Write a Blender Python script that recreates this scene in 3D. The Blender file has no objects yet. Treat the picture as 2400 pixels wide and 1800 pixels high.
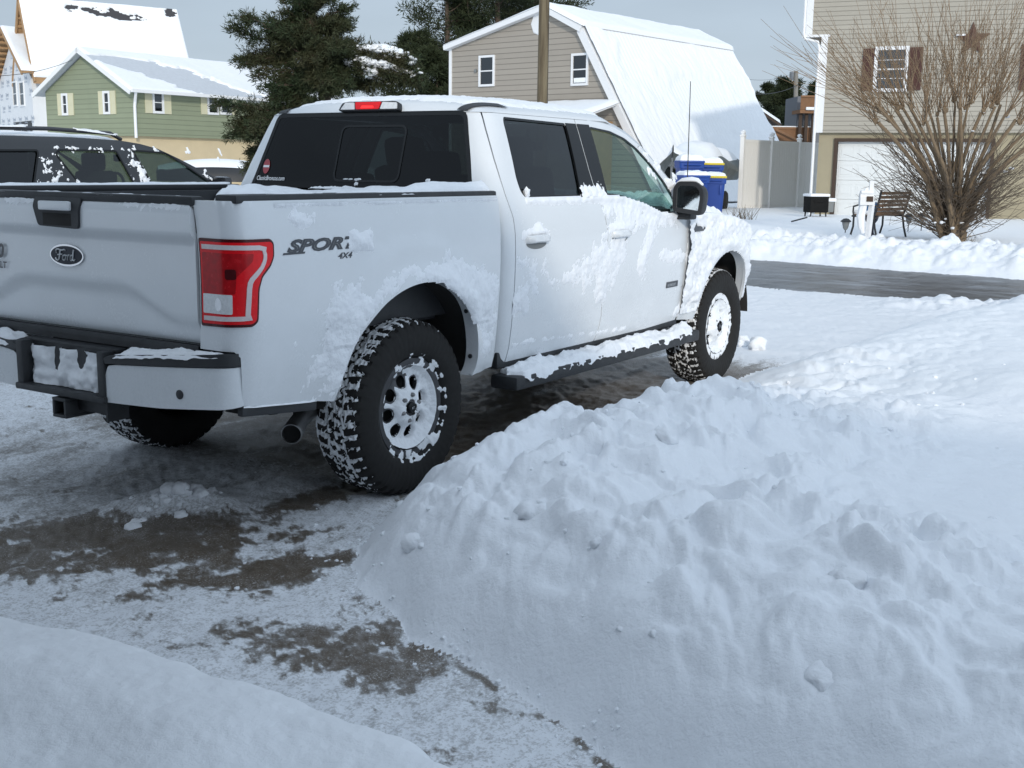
import bpy, bmesh, math, random
import numpy as np
from mathutils import Vector, Matrix
from mathutils.geometry import delaunay_2d_cdt
R = math.radians
SC = bpy.context.scene
COL = SC.collection
# ---------------------------------------------------------------- camera
CF, CPOS, CYAW, CPIT, CROL = 2732.0, np.array([-4.316, -4.268, 1.557]), .5726, .1836, .0131
_fw = np.array([math.cos(CYAW)*math.cos(CPIT), math.sin(CYAW)*math.cos(CPIT), -math.sin(CPIT)])
_rt = np.array([math.sin(CYAW), -math.cos(CYAW), 0.0])
_up = np.cross(_rt, _fw)
_r2 = _rt*math.cos(CROL) + _up*math.sin(CROL)
_u2 = -_rt*math.sin(CROL) + _up*math.cos(CROL)
_fh = np.array([math.cos(CYAW), math.sin(CYAW), 0.0])
cam = bpy.data.cameras.new('camera')
cam.sensor_width = 36.0; cam.lens = 36.0*CF/2400; cam.clip_start = .05; cam.clip_end = 3000
co = bpy.data.objects.new('camera', cam); COL.objects.link(co)
co.matrix_world = Matrix(((_r2[0], _u2[0], -_fw[0], CPOS[0]), (_r2[1], _u2[1], -_fw[1], CPOS[1]),
                          (_r2[2], _u2[2], -_fw[2], CPOS[2]), (0, 0, 0, 1)))
SC.camera = co
# ---------------------------------------------------------------- sky, sun, exposure
SUN_EL, SUN_DIR = R(19), math.atan2(.652, .756)      # the light travels towards +x +y, away from the camera
w = bpy.data.worlds.new('World'); SC.world = w; w.use_nodes = True
nt = w.node_tree; nt.nodes.clear()
sky = nt.nodes.new('ShaderNodeTexSky'); sky.sky_type = 'NISHITA'; sky.sun_disc = False
sky.sun_elevation = SUN_EL
# towards the sun = -(cos,sin)(SUN_DIR); rotation 0 is +Y, growing clockwise
sky.sun_rotation = math.atan2(-math.cos(SUN_DIR), -math.sin(SUN_DIR))
sky.air_density = 1.0; sky.dust_density = 2.2; sky.ozone_density = 1.0; sky.altitude = 0
# thin even cloud veil: brighter towards the sun and the zenith
tcw = nt.nodes.new('ShaderNodeTexCoord'); dt = nt.nodes.new('ShaderNodeVectorMath'); dt.operation = 'DOT_PRODUCT'
dt.inputs[1].default_value = (-.756*.80, -.652*.80, .55); nt.links.new(tcw.outputs['Generated'], dt.inputs[0])
mr_ = nt.nodes.new('ShaderNodeMapRange'); mr_.inputs[1].default_value = -.35; mr_.inputs[2].default_value = 1.0; mr_.inputs[3].default_value = 1.0; mr_.inputs[4].default_value = 2.0
nt.links.new(dt.outputs['Value'], mr_.inputs[0])
veil = nt.nodes.new('ShaderNodeVectorMath'); veil.operation = 'SCALE'; veil.inputs[0].default_value = (4.1, 4.9, 5.85); mpw = nt.nodes.new('ShaderNodeMapping'); mpw.inputs['Scale'].default_value = (1, 1, 3.5); nt.links.new(tcw.outputs['Generated'], mpw.inputs[0])
nzw = nt.nodes.new('ShaderNodeTexNoise'); nzw.inputs['Scale'].default_value = 2.6; nzw.inputs['Detail'].default_value = 5; nt.links.new(mpw.outputs[0], nzw.inputs['Vector'])
mrn = nt.nodes.new('ShaderNodeMapRange'); mrn.inputs[1].default_value = .3; mrn.inputs[2].default_value = .7; mrn.inputs[3].default_value = .88; mrn.inputs[4].default_value = 1.12; nt.links.new(nzw.outputs['Fac'], mrn.inputs[0])
mul_ = nt.nodes.new('ShaderNodeMath'); mul_.operation = 'MULTIPLY'; nt.links.new(mr_.outputs[0], mul_.inputs[0]); nt.links.new(mrn.outputs[0], mul_.inputs[1]); nt.links.new(mul_.outputs[0], veil.inputs['Scale'])
mixc = nt.nodes.new('ShaderNodeMix'); mixc.data_type = 'RGBA'; mixc.blend_type = 'MIX'
mixc.inputs[0].default_value = .86
nt.links.new(sky.outputs[0], mixc.inputs[6]); nt.links.new(veil.outputs[0], mixc.inputs[7])
bg = nt.nodes.new('ShaderNodeBackground'); bg.inputs[1].default_value = .115
out = nt.nodes.new('ShaderNodeOutputWorld')
nt.links.new(mixc.outputs[2], bg.inputs[0]); nt.links.new(bg.outputs[0], out.inputs[0])
sl = bpy.data.lights.new('sun', 'SUN'); sl.energy = 1.75; sl.angle = R(2.2); sl.color = (1.0, .93, .82)
so = bpy.data.objects.new('sun', sl); COL.objects.link(so); so.location = (-20, -18, 20)
_d = Vector((math.cos(SUN_DIR)*math.cos(SUN_EL), math.sin(SUN_DIR)*math.cos(SUN_EL), -math.sin(SUN_EL)))
so.rotation_euler = _d.to_track_quat('-Z', 'Y').to_euler()
SC.view_settings.view_transform = 'Standard'; SC.view_settings.look = 'None'
SC.view_settings.exposure = 0.09; SC.view_settings.gamma = 1
SC.cycles.max_bounces = 7; SC.cycles.transparent_max_bounces = 12
SC.cycles.diffuse_bounces = 4
# ---------------------------------------------------------------- pixel rays (photo pixels, 2400x1800) -> points in the place
K = 2400/2212.0
def ray(px, py): return _fw + _r2*(px-1200)/CF - _u2*(py-900)/CF
def at_z(px, py, z): d = ray(px, py); return CPOS + d*(z-CPOS[2])/d[2]
def at_d(px, py, v): d = ray(px, py); return CPOS + d*v/(d@_fh)
def at_y(px, py, y): d = ray(px, py); return CPOS + d*(y-CPOS[1])/d[1]
def at_plane(px, py, P, n): d = ray(px, py); return CPOS + d*((np.array(P)-CPOS)@n)/(d@n)
def gz(u, v): return CPOS[:2] + _rt[:2]*u + _fh[:2]*v
# ---------------------------------------------------------------- noise
_rng = np.random.RandomState(7)
_perm = np.concatenate([_rng.permutation(256)]*3)
_ang = _rng.rand(256)*2*np.pi
_gx, _gy = np.cos(_ang), np.sin(_ang)
def pn(x, y, seed=0):
    x = np.asarray(x, float) + seed*17.31; y = np.asarray(y, float) - seed*9.77
    xi = np.floor(x).astype(int); yi = np.floor(y).astype(int); xf = x-xi; yf = y-yi
    u = xf*xf*xf*(xf*(xf*6-15)+10); v = yf*yf*yf*(yf*(yf*6-15)+10)
    def g(a, b, fx, fy):
        h = _perm[(_perm[a & 255] + b) & 255]; return _gx[h]*fx + _gy[h]*fy
    n00 = g(xi, yi, xf, yf); n10 = g(xi+1, yi, xf-1, yf); n01 = g(xi, yi+1, xf, yf-1); n11 = g(xi+1, yi+1, xf-1, yf-1)
    return ((n00*(1-u)+n10*u)*(1-v) + (n01*(1-u)+n11*u)*v)*1.5
def fbm(x, y, o=4, seed=0, g=.5):
    a, s, f = 1.0, 0.0, 1.0
    for i in range(o):
        s = s + a*pn(np.asarray(x)*f, np.asarray(y)*f, seed+i*3); a *= g; f *= 2.03
    return s
def billow(x, y, o=4, seed=0, g=.5):
    a, s, f = 1.0, 0.0, 1.0
    for i in range(o):
        s = s + a*(np.abs(pn(np.asarray(x)*f, np.asarray(y)*f, seed+i*3))*2-.5); a *= g; f *= 2.1
    return s
def sst(a, b, x):
    t = np.clip((np.asarray(x, float)-a)/(b-a), 0, 1); return t*t*(3-2*t)
def lerp(a, b, t): return a+(b-a)*t
# ---------------------------------------------------------------- objects
def tag(o, label=None, cat=None, group=None, kind=None):
    if label: o['label'] = label
    if cat: o['category'] = cat
    if group: o['group'] = group
    if kind: o['kind'] = kind
    return o
def empty(name, loc=(0, 0, 0), rz=0, label=None, cat=None, group=None):
    o = bpy.data.objects.new(name, None); COL.objects.link(o); o.empty_display_size = .2
    o.location = loc; o.rotation_euler = (0, 0, rz); return tag(o, label, cat, group)
def link(name, me, mat, parent=None, smooth=True, ang=None):
    o = bpy.data.objects.new(name, me); COL.objects.link(o)
    if mat is not None:
        for m in (mat if isinstance(mat, (list, tuple)) else [mat]): me.materials.append(m)
    if smooth:
        me.polygons.foreach_set('use_smooth', [True]*len(me.polygons))
        if ang: me.set_sharp_from_angle(angle=R(ang))
    if parent is not None: o.parent = parent
    return o
def mesh_np(name, V, Fq, mat, parent=None, smooth=True, ang=None):
    """V (n,3), Fq (m,4) or (m,3) index arrays"""
    V = np.asarray(V, np.float32); Fq = np.asarray(Fq, np.int32); k = Fq.shape[1]
    me = bpy.data.meshes.new(name)
    me.vertices.add(len(V)); me.vertices.foreach_set('co', V.ravel())
    me.loops.add(Fq.size); me.loops.foreach_set('vertex_index', Fq.ravel())
    me.polygons.add(len(Fq)); me.polygons.foreach_set('loop_start', np.arange(0, Fq.size, k, dtype=np.int32))
    me.polygons.foreach_set('loop_total', np.full(len(Fq), k, np.int32))
    me.update(calc_edges=True); me.validate()
    return link(name, me, mat, parent, smooth, ang)
def frame(d):
    d = Vector(d).normalized(); a = Vector((0, 0, 1)) if abs(d.z) < .95 else Vector((1, 0, 0))
    u = d.cross(a).normalized(); return u, d.cross(u).normalized()
class MB:
    def __init__(s): s.v = []; s.f = []; s.m = []
    def add(s, V, Fs, mi=0):
        b = len(s.v); s.v += [tuple(p) for p in V]; s.f += [tuple(i+b for i in f) for f in Fs]; s.m += [mi]*len(Fs); return s
    def box(s, c, d, rz=0, mi=0, bev=0, M=None):
        x, y, z = [k/2 for k in d]
        if bev <= 0:
            V = [(-x, -y, -z), (x, -y, -z), (x, y, -z), (-x, y, -z), (-x, -y, z), (x, -y, z), (x, y, z), (-x, y, z)]
            Fs = [(0, 3, 2, 1), (4, 5, 6, 7), (0, 1, 5, 4), (1, 2, 6, 5), (2, 3, 7, 6), (3, 0, 4, 7)]
        else:
            bm = bmesh.new(); bmesh.ops.create_cube(bm, size=1)
            for q in bm.verts: q.co = Vector((q.co.x*2*x, q.co.y*2*y, q.co.z*2*z))
            bmesh.ops.bevel(bm, geom=bm.edges[:]+bm.verts[:], offset=min(bev, x*.95, y*.95, z*.95), segments=2, affect='EDGES', profile=.6)
            bm.verts.index_update(); V = [q.co[:] for q in bm.verts]; Fs = [[q.index for q in f.verts] for f in bm.faces]; bm.free()
        ca, sa = math.cos(rz), math.sin(rz)
        if M is not None: V = [(M @ Vector(p))[:] for p in V]
        V = [(c[0]+p[0]*ca-p[1]*sa, c[1]+p[0]*sa+p[1]*ca, c[2]+p[2]) for p in V]
        return s.add(V, Fs, mi)
    def tube(s, P, r, n=8, mi=0, cap=True):
        P = [Vector(p) for p in P]
        if not isinstance(r, (list, tuple, np.ndarray)): r = [r]*len(P)
        V = []; u0 = None
        for i, p in enumerate(P):
            d = (P[min(i+1, len(P)-1)]-P[max(i-1, 0)])
            if d.length < 1e-9: d = Vector((0, 0, 1))
            d.normalize()
            if u0 is None: u, w2 = frame(d)
            else:
                u = u0-d*u0.dot(d); u = u.normalized() if u.length > 1e-6 else frame(d)[0]; w2 = d.cross(u)
            u0 = u
            for k in range(n):
                a = 2*math.pi*k/n; V.append((p+u*(math.cos(a)*r[i])+w2*(math.sin(a)*r[i]))[:])
        Fs = [(i*n+k, i*n+(k+1) % n, (i+1)*n+(k+1) % n, (i+1)*n+k) for i in range(len(P)-1) for k in range(n)]
        if cap: Fs += [tuple(range(n-1, -1, -1)), tuple((len(P)-1)*n+k for k in range(n))]
        return s.add(V, Fs, mi)
    def lathe(s, prof, n=32, axis='z', c=(0, 0, 0), mi=0, a0=0, a1=2*math.pi):
        """prof: list of (radius, height) about an axis"""
        full = abs(a1-a0-2*math.pi) < 1e-6; m = n if full else n+1; V = []
        for (r, h) in prof:
            for k in range(m):
                a = a0+(a1-a0)*k/n; x, y = r*math.cos(a), r*math.sin(a)
                V.append({'z': (c[0]+x, c[1]+y, c[2]+h), 'y': (c[0]+x, c[1]+h, c[2]+y), 'x': (c[0]+h, c[1]+x, c[2]+y)}[axis])
        Fs = []
        for i in range(len(prof)-1):
            for k in range(n):
                k2 = (k+1) % m; Fs.append((i*m+k, i*m+k2, (i+1)*m+k2, (i+1)*m+k))
        return s.add(V, Fs, mi)
    def prism(s, poly, h0, h1, fn, mi=0):
        """poly 2D, fn(a,b,h)->xyz ; closed prism"""
        n = len(poly); V = [fn(a, b, h0) for a, b in poly]+[fn(a, b, h1) for a, b in poly]
        Fs = [tuple(range(n-1, -1, -1)), tuple(range(n, 2*n))]+[(i, (i+1) % n, n+(i+1) % n, n+i) for i in range(n)]
        return s.add(V, Fs, mi)
    def build(s, name, mat, parent=None, smooth=False, ang=35, fix=False):
        me = bpy.data.meshes.new(name); me.from_pydata(s.v, [], s.f)
        if max(s.m, default=0) > 0: me.polygons.foreach_set('material_index', s.m)
        if fix:
            bm = bmesh.new(); bm.from_mesh(me); bmesh.ops.recalc_face_normals(bm, faces=bm.faces); bm.to_mesh(me); bm.free()
        me.update(); return link(name, me, mat, parent, smooth, ang if smooth else None)
def copy_tree(o, parent=None):
    c = o.copy(); COL.objects.link(c)
    if parent is not None: c.parent = parent
    for ch in list(o.children): copy_tree(ch, c)
    return c
# ---- sheets cut from an outline and laid on a curved surface
def round_poly(P, r, n=4):
    """round polygon corners; r scalar or list"""
    out = []; m = len(P)
    for i in range(m):
        p0, p, p1 = (np.array(P[i-1], float), np.array(P[i], float), np.array(P[(i+1) % m], float))
        rr = r[i] if isinstance(r, (list, tuple)) else r
        a, b = p0-p, p1-p; la, lb = np.linalg.norm(a), np.linalg.norm(b); t = min(rr, la*.45, lb*.45)
        if t < 1e-5: out.append(tuple(p)); continue
        A, B = p+a/la*t, p+b/lb*t
        for k in range(n+1):
            q = k/n; out.append(tuple((1-q)**2*A+2*q*(1-q)*p+q*q*B))
    return out
def resample(P, step, closed=True):
    out = []; m = len(P)
    for i in range(m if closed else m-1):
        a, b = np.array(P[i], float), np.array(P[(i+1) % m], float); k = max(1, int(np.linalg.norm(b-a)/step+.5))
        for j in range(k): out.append(tuple(a+(b-a)*j/k))
    if not closed: out.append(tuple(P[-1]))
    return out
def inside(poly, X, Y):
    c = np.zeros(X.shape, bool); n = len(poly)
    for i in range(n):
        x0, y0 = poly[i]; x1, y1 = poly[(i+1) % n]
        if y0 == y1: continue
        cond = ((y0 > Y) != (y1 > Y)) & (X < (x1-x0)*(Y-y0)/(y1-y0)+x0); c ^= cond
    return c
def normal_of(fn, a, b, e=.004):
    p = np.array(fn(a, b)); u = np.array(fn(a+e, b))-p; v = np.array(fn(a, b+e))-p
    n = np.cross(u, v); return n/(np.linalg.norm(n)+1e-12)
def panel(name, outline, fn, mat, parent, step=.05, holes=(), off=0.0, flange=.018, flip=False, domed=0):
    """cut sheet from outline (with holes) in surface coordinates, turned-in edge of depth flange"""
    loops = [resample(outline, step)]+[resample(h, step) for h in holes]
    pts = []; edges = []
    for L in loops:
        b = len(pts); pts += L; edges += [(b+i, b+(i+1) % len(L)) for i in range(len(L))]
    A = np.array(loops[0]); x0, y0 = A.min(0); x1, y1 = A.max(0)
    gx, gy = np.meshgrid(np.arange(x0+step*.5, x1, step), np.arange(y0+step*.5, y1, step))
    ins = inside(loops[0], gx, gy)
    for h in loops[1:]: ins &= ~inside(h, gx, gy)
    G = np.c_[gx[ins], gy[ins]]
    if len(G):
        bp = np.array(pts); d = np.min(((G[:, None, :]-bp[None])**2).sum(2), 1); G = G[d > (step*.45)**2]
    allp = [Vector(p) for p in pts]+[Vector(p) for p in G]
    vo, eo, fo, ov, oe, of = delaunay_2d_cdt(allp, edges, [], 2 if holes else 1, 1e-6)
    if holes:
        cc = np.array([np.mean([vo[i][:] for i in f], 0) for f in fo]); bad = np.zeros(len(fo), bool)
        for h in loops[1:]: bad |= inside(h, cc[:, 0], cc[:, 1])
        bad |= ~inside(loops[0], cc[:, 0], cc[:, 1]); fo = [f for f, q in zip(fo, bad) if not q]
    sg = -1 if flip else 1; V = []; N = []
    for q in vo:
        p = np.array(fn(q.x, q.y)); n = normal_of(fn, q.x, q.y)*sg
        V.append(p+n*off); N.append(n)
    V = np.array(V); N = np.array(N); Fs = [tuple(f) if not flip else tuple(reversed(f)) for f in fo]
    if flange:
        cnt = {}
        for f in Fs:
            for i in range(len(f)):
                e = (f[i], f[(i+1) % len(f)]); cnt[e] = 1
        be = [e for e in cnt if (e[1], e[0]) not in cnt]
        idx = {}; ex = []
        for a, b in be:
            for k in (a, b):
                if k not in idx:
                    idx[k] = len(V)+len(ex); ex += [V[k], V[k]-N[k]*flange]
        V = np.vstack([V, np.array(ex)])
        Fs += [(idx[b], idx[a], idx[a]+1, idx[b]+1) for a, b in be]
    me = bpy.data.meshes.new(name); me.from_pydata([tuple(v) for v in V], [], Fs); me.update()
    return link(name, me, mat, parent, True)
def strip2(path, w):
    """closed outline of a band of width w about a polyline"""
    P = [np.array(p, float) for p in path]; L, Rr = [], []
    for i, p in enumerate(P):
        d0 = P[i]-P[i-1] if i else P[1]-P[0]; d1 = P[i+1]-P[i] if i < len(P)-1 else d0
        d0 = d0/np.linalg.norm(d0); d1 = d1/np.linalg.norm(d1); t = d0+d1; t /= np.linalg.norm(t); n = np.array([-t[1], t[0]])
        k = 1/max(.4, n@np.array([-d0[1], d0[0]])); L.append(tuple(p+n*w/2*k)); Rr.append(tuple(p-n*w/2*k))
    return L+Rr[::-1]
def text_mesh(body, size, shear=0, sx=1.0, bold=0.0, res=3):
    cu = bpy.data.curves.new('lettering', 'FONT'); cu.body = body; cu.size = size; cu.shear = shear; cu.offset = bold
    cu.align_x = 'LEFT'; cu.resolution_u = res
    o = bpy.data.objects.new('lettering', cu); COL.objects.link(o)
    dg = bpy.context.evaluated_depsgraph_get(); me = bpy.data.meshes.new_from_object(o.evaluated_get(dg))
    V = [(v.co.x*sx, v.co.y) for v in me.vertices]; Fs = [tuple(p.vertices) for p in me.polygons]
    bpy.data.objects.remove(o); bpy.data.curves.remove(cu); bpy.data.meshes.remove(me); return V, Fs
def text_on(name, body, size, fn, mat, parent, shear=0, sx=1.0, bold=0.0, off=.002, thick=.002):
    """raised lettering laid on surface fn(tx,ty)->xyz"""
    V, Fs = text_mesh(body, size, shear, sx, bold); P = []; n = len(V); Q = []
    for a, b in V:
        p = np.array(fn(a, b)); nn = normal_of(fn, a, b); P.append(p+nn*off); Q.append(p+nn*(off-thick))
    return mb_faces(name, P, Fs, mat, parent)
def mb_faces(name, P, Fs, mat, parent, smooth=False):
    me = bpy.data.meshes.new(name); me.from_pydata([tuple(p) for p in P], [], Fs); me.update(); return link(name, me, mat, parent, smooth)
def cling(name, fn, a0, a1, b0, b1, step, T, mat, parent, under=.004, flip=False):
    """snow clinging to a surface: thickness field T(A,B); below zero it dips under the surface"""
    A, B = np.meshgrid(np.arange(a0, a1+step*.5, step), np.arange(b0, b1+step*.5, step)); t = T(A, B)
    ny, nx = A.shape; P = np.array([[fn(A[i, j], B[i, j]) for j in range(nx)] for i in range(ny)])
    du = np.gradient(P, axis=1); dv = np.gradient(P, axis=0); N = np.cross(du, dv)
    N /= np.linalg.norm(N, axis=2, keepdims=True)+1e-12
    if flip: N = -N
    V = P+N*np.maximum(t, -under)[..., None]
    # soften the border: small positive values sit just above
    idx = np.arange(ny*nx).reshape(ny, nx); a, b, c, d = idx[:-1, :-1], idx[:-1, 1:], idx[1:, 1:], idx[1:, :-1]
    q = np.stack([a, b, c, d], -1).reshape(-1, 4); tp = (t > 0).ravel()
    keep = tp[q].any(1); q = q[keep]
    if flip: q = q[:, ::-1]
    used = np.unique(q); re = -np.ones(ny*nx, int); re[used] = np.arange(len(used))
    if not len(q): return None
    return pieces(name, V.reshape(-1, 3)[used], re[q], mat, parent)
def pieces(name, V, q, mat, parent, few=12, tiny=14):
    """loose patches: drop the tiniest; a handful of patches become objects of their own"""
    n = len(V); lab = np.arange(n)
    while True:
        m = lab[q].min(1); new = lab.copy(); np.minimum.at(new, q.ravel(), np.repeat(m, q.shape[1])); new = new[new]
        if (new == lab).all(): break
        lab = new
    fl = lab[q[:, 0]]; ids, cnt = np.unique(fl, return_counts=True); ids = ids[cnt >= min(tiny, cnt.max())]; groups = [[k] for k in ids] if len(ids) <= few else [list(ids)]
    o = None
    for g in groups:
        f = q[np.isin(fl, g)]; u = np.unique(f); r = np.zeros(n, int); r[u] = np.arange(len(u)); c = mesh_np(name, V[u], r[f], mat, parent); o = o or c
    return o
def chunk(mb, c, r, rnd, squash=.8, sub=1):
    bm = bmesh.new(); bmesh.ops.create_icosphere(bm, subdivisions=sub, radius=1)
    ph = [rnd.uniform(0, 6) for _ in range(6)]; bm.verts.index_update()
    V = []
    for q in bm.verts:
        d = q.co.normalized(); k = 1+.18*math.sin(3*d.x+ph[0])*math.sin(3.3*d.y+ph[1])+.14*math.sin(5*d.z+4*d.x+ph[2])+rnd.uniform(-.06, .06)
        V.append((c[0]+d.x*r*k, c[1]+d.y*r*k*(.8+.1*math.sin(ph[3])), c[2]+d.z*r*k*squash))
    mb.add(V, [[q.index for q in f.verts] for f in bm.faces]); bm.free()
# ---------------------------------------------------------------- materials
class NT:
    def __init__(s, name):
        s.m = bpy.data.materials.new(name); s.m.use_nodes = True; s.t = s.m.node_tree; s.b = s.t.nodes['Principled BSDF']; s.o = s.t.nodes['Material Output']
    def n(s, typ, **kw):
        q = s.t.nodes.new(typ)
        for k, v in kw.items():
            if k.startswith('i_'): q.inputs[k[2:].replace('_', ' ')].default_value = v
            else: setattr(q, k, v)
        return q
    def l(s, a, b): s.t.links.new(a, b)
    def coord(s, kind='Object', scale=(1, 1, 1)):
        c = s.n('ShaderNodeTexCoord'); mp = s.n('ShaderNodeMapping'); mp.inputs['Scale'].default_value = scale; s.l(c.outputs[kind], mp.inputs[0]); return mp.outputs[0]
    def noise(s, co, sc, det=4, rough=.6):
        q = s.n('ShaderNodeTexNoise'); q.inputs['Scale'].default_value = sc; q.inputs['Detail'].default_value = det; q.inputs['Roughness'].default_value = rough; s.l(co, q.inputs['Vector']); return q.outputs['Fac']
    def ramp(s, f, stops):
        q = s.n('ShaderNodeValToRGB'); e = q.color_ramp.elements
        while len(e) < len(stops): e.new(.5)
        for el, (p, c) in zip(e, stops): el.position = p; el.color = (c, c, c, 1) if not isinstance(c, tuple) else c+(1,)
        s.l(f, q.inputs[0]); return q.outputs[0]
    def mix(s, f, a, b):
        q = s.n('ShaderNodeMix', data_type='RGBA')
        for sock, val in ((q.inputs[0], f), (q.inputs[6], a), (q.inputs[7], b)):
            if isinstance(val, (int, float)): sock.default_value = val
            elif isinstance(val, tuple): sock.default_value = val+(1,)
            else: s.l(val, sock)
        return q.outputs[2]
    def math(s, op, a, b=0):
        q = s.n('ShaderNodeMath', operation=op)
        for sock, val in ((q.inputs[0], a), (q.inputs[1], b)):
            if isinstance(val, (int, float)): sock.default_value = val
            else: s.l(val, sock)
        return q.outputs[0]
    def bump(s, h, st=.3, dist=.01, prev=None):
        q = s.n('ShaderNodeBump'); q.inputs['Strength'].default_value = st; q.inputs['Distance'].default_value = dist; s.l(h, q.inputs['Height'])
        if prev is not None: s.l(prev, q.inputs['Normal'])
        s.l(q.outputs[0], s.b.inputs['Normal']); return q.outputs[0]
    def attr(s, nm): return s.n('ShaderNodeAttribute', attribute_name=nm).outputs['Fac']
    def set(s, **kw):
        for k, v in kw.items():
            k = k.replace('_', ' ').capitalize() if k not in ('IOR',) else k
            k = {'Base color': 'Base Color', 'Coat weight': 'Coat Weight', 'Coat roughness': 'Coat Roughness', 'Specular': 'Specular IOR Level', 'Subsurface': 'Subsurface Weight', 'Emission': 'Emission Color', 'Emission strength': 'Emission Strength', 'Transmission': 'Transmission Weight'}.get(k, k)
            sock = s.b.inputs[k]
            if hasattr(v, 'node'): s.l(v, sock)
            else: sock.default_value = v+(1,) if isinstance(v, tuple) and len(v) == 3 else v
        return s.m
def flat(name, c, rough=.6, metal=0, var=.12, sc=18, bump=.0, bsc=120, coat=0, spec=.5):
    q = NT(name); co = q.coord()
    f = q.noise(co, sc, 5)
    col = q.mix(f, tuple(k*(1-var) for k in c), tuple(min(1, k*(1+var)) for k in c))
    rr = q.ramp(f, [(.3, max(.03, rough-.08)), (.7, min(1, rough+.08))])
    q.set(base_color=col, roughness=rr, metallic=metal, coat_weight=coat, specular=spec)
    if bump: q.bump(q.noise(co, bsc, 3), bump, .004)
    return q.m
def snow_mat(name, tint=(.84, .86, .885), fine=260, dirt=0, big=.12):
    q = NT(name); co = q.coord('Object'); n1 = q.noise(co, 9, 6, .65); n2 = q.noise(co, fine, 3, .7); n3 = q.noise(co, 45, 4, .6); n4 = q.noise(co, 15, 5, .65)
    c = q.mix(q.ramp(n1, [(.3, 0.), (.75, 1.)]), tuple(k*.965 for k in tint), tint)
    if dirt: c = q.mix(q.ramp(q.noise(co, 2.2, 6, .7), [(.5, 0.), (.72, dirt)]), c, (.42, .40, .38))
    q.set(base_color=c, roughness=.62, specular=.35)
    b = q.bump(n4, big, .035); b = q.bump(n3, .30+.3*big, .012, b); q.bump(n2, .4, .004, b); return q.m
M = {}
M['snow'] = snow_mat('snow'); M['snow_rough'] = snow_mat('rough_snow', (.83, .85, .88), 150, 0, .24)
M['snow_dirty'] = snow_mat('road_snow', (.80, .82, .85), 150, .5)
def paint(name, c):
    q = NT(name); co = q.coord(); f = q.noise(co, 3.5, 6, .7); g = q.noise(co, 90, 4, .7)
    sp = q.n('ShaderNodeSeparateXYZ'); q.l(q.coord(), sp.inputs[0]); low = q.ramp(sp.outputs[2], [(.5, 1.), (1.0, .35)])
    film = q.math('MULTIPLY', low, q.math('MULTIPLY', q.ramp(f, [(.30, 0.), (.70, 1.)]), q.ramp(g, [(.3, .3), (.7, 1.)])))
    q.set(base_color=q.mix(film, c, tuple(k*.80+.008 for k in c)), roughness=q.ramp(film, [(0, .22), (1, .48)]), coat_weight=.6, coat_roughness=.06, specular=.45)
    q.bump(g, .05, .001); return q.m
M['paint'] = paint('white_paint', (.70, .725, .745))
M['black_paint'] = paint('black_paint', (.008, .009, .011))
M['plastic'] = flat('black_plastic', (.022, .024, .027), .55, bump=.25, bsc=400)
M['gloss_black'] = flat('gloss_black_trim', (.008, .009, .010), .2, var=.05, spec=.25)
M['under'] = flat('dark_underbody', (.018, .017, .016), .85, var=.4, sc=14, bump=.3, bsc=60)
M['rubber'] = flat('tyre_rubber', (.017, .0165, .016), .82, var=.25, sc=30, bump=.2, bsc=160, spec=.3)
M['steel'] = flat('dull_steel', (.30, .30, .30), .38, metal=1, var=.15)
M['darksteel'] = flat('dark_steel', (.10, .10, .105), .42, metal=.9, var=.2)
M['chrome'] = flat('chrome', (.62, .62, .63), .14, metal=1, var=.05)
M['interior'] = flat('interior_cloth', (.035, .036, .04), .9, var=.2, bump=.2)
M['interior_light'] = flat('headliner', (.30, .30, .29), .9)
M['red_lens'] = flat('red_lens', (.74, .008, .014), .22, var=.15, sc=60, spec=.3)
M['darkred'] = flat('dark_red_lens', (.06, .004, .006), .25, var=.1, spec=.3)
M['deepred'] = flat('deep_red_reflector', (.40, .006, .010), .22, var=.6, sc=40, spec=.3)
M['clearlens'] = flat('clear_lens', (.66, .67, .68), .12, var=.3, sc=70, coat=.5)
M['whitelens'] = flat('white_lens_tube', (.62, .55, .55), .25, var=.06)
M['navy'] = flat('navy_enamel', (.008, .011, .022), .4, var=.05, spec=.3)
M['silver'] = flat('silver_badge', (.45, .46, .47), .35, metal=.6, var=.1)
M['badge_dark'] = flat('badge_dark', (.05, .055, .065), .4, var=.1)
M['badge_grey'] = flat('decal_grey', (.17, .18, .18), .5, var=.1)
M['white_plain'] = flat('white_print', (.75, .75, .75), .5, var=.04)
M['red_print'] = flat('red_print', (.35, .05, .06), .5, var=.06)
def glass(name, tint, tr, gloss_r=.02, ior=1.45, gz_=.7):
    q = NT(name); q.t.nodes.remove(q.b)
    a = q.n('ShaderNodeBsdfTransparent'); a.inputs[0].default_value = tuple(k*tr for k in tint)+(1,)
    g = q.n('ShaderNodeBsdfGlossy'); g.inputs[0].default_value = (.95, .97, 1, 1); g.inputs['Roughness'].default_value = gloss_r
    lw = q.n('ShaderNodeLayerWeight'); lw.inputs[0].default_value = .5; f0 = ((ior-1)/(ior+1))**2*1.3
    fr = q.math('ADD', q.math('MULTIPLY', q.math('POWER', lw.outputs['Facing'], 4.0), gz_), f0)
    mx = q.n('ShaderNodeMixShader'); q.l(fr, mx.inputs[0]); q.l(a.outputs[0], mx.inputs[1]); q.l(g.outputs[0], mx.inputs[2]); q.l(mx.outputs[0], q.o.inputs[0]); return q.m
M['glass_dark'] = glass('privacy_glass', (.75, .88, .9), .05)
M['glass_clear'] = glass('window_glass', (.70, .92, .84), .72)
M['glass_rear'] = glass('rear_privacy_glass', (.75, .85, .9), .04, ior=1.28, gz_=.5)
M['mirror'] = flat('mirror_glass', (.75, .80, .80), .02, metal=1, var=.02)
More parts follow.
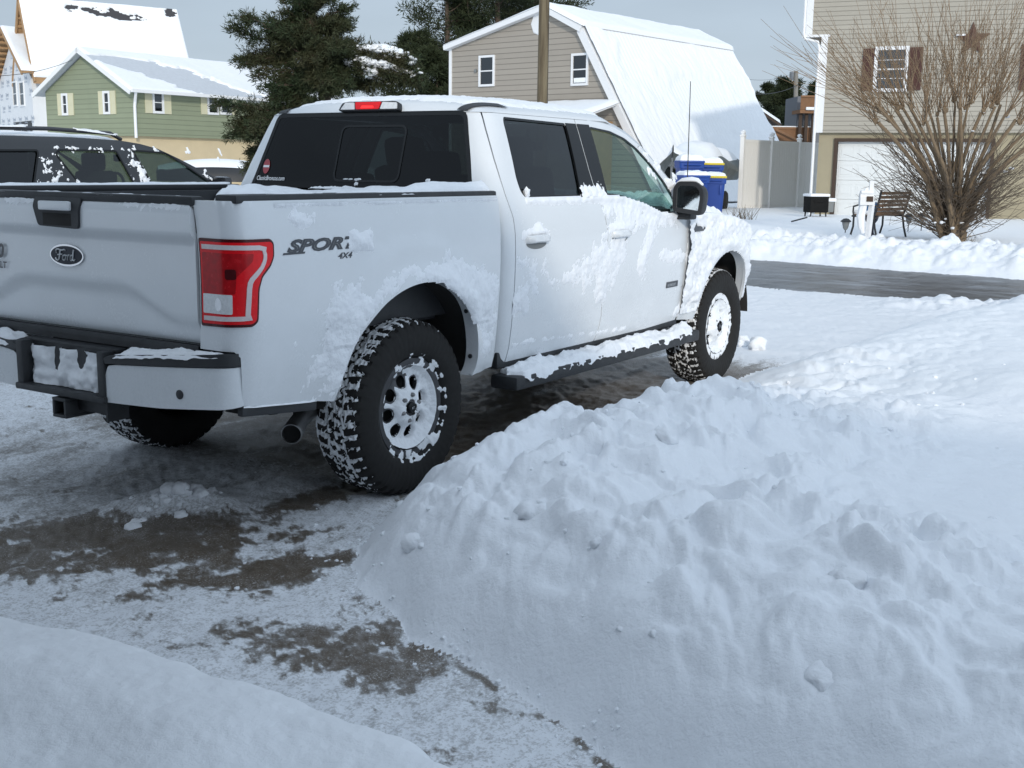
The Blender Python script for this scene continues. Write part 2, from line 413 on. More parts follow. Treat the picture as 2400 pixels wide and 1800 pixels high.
def siding(name, c, pitch, dark=.55, dirt=.06, z0=0):
    """lapped boards: shadow line from a real bump-step profile"""
    q = NT(name); tc = q.n('ShaderNodeTexCoord'); sp = q.n('ShaderNodeSeparateXYZ'); q.l(tc.outputs['Object'], sp.inputs[0])
    z = q.math('DIVIDE', q.math('SUBTRACT', sp.outputs[2], z0), pitch); fr = q.math('FRACT', z)
    f = q.noise(q.coord('Object', (1, 1, 6)), 1.3, 5)
    col = q.mix(f, tuple(k*(1-dirt) for k in c), tuple(k*(1+dirt) for k in c))
    q.set(base_color=col, roughness=.7, specular=.3)
    q.bump(q.ramp(fr, [(0, 1.), (.93, .2), (1, 0.)]), .6, .02); return q.m
# ---------------------------------------------------------------- ground: one polar sheet round the camera foot, cut into its surfaces
def seg_dist(X, Y, P):
    """unsigned distance and running parameter x-of-nearest for a polyline, and side (positive = right of travel)"""
    best = np.full(X.shape, 1e9); side = np.zeros(X.shape)
    for (x0, y0), (x1, y1) in zip(P[:-1], P[1:]):
        dx, dy = x1-x0, y1-y0; L2 = dx*dx+dy*dy; t = np.clip(((X-x0)*dx+(Y-y0)*dy)/L2, 0, 1)
        ex, ey = X-x0-t*dx, Y-y0-t*dy; d = np.hypot(ex, ey); s = -(dx*ey-dy*ex); m = d < best-1e-9
        best = np.where(m, d, best); side = np.where(m, np.sign(s)+(s == 0), side)
    return best*side
PILE = [(-2.6, -4.9), (-2.0, -3.55), (-1.77, -2.97), (-1.69, -2.81), (-1.47, -2.25), (-1.42, -2.02), (-1.2, -1.61), (-.85, -1.28), (-.5, -1.16), (.4, -1.22), (1.3, -1.28), (2.3, -1.26),
        (2.9, -1.18), (3.25, -1.06), (3.7, -1.03), (4.2, -1.0), (5.2, -1.12), (8, -1.35), (10.2, -2.2), (10.9, -3.4)]
DRIFT = [(-2.2, 9), (-2.24, .5), (-2.22, -.75), (-2.08, -1.60), (-2.10, -2.28), (-2.08, -2.64), (-2.14, -2.9), (-2.35, -3.3), (-2.6, -4.4)]
ROADC = [(6.7, -40), (8.8, -14), (9.75, -6), (10.3, -2), (10.8, 1.9), (11.2, 6), (10.6, 22), (9, 45)]
ROADF = [(11.5, -40), (13.2, -14), (14.0, -5), (14.45, -1.3), (15.2, 3.2), (15.4, 8), (15, 22), (13.5, 45)]
def gauss(X, Y, cx, cy, sx, sy, a=0):
    ca, sa = math.cos(a), math.sin(a); u = (X-cx)*ca+(Y-cy)*sa; v = -(X-cx)*sa+(Y-cy)*ca; return np.exp(-(u/sx)**2-(v/sy)**2)
def ground(X, Y):
    """height, region (0 snow field, 1 driveway, 2 shovelled heap, 3 house drift, 4 road, 5 ploughed bank far, 6 ploughed bank near), bare mask"""
    wob = .05*fbm(X*1.7, Y*1.7, 3, 3)
    dp = seg_dist(X, Y, PILE)+wob*.6+.018*fbm(X*6, Y*6, 2, 51)*sst(-2.2, -1.6, Y)
    dd = seg_dist(X, Y, DRIFT)+.025*fbm(X*3, Y*3, 3, 8)
    rn = seg_dist(X, Y, ROADC)+.15*fbm(X*.9, Y*.9, 3, 12); rf = seg_dist(X, Y, ROADF)+.15*fbm(X*.8, Y*.8, 3, 14)
    reg = np.ones(X.shape, int); bare = np.zeros(X.shape)
    # --- driveway: thin trodden snow and ice over concrete
    t = fbm(X*2.2, Y*2.2, 5, 21, .6)
    z = .010+.012*t+.006*fbm(X*14, Y*14, 3, 25)
    z = z+.10*gauss(X, Y, *at_z(385*K, 1105*K, 0)[:2], .26, .11, -.9)*(1+.35*fbm(X*6, Y*6, 4, 31))+.03*gauss(X, Y, *at_z(560*K, 1060*K, 0)[:2], .3, .13, -.2)*(1+.5*fbm(X*7, Y*7, 3, 37))
    z = z+.02*np.clip(fbm(X*.8+5, Y*2.4, 4, 41), 0, 1)*sst(.2, 1.2, Y)
    # --- shovelled heap and the snow field behind it
    hp = np.interp(X, [-2.5, -1.7, -1.1, -.5, .1, .7, 1.3, 1.9, 2.6, 3.3, 3.9, 5, 9], [.42, .42, .45, .49, .55, .53, .44, .36, .24, .10, .10, .20, .28])
    D = np.maximum(dp, 0)
    up = 1-np.exp(-(D/.27)**1.25)
    yard = .27+.05*fbm(X*.35, Y*.35, 3, 61)+.012*fbm(X*1.3, Y*1.3, 3, 64)
    heapz = lerp(hp, yard, sst(.75, 2.1, D))*up
    rough = sst(.05, .34, D)*(1-.35*sst(2.3, 3.0, -Y)*(1-sst(-1.4, -.6, X)))*(.55+.45*sst(.15, .7, D))*(1-sst(1.25, 2.2, D+.25*fbm(X*1.1, Y*1.1, 2, 66)))*(1-.75*sst(1.7, 2.6, X)*1)*(1-.6*sst(2.4, 2.9, -Y)*sst(-1.6, -1.9, X))
    sun_l = .40*gauss(X, Y, *at_z(1800*K, 780*K, .3)[:2], .75, .42, .2)+.30*gauss(X, Y, 4.6, -1.7, .8, .5, 0)+.25*gauss(X, Y, 3.2, -1.35, .5, .25)
    rough = np.clip(rough+.8*sun_l, 0, 1)
    wx, wy = X+.10*fbm(X*2, Y*2, 2, 90), Y+.10*fbm(X*2, Y*2, 2, 95)
    lum = .060*fbm(wx*1.4, wy*1.4, 2, 71, .5)+.046*billow(wx*3.2, wy*3.2, 2, 74, .45)+.023*billow(wx*6.3, wy*6.3, 2, 77, .5)+.007*billow(wx*13, wy*13, 3, 79, .55)
    # blocky shovelfuls: terraces from a warped coarse noise
    bl = fbm(wx*3.1, wy*3.1, 2, 82); lum = lum+.034*(sst(-.05, .30, bl)+sst(.3, .65, bl)-.8)*sst(.25, .6, rough)
    heapz = heapz+rough*lum+.004*(1-rough)*fbm(X*5, Y*5, 3, 85)
    # smooth cut face near the walkway
    m = dp > 0
    z = np.where(m, z*np.exp(-D/.05)+heapz, z); reg = np.where(m, np.where((D < 2.3) & (X < 3.0), 2, 0), reg)
    # --- drift against the house
    E = np.maximum(dd, 0); dz = (.20+.05*sst(0, 1.4, E)+.035*fbm(X*.9, Y*.9, 2, 101)+.05*gauss(X, Y, -2.55, -.75, .25, .35))*(1-np.exp(-(E/.085)**1.6))+.010*fbm(X*9, Y*9, 3, 104)*np.exp(-E/.2)+.014*fbm(X*2.2, Y*2.2, 3, 106)+.003*fbm(X*18, Y*18, 2, 108)-.05*sst(.05, .6, np.abs(fbm(X*.7+2, Y*.7, 2, 109)))*sst(.1, .6, E)
    m = (dd > 0); z = np.where(m, dz, z); reg = np.where(m, 3, reg)
    # --- near ploughed ridge and road
    nb = np.exp(-((rn+.75)/.55)**2)*(1-sst(-1.4, .2, Y)*(1-sst(2.6, 3.4, Y)))
    lumps = 1+.45*billow(X*1.6, Y*1.6, 4, 111)+.25*billow(X*5, Y*5, 3, 113)
    z = z+np.where((rn < .1), .12*nb*lumps, 0)
    reg = np.where((nb > .35) & (rn < 0) & (reg == 0), 6, reg)
    on = (rn >= 0) & (rf <= 0)
    z = np.where(on, .012+.008*fbm(X*1.2, Y*3, 4, 121), z); reg = np.where(on, 4, reg)
    # --- far bank and yards beyond
    Fd = np.maximum(rf, 0); bank = .44*(1-np.exp(-(Fd/.6)**1.5))*np.exp(-(np.maximum(Fd-1.2, 0)/1.0)**2*.5)
    bl2 = 1+.22*billow(X*1.5, Y*1.5, 3, 131)+.12*billow(X*4.2, Y*4.2, 3, 134)
    fy = .30*sst(.4, 2.6, Fd)+.05*fbm(X*.22, Y*.22, 3, 141)*sst(1, 5, Fd)+.008*fbm(X*1.2, Y*1.2, 3, 143)*sst(1, 5, Fd)
    z = np.where(rf > 0, np.maximum(bank*bl2, fy), z); reg = np.where(rf > 0, np.where(Fd < 2.2, 5, 0), reg)
    # bare concrete patches on the driveway
    def P(px, py): return at_z(px*K, py*K, 0)[:2]
    b = 1.0*gauss(X, Y, *P(60, 1170), .75, .34, -.75)+.8*gauss(X, Y, *P(250, 1150), .5, .16, -.75)+.8*gauss(X, Y, *P(400, 1190), .32, .16, -.6)+.75*gauss(X, Y, *P(520, 1240), .34, .12, -.5)+.7*gauss(X, Y, *P(620, 1235), .28, .1, -.4)
    b = b+.85*gauss(X, Y, *P(730, 1370), .32, .13, -1.1)+.75*gauss(X, Y, *P(830, 1450), .26, .10, -1.1)+.7*gauss(X, Y, *P(680, 1080), .4, .1, -.2)+.5*gauss(X, Y, *P(1120, 1560), .25, .1, -1.)
    b = b+.55*gauss(X, Y, *P(300, 1215), .8, .3, -.65)+.6*gauss(X, Y, *P(770, 1410), .62, .17, -1.1)+.45*gauss(X, Y, *P(620, 1250), .4, .2, -.6)+.9*gauss(X, Y, *P(700, 1075), .45, .12, -.15)
    bare = 1.2*b-.42+.60*fbm(X*4.2, Y*4.2, 6, 151, .74)+.22*fbm(X*17, Y*17, 3, 158, .7)-.5*sst(.22, .42, fbm(X*9+3, Y*9, 3, 155, .6))+.10*sst(-1.2, -2.0, X)*0
    md = gauss(X, Y, *P(385, 1100), .30, .14, -.9)+.8*gauss(X, Y, *P(560, 1060), .3, .13, -.2); bare = bare-1.1*md
    # worn icy lane beneath the truck
    lane = sst(-.3, .5, X)*(1-sst(4.6, 5.6, X))*sst(-1.35, -1.05, Y)*(1-sst(1.5, 2.2, Y))
    bare = np.maximum(bare, lane*(.62+.42*fbm(X*1.1, Y*6, 4, 161)))
    sweep = np.exp(-((np.hypot(X+.05, Y-.35)-.95)/.55)**2)*sst(-.2, .2, Y+.6)
    bare = np.maximum(bare, (.24*sweep+.22*fbm(X*1.6, Y*4, 4, 165)-.08)*(1-np.clip(md*1.3, 0, 1)))
    bare = bare-.55*sst(3.9, 4.9, X)
    bare = bare+.9*np.exp(-((dp+.02)/.014)**2)*sst(-2.1, -2.5, Y)*sst(-.1, .3, fbm(X*6, Y*6, 3, 171))  # dark line painted along the heap's foot for its shaded crease
    return z, reg, bare
def build_ground():
    na = 760; th_f = np.linspace(-R(33), R(33), na); th_b = np.linspace(R(33), 2*np.pi-R(33), 120)[1:-1]
    th = np.concatenate([th_f, th_b])+CYAW; n = len(th)
    rr = [.25, .6, 1.0, 1.4, 1.75]; 
    while rr[-1] < 900: rr.append(rr[-1]*((1.0052 if rr[-1] < 13 else 1.0026) if rr[-1] < 25 else (1.02 if rr[-1] < 80 else 1.15)))
    rr = np.array(rr); RR, TT = np.meshgrid(rr, th, indexing='ij'); X = CPOS[0]+RR*np.cos(TT); Y = CPOS[1]+RR*np.sin(TT)
    z, reg, bare = ground(X, Y)
    far = sst(60, 200, RR); z = z*(1-far)
    V = np.stack([X, Y, z], -1).reshape(-1, 3)
    i = np.arange(len(rr)-1)[:, None]; j = np.arange(n)[None]; j2 = (j+1) % n
    q = np.stack([i*n+j, (i+1)*n+j, (i+1)*n+j2, i*n+j2], -1).reshape(-1, 4)
    # the middle of the disc lies under the house
    fr = reg.reshape(-1)[q[:, 0]]; bv = bare.reshape(-1)
    def piece(name, codes, mat, label=None):
        f = q[np.isin(fr, codes)]; used = np.unique(f); re = np.zeros(len(V), int); re[used] = np.arange(len(used))
        o = mesh_np(name, V[used], re[f], mat); o['kind'] = 'structure'
        a = o.data.attributes.new('bare', 'FLOAT', 'POINT')
        if len(a.data) == len(used): a.data.foreach_set('value', bv[used].astype(np.float32))
        return o
    # driveway material
    d = NT('trodden_driveway'); co = d.coord(); a = d.attr('bare')
    n1 = d.noise(co, 22, 8, .78); n2 = d.noise(co, 90, 4, .7); n3 = d.noise(co, 4, 4, .6)
    m = d.math('ADD', a, d.math('MULTIPLY', d.math('SUBTRACT', d.math('ADD', n1, d.math('MULTIPLY', n2, .5)), .75), 1.05))
    k = d.ramp(m, [(.17, 0.), (.42, .72), (.70, 1.)]); kk = d.ramp(d.math('ADD', m, d.math('MULTIPLY', d.math('SUBTRACT', n2, .5), .7)), [(-.28, 0.), (.04, .34), (.34, 1.)])
    conc = d.mix(n3, (.075, .055, .036), (.135, .104, .074)); conc = d.mix(d.ramp(n2, [(.45, 0.), (.75, 1.)]), conc, (.17, .15, .125)); n5 = d.noise(co, 150, 3, .7); conc = d.mix(d.ramp(d.math('ADD', n5, d.math('MULTIPLY', n3, .25)), [(.70, 0.), (.78, .75)]), conc, (.55, .56, .58))
    snow = d.mix(kk, (.74, .76, .79), (.36, .355, .35))
    d.set(base_color=d.mix(k, snow, conc), roughness=d.ramp(k, [(0, .55), (1, .38)]), specular=.45)
    h = d.math('SUBTRACT', d.math('MULTIPLY', n1, .6), d.math('MULTIPLY', k, .8)); bb = d.bump(h, .5, .012); d.bump(n2, .3, .005, bb)
    rd = NT('icy_asphalt'); co = rd.coord('Object', (1, .25, 1)); n1 = rd.noise(co, 3, 6, .7); n2 = rd.noise(rd.coord(), 60, 4, .7)
    m = rd.math('ADD', n1, rd.math('MULTIPLY', n2, .35))
    k = rd.ramp(m, [(.64, 0.), (.90, 1.)])
    rd.set(base_color=rd.mix(k, (.036, .038, .041), (.38, .40, .43)), roughness=rd.ramp(k, [(0, .32), (1, .6)])); rd.bump(m, .4, .02)
    piece('snow_field', [0], M['snow']); piece('driveway', [1], d.m); piece('shovelled_snow_heap', [2], M['snow_rough'])
    piece('snow_drift', [3], M['snow']); piece('road', [4], rd.m); piece('ploughed_snow_bank', [5, 6], M['snow_rough'])
build_ground()
def gh(x, y): return float(ground(np.array([float(x)]), np.array([float(y)]))[0][0])
# ---------------------------------------------------------------- the white pickup (its own frame = place frame: x forward, y left, z up)
def smooth_tab(pts, lo, hi, sig=.02):
    z = np.linspace(lo, hi, 600); P = np.array(pts); y = np.interp(z, P[:, 0], P[:, 1]); k = np.arange(-60, 61)*(z[1]-z[0]); g = np.exp(-(k/sig)**2/2); g /= g.sum()
    y2 = np.convolve(np.pad(y, 60, mode='edge'), g, 'valid'); return lambda q: np.interp(q, z, y2)
_cabW = smooth_tab([(.30, .88), (.40, .90), (.50, .925), (.56, .945), (.62, .962), (.75, .978), (.95, .992), (1.10, .995), (1.22, .990), (1.32, .975), (1.40, .950), (1.45, .930), (1.60, .872), (1.75, .808), (1.84, .765), (1.90, .72)], .3, 1.9)
_bedW = smooth_tab([(.30, .90), (.50, .94), (.56, .952), (.62, .964), (.75, .978), (.95, .992), (1.10, .996), (1.22, .994), (1.34, .984), (1.42, .970), (1.5, .96)], .3, 1.5)
ARC_R, ARC_F = (-.06, .49), (3.62, .455)
def flare(x, z, c, big=True):
    r = math.hypot(x-c[0], z-c[1]); b = .026*(1-float(sst(.55, .66, r)))
    if big: b += .014*(1-float(sst(.715, .76, r)))*float(sst(.75, .95, z))
    return b
def bed_map(s, z):
    y0 = float(_bedW(z))
    if s > -1.0: y0 += flare(s, z, ARC_R)
    if s >= -1.06: return (s, -y0, z)
    d = -1.06-s; r = .10
    if d <= r*math.pi/2: a = d/r; return (-1.06-r*math.sin(a), -(y0-r+r*math.cos(a)), z)
    return (-1.16, -(y0-r)+d-r*math.pi/2, z)
def front_taper(x): return 0 if x < 3.7 else .42*((x-3.7)/.75)**3
def cab_xr(z): return .672+.30*max(0, z-1.42)
def cab_map(s, z):
    y0 = float(_cabW(z))
    if 0.8 < s < 2.95: y0 += .005*float(sst(.778, .792, z))*float(sst(.8, .95, s))
    if s > 3.0: y0 += flare(s, z, ARC_F, False)-front_taper(s)
    sc = cab_xr(z)+.10
    if s >= sc: return (s, -y0, z)
    d = sc-s; r = .10
    if d <= r*math.pi/2: a = d/r; return (sc-r*math.sin(a), -(y0-r+r*math.cos(a)), z)
    return (sc-r, -(y0-r)+d-r*math.pi/2, z)
def catmull(P, n=5):
    P = [np.array(p, float) for p in P]; out = []
    for i in range(len(P)-1):
        a, b, c, d = P[max(i-1, 0)], P[i], P[i+1], P[min(i+2, len(P)-1)]
        for k in range(n):
            t = k/n; out.append(tuple(.5*((2*b)+(c-a)*t+(2*a-5*b+4*c-d)*t*t+(3*b-a-3*c+d)*t**3)))
    out.append(tuple(P[-1])); return out
truck = empty('pickup_truck', (0, 0, 0), 0, 'white crew cab pickup truck with snow stuck along its side, parked in the driveway', 'pickup truck')
def mirror_part(o, parent=None):
    me = o.data.copy(); n = len(me.vertices); a = np.empty(n*3, np.float32); me.vertices.foreach_get('co', a); a = a.reshape(-1, 3); a[:, 1] *= -1
    me.vertices.foreach_set('co', a.ravel()); me.flip_normals(); me.update(); c = o.copy(); c.data = me; COL.objects.link(c); c.parent = parent or o.parent; return c
ARCH_R = catmull([(-.617, .563), (-.565, .684), (-.497, .812), (-.416, .895), (-.316, .965), (-.188, 1.013), (-.05, 1.033), (.10, 1.021), (.228, .978), (.325, .912), (.40, .815), (.443, .69), (.450, .58), (.425, .525)], 5)
bed_out = [(-1.334, .838), (-1.16, .838), (-1.135, .815), (-1.12, .62), (-.72, .578)]+ARCH_R+[(.46, .532), (.635, .54), (.640, 1.418), (-1.334, 1.418)]
bed_side = panel('bed_side', bed_out, bed_map, M['paint'], truck, .035, flange=.02)
def arch_lip(arch, fn, name, parent, depth=.075):
    P = resample(arch, .02, False); V, Fs = [], []
    for i, (a, b) in enumerate(P):
        p = np.array(fn(a, b)); q = p+np.array([0, depth, 0]); V += [p, q]
    n = len(P); Fs = [(2*i, 2*i+1, 2*i+3, 2*i+2) for i in range(n-1)]
    return mb_faces(name, V, Fs, M['paint'], parent, True)
arch_lip(ARCH_R, bed_map, 'wheel_arch_lip', bed_side)
for a, b in ((ARCH_R[48][0], ARCH_R[48][1]), (ARCH_R[58][0], ARCH_R[58][1])):
    mb = MB(); p = bed_map(a, b); mb.lathe([(0, -.006), (.011, -.004), (.011, .004)], 10, 'x', (p[0]-.004, p[1]+.045, p[2])); mb.build('arch_bolt', M['plastic'], bed_side)
bed_l = mirror_part(bed_side)
# bed floor, inner walls, black rail caps
mb = MB(); mb.box((-.26, 0, .82), (1.78, 1.5, .04)); mb.box((-.26, -.80, 1.12), (1.78, .05, .58)); mb.box((-.26, .80, 1.12), (1.78, .05, .58)); mb.box((.60, 0, 1.12), (.05, 1.62, .58))
mb.build('bed_liner', M['plastic'], truck)
for sgn in (-1, 1):
    mb = MB(); P = [(x, sgn*.925, 1.428) for x in (-1.13, -.6, 0, .645)]
    mb.box((-.245, sgn*.905, 1.424), (1.78, .118, .034), bev=.012); mb.build('bed_rail_cap', M['plastic'], truck, True)
# tailgate: t = -y
def tg_map(t, z):
    zc = 1.045-.115*float(sst(.30, .68, abs(t))); x = -1.163
    x += .014*float(sst(zc+.022, zc-.022, z)) if False else .016*(1-float(sst(zc-.020, zc+.020, z)))
    x -= .020*float(sst(1.266, 1.277, z)); x += .020*float(sst(1.36, 1.42, z)); x += .03*(1-float(sst(.83, .90, z)))**2
    return (x, -t, z)
tg = panel('tailgate', round_poly([(-.758, .845), (.758, .845), (.762, 1.0), (.762, 1.25), (.752, 1.40), (-.752, 1.40), (-.762, 1.25), (-.762, 1.0)], .02), tg_map, M['paint'], truck, .02, flange=.03)
mb = MB(); mb.box((-1.142, 0, 1.414), (.066, 1.53, .036), bev=.012); mb.build('tailgate_cap', M['plastic'], tg, True)
mb = MB(); mb.box((-1.10, 0, 1.12), (.06, 1.52, .54)); mb.box((-1.12, 0, .835), (.07, 1.5, .02)); mb.build('tailgate_inner', M['plastic'], tg)
HC = -.052
bez = panel('tailgate_handle', round_poly([(HC-.118, 1.288), (HC+.148, 1.281), (HC+.158, 1.41), (HC-.155, 1.41), (HC-.150, 1.375)], .018), lambda t, z: (tg_map(t, z)[0]-.012, -t, z), M['plastic'], tg, .03, flange=.02)
mb = MB(); mb.box((-1.203, -HC-.012, 1.375), (.022, .20, .040), bev=.009); mb.build('handle_lever', M['paint'], bez, True)
mb = MB(); mb.box((-1.1935, -HC-.012, 1.318), (.004, .19, .052), bev=.0015); mb.build('handle_recess', M['under'], bez, True)
# oval maker's emblem with script
def ellipse(cx, cz, a, b, n=40): return [(cx+a*math.cos(2*math.pi*i/n), cz+b*math.sin(2*math.pi*i/n)) for i in range(n)]
OX, OZ = -.022, 1.166
em = panel('oval_emblem', ellipse(OX, OZ, .112, .047), lambda t, z: (-1.171, -t, z), M['chrome'], tg, .03, flange=.009)
panel('emblem_face', ellipse(OX, OZ, .102, .039), lambda t, z: (-1.1735, -t, z), M['navy'], em, .03, flange=.003)
mb = MB()
def stroke(P, r=.0032):
    mb.tube([(-1.1755, -(OX+a*.052), OZ+b*.052) for a, b in catmull(P, 5)], r, 6)
stroke([(-1.15, .12), (-1.2, .36), (-.95, .48), (-.5, .40), (-.1, .46), (0, .36)]); stroke([(-.62, .40), (-.72, .05), (-.86, -.35), (-1.15, -.42), (-1.3, -.25)]); stroke([(-.98, .02), (-.7, .04), (-.4, .08)])
stroke([(-.12, .02), (-.34, -.1), (-.36, -.32), (-.18, -.4), (0, -.22), (-.02, 0), (-.12, .02), (.12, -.02), (.24, .04)]); stroke([(.24, .04), (.28, -.1), (.22, -.38)]); stroke([(.28, -.1), (.42, .04), (.54, .02)])
stroke([(.92, 0), (.72, .03), (.6, -.18), (.66, -.38), (.82, -.34), (.95, .0)]); stroke([(1.08, .5), (.98, .1), (.9, -.3), (1.05, -.38), (1.2, -.28)])
mb.build('emblem_script', M['silver'], em, True)
bd = text_on('series_badge', 'F-150', .085, lambda a, b: (-1.168, .665-a, 1.135+b), M['darksteel'], tg, .18, 1.05, .003, .006, .006)
text_on('series_badge_trim', 'XLT', .040, lambda a, b: (-1.168, .525-a, 1.088+b), M['darksteel'], tg, .15, 1.1, .001, .005, .005)
# tail lights
def tl(off): return lambda s, z: tuple(np.array(bed_map(s, z))+normal_of(bed_map, s, z)*off)
TLO = [(-1.326, .932), (-1.09, .936), (-1.066, .955), (-1.060, 1.08), (-1.042, 1.125), (-.995, 1.165), (-.975, 1.20), (-.972, 1.255), (-.99, 1.272), (-1.326, 1.275)]
lamp = panel('tail_light', round_poly(TLO, .012), tl(.004), M['darkred'], truck, .02, flange=.016)
def inset(P, d):
    c = np.mean(P, 0); out = []
    m = len(P)
    for i in range(m):
        p0, p, p1 = np.array(P[i-1]), np.array(P[i]), np.array(P[(i+1) % m]); a = p-p0; b = p1-p; a = a/np.linalg.norm(a); b = b/np.linalg.norm(b)
        n1 = np.array([-a[1], a[0]]); n2 = np.array([-b[1], b[0]]); n = n1+n2; n /= np.linalg.norm(n); out.append(tuple(p+n*d/max(.5, n@n1)))
    return out
panel('red_lens', round_poly(inset(TLO, .012), .01), tl(.0095), M['red_lens'], lamp, .015, flange=.004)
cpath = [(-1.302, 1.238), (-1.135, 1.238), (-1.083, 1.236), (-1.068, 1.205), (-1.072, 1.170), (-1.105, 1.130), (-1.120, 1.09), (-1.124, .972), (-1.302, .966)]
cp2 = [(-1.302, 1.243), (-1.06, 1.240), (-1.035, 1.225), (-1.032, 1.198), (-1.05, 1.165), (-1.094, 1.122), (-1.106, 1.085), (-1.112, .985), (-1.125, .970), (-1.302, .966)]
panel('light_tube', strip2(resample(catmull(cp2, 2), .03, False), .018), tl(.0125), M['whitelens'], lamp, .012, flange=.004)
panel('inner_reflector', round_poly([(-1.303, 1.065), (-1.155, 1.065), (-1.15, 1.13), (-1.09, 1.19), (-1.085, 1.218), (-1.303, 1.222)], .008), tl(.0115), M['deepred'], lamp, .015, flange=.003)
panel('bulb_shade', round_poly([(-1.19, 1.12), (-1.15, 1.12), (-1.15, 1.16), (-1.19, 1.16)], .01), tl(.0125), M['darkred'], lamp, .015, flange=.002)
panel('reverse_lamp', round_poly([(-1.304, .986), (-1.165, .986), (-1.165, 1.062), (-1.304, 1.062)], .006), tl(.0125), M['clearlens'], lamp, .015, flange=.004)
panel('reverse_lamp_bulb', ellipse(-1.222, 1.022, .016, .026, 18), tl(.0135), M['chrome'], lamp, .012, flange=.003)
lamp_l = mirror_part(lamp)
for ch in list(lamp.children): mirror_part(ch, lamp_l)
# side lettering, partly under snow
def sport(a, b): return bed_map(-.900+a, 1.214+b)
text_on('side_decal', 'SPORT', .066, sport, M['badge_dark'], bed_side, .38, 2.05, .0035, .0018, .0015)
sdf = text_on('side_decal_fill', 'SPORT', .066, sport, M['badge_grey'], bed_side, .38, 2.05, -.0025, .0024, .001)
text_on('drive_decal', '4X4', .034, lambda a, b: bed_map(-.60+a, 1.172+b), M['badge_dark'], bed_side, .3, 1.5, .001, .0018, .0015)
panel('decal_underline', [(-.925, 1.204), (-.80, 1.204), (-.795, 1.212), (-.92, 1.212)], bed_map, M['badge_dark'], bed_side, .03, off=.002, flange=.001)
mb = MB(); mb.box((-.91, -.938, .576), (.43, .03, .040), bev=.008, M=Matrix.Rotation(.10, 4, 'Y')); mb.build('bed_side_lower_trim', M['plastic'], bed_side, True)
# rear bumper
def bx(q): return -1.25+.075*(abs(q)/.95)**3
def bmp(q, z):
    sg = 1 if q >= 0 else -1; a = abs(q); r = .085; x = bx(min(a, .865))
    if a <= .865: return (x, -q, z)
    d = a-.865
    if d < r*math.pi/2: t = d/r; return (x+r*(1-math.cos(t)), -sg*(.865+r*math.sin(t)), z)
    return (x+r+(d-r*math.pi/2), -sg*(.865+r), z)
bump = None
def bumper_half(sg):
    o = [(.262, .578), (.6, .588), (.90, .610), (.995, .620), (1.0, .777), (.90, .775), (.62, .758), (.36, .742), (.312, .735), (.296, .70)]
    return panel('bumper_corner', round_poly([(sg*a, b) for a, b in (o if sg > 0 else o[::-1])], .012), bmp, M['paint'], truck, .03, flange=.03)
for sg in (1, -1):
    bc = bumper_half(sg)
    o = [(.300, .742), (.36, .746), (.62, .762), (.90, .779), (1.0, .781), (1.0, .832), (.90, .830), (.55, .802), (.330, .780), (.290, .765)]
    panel('bumper_step_pad', [(sg*a, b) for a, b in (o if sg > 0 else o[::-1])], bmp, M['plastic'], bc, .03, off=.006, flange=.015)
    V, Fs = [], []; Q = np.linspace(.28, 1.0, 24)
    for q in Q:
        p = np.array(bmp(sg*q, np.interp(q, [.29, .33, .55, .95, 1.1], [.765, .780, .802, .832, .832]))); V += [p+(-.006, 0, 0), (max(p[0]+.1, -1.13), p[1]*(.98), p[2]+.004)]
    Fs = [((2*i, 2*i+2, 2*i+3, 2*i+1) if sg < 0 else (2*i, 2*i+1, 2*i+3, 2*i+2)) for i in range(len(Q)-1)]
    mb_faces('bumper_step', V, Fs, M['plastic'], bc)
    mb = MB(); p = bmp(sg*.705, .655); mb.lathe([(.019, .004), (.019, -.002), (.014, -.004), (0, -.0045)], 16, 'x', (p[0]-.001, p[1], p[2])); mb.build('parking_sensor', M['plastic'], bc, True)
    if sg > 0: bumper_r = bc
# centre section: black surround with recessed plate pocket
mb = MB()
mb.box((-1.18, 0, .688), (.04, .56, .19))                       # back of pocket
for sg in (1, -1): mb.box((-1.215, sg*.272, .69), (.085, .045, .20), bev=.01)
mb.box((-1.225, 0, .588), (.085, .60, .03), bev=.01); mb.box((-1.17, 0, .785), (.06, .62, .022), bev=.008)
mb.build('licence_plate_pocket', M['plastic'], truck, True)
mb = MB()
mb.box((-1.14, 0, .66), (.06, 1.7, .07)); mb.build('bumper_beam', M['under'], truck)
# hitch receiver
mb = MB(); hy = -.012
for dy, dz, sy, sz in ((0, .036, .090, .014), (0, -.036, .090, .014), (.038, 0, .014, .058), (-.038, 0, .014, .058)): mb.box((-1.20, hy+dy, .525+dz), (.15, sy, sz), bev=.003)
mb.box((-1.10, hy, .52), (.06, .07, .05)); mb.box((-1.16, hy-.13, .535), (.10, .20, .05), bev=.006); mb.box((-1.16, hy-.235, .525), (.11, .012, .085)); mb.tube([(-1.12, -.26, .56), (-1.12, .26, .56)], .03, 10)
mb.build('hitch_receiver', M['plastic'], truck, True)
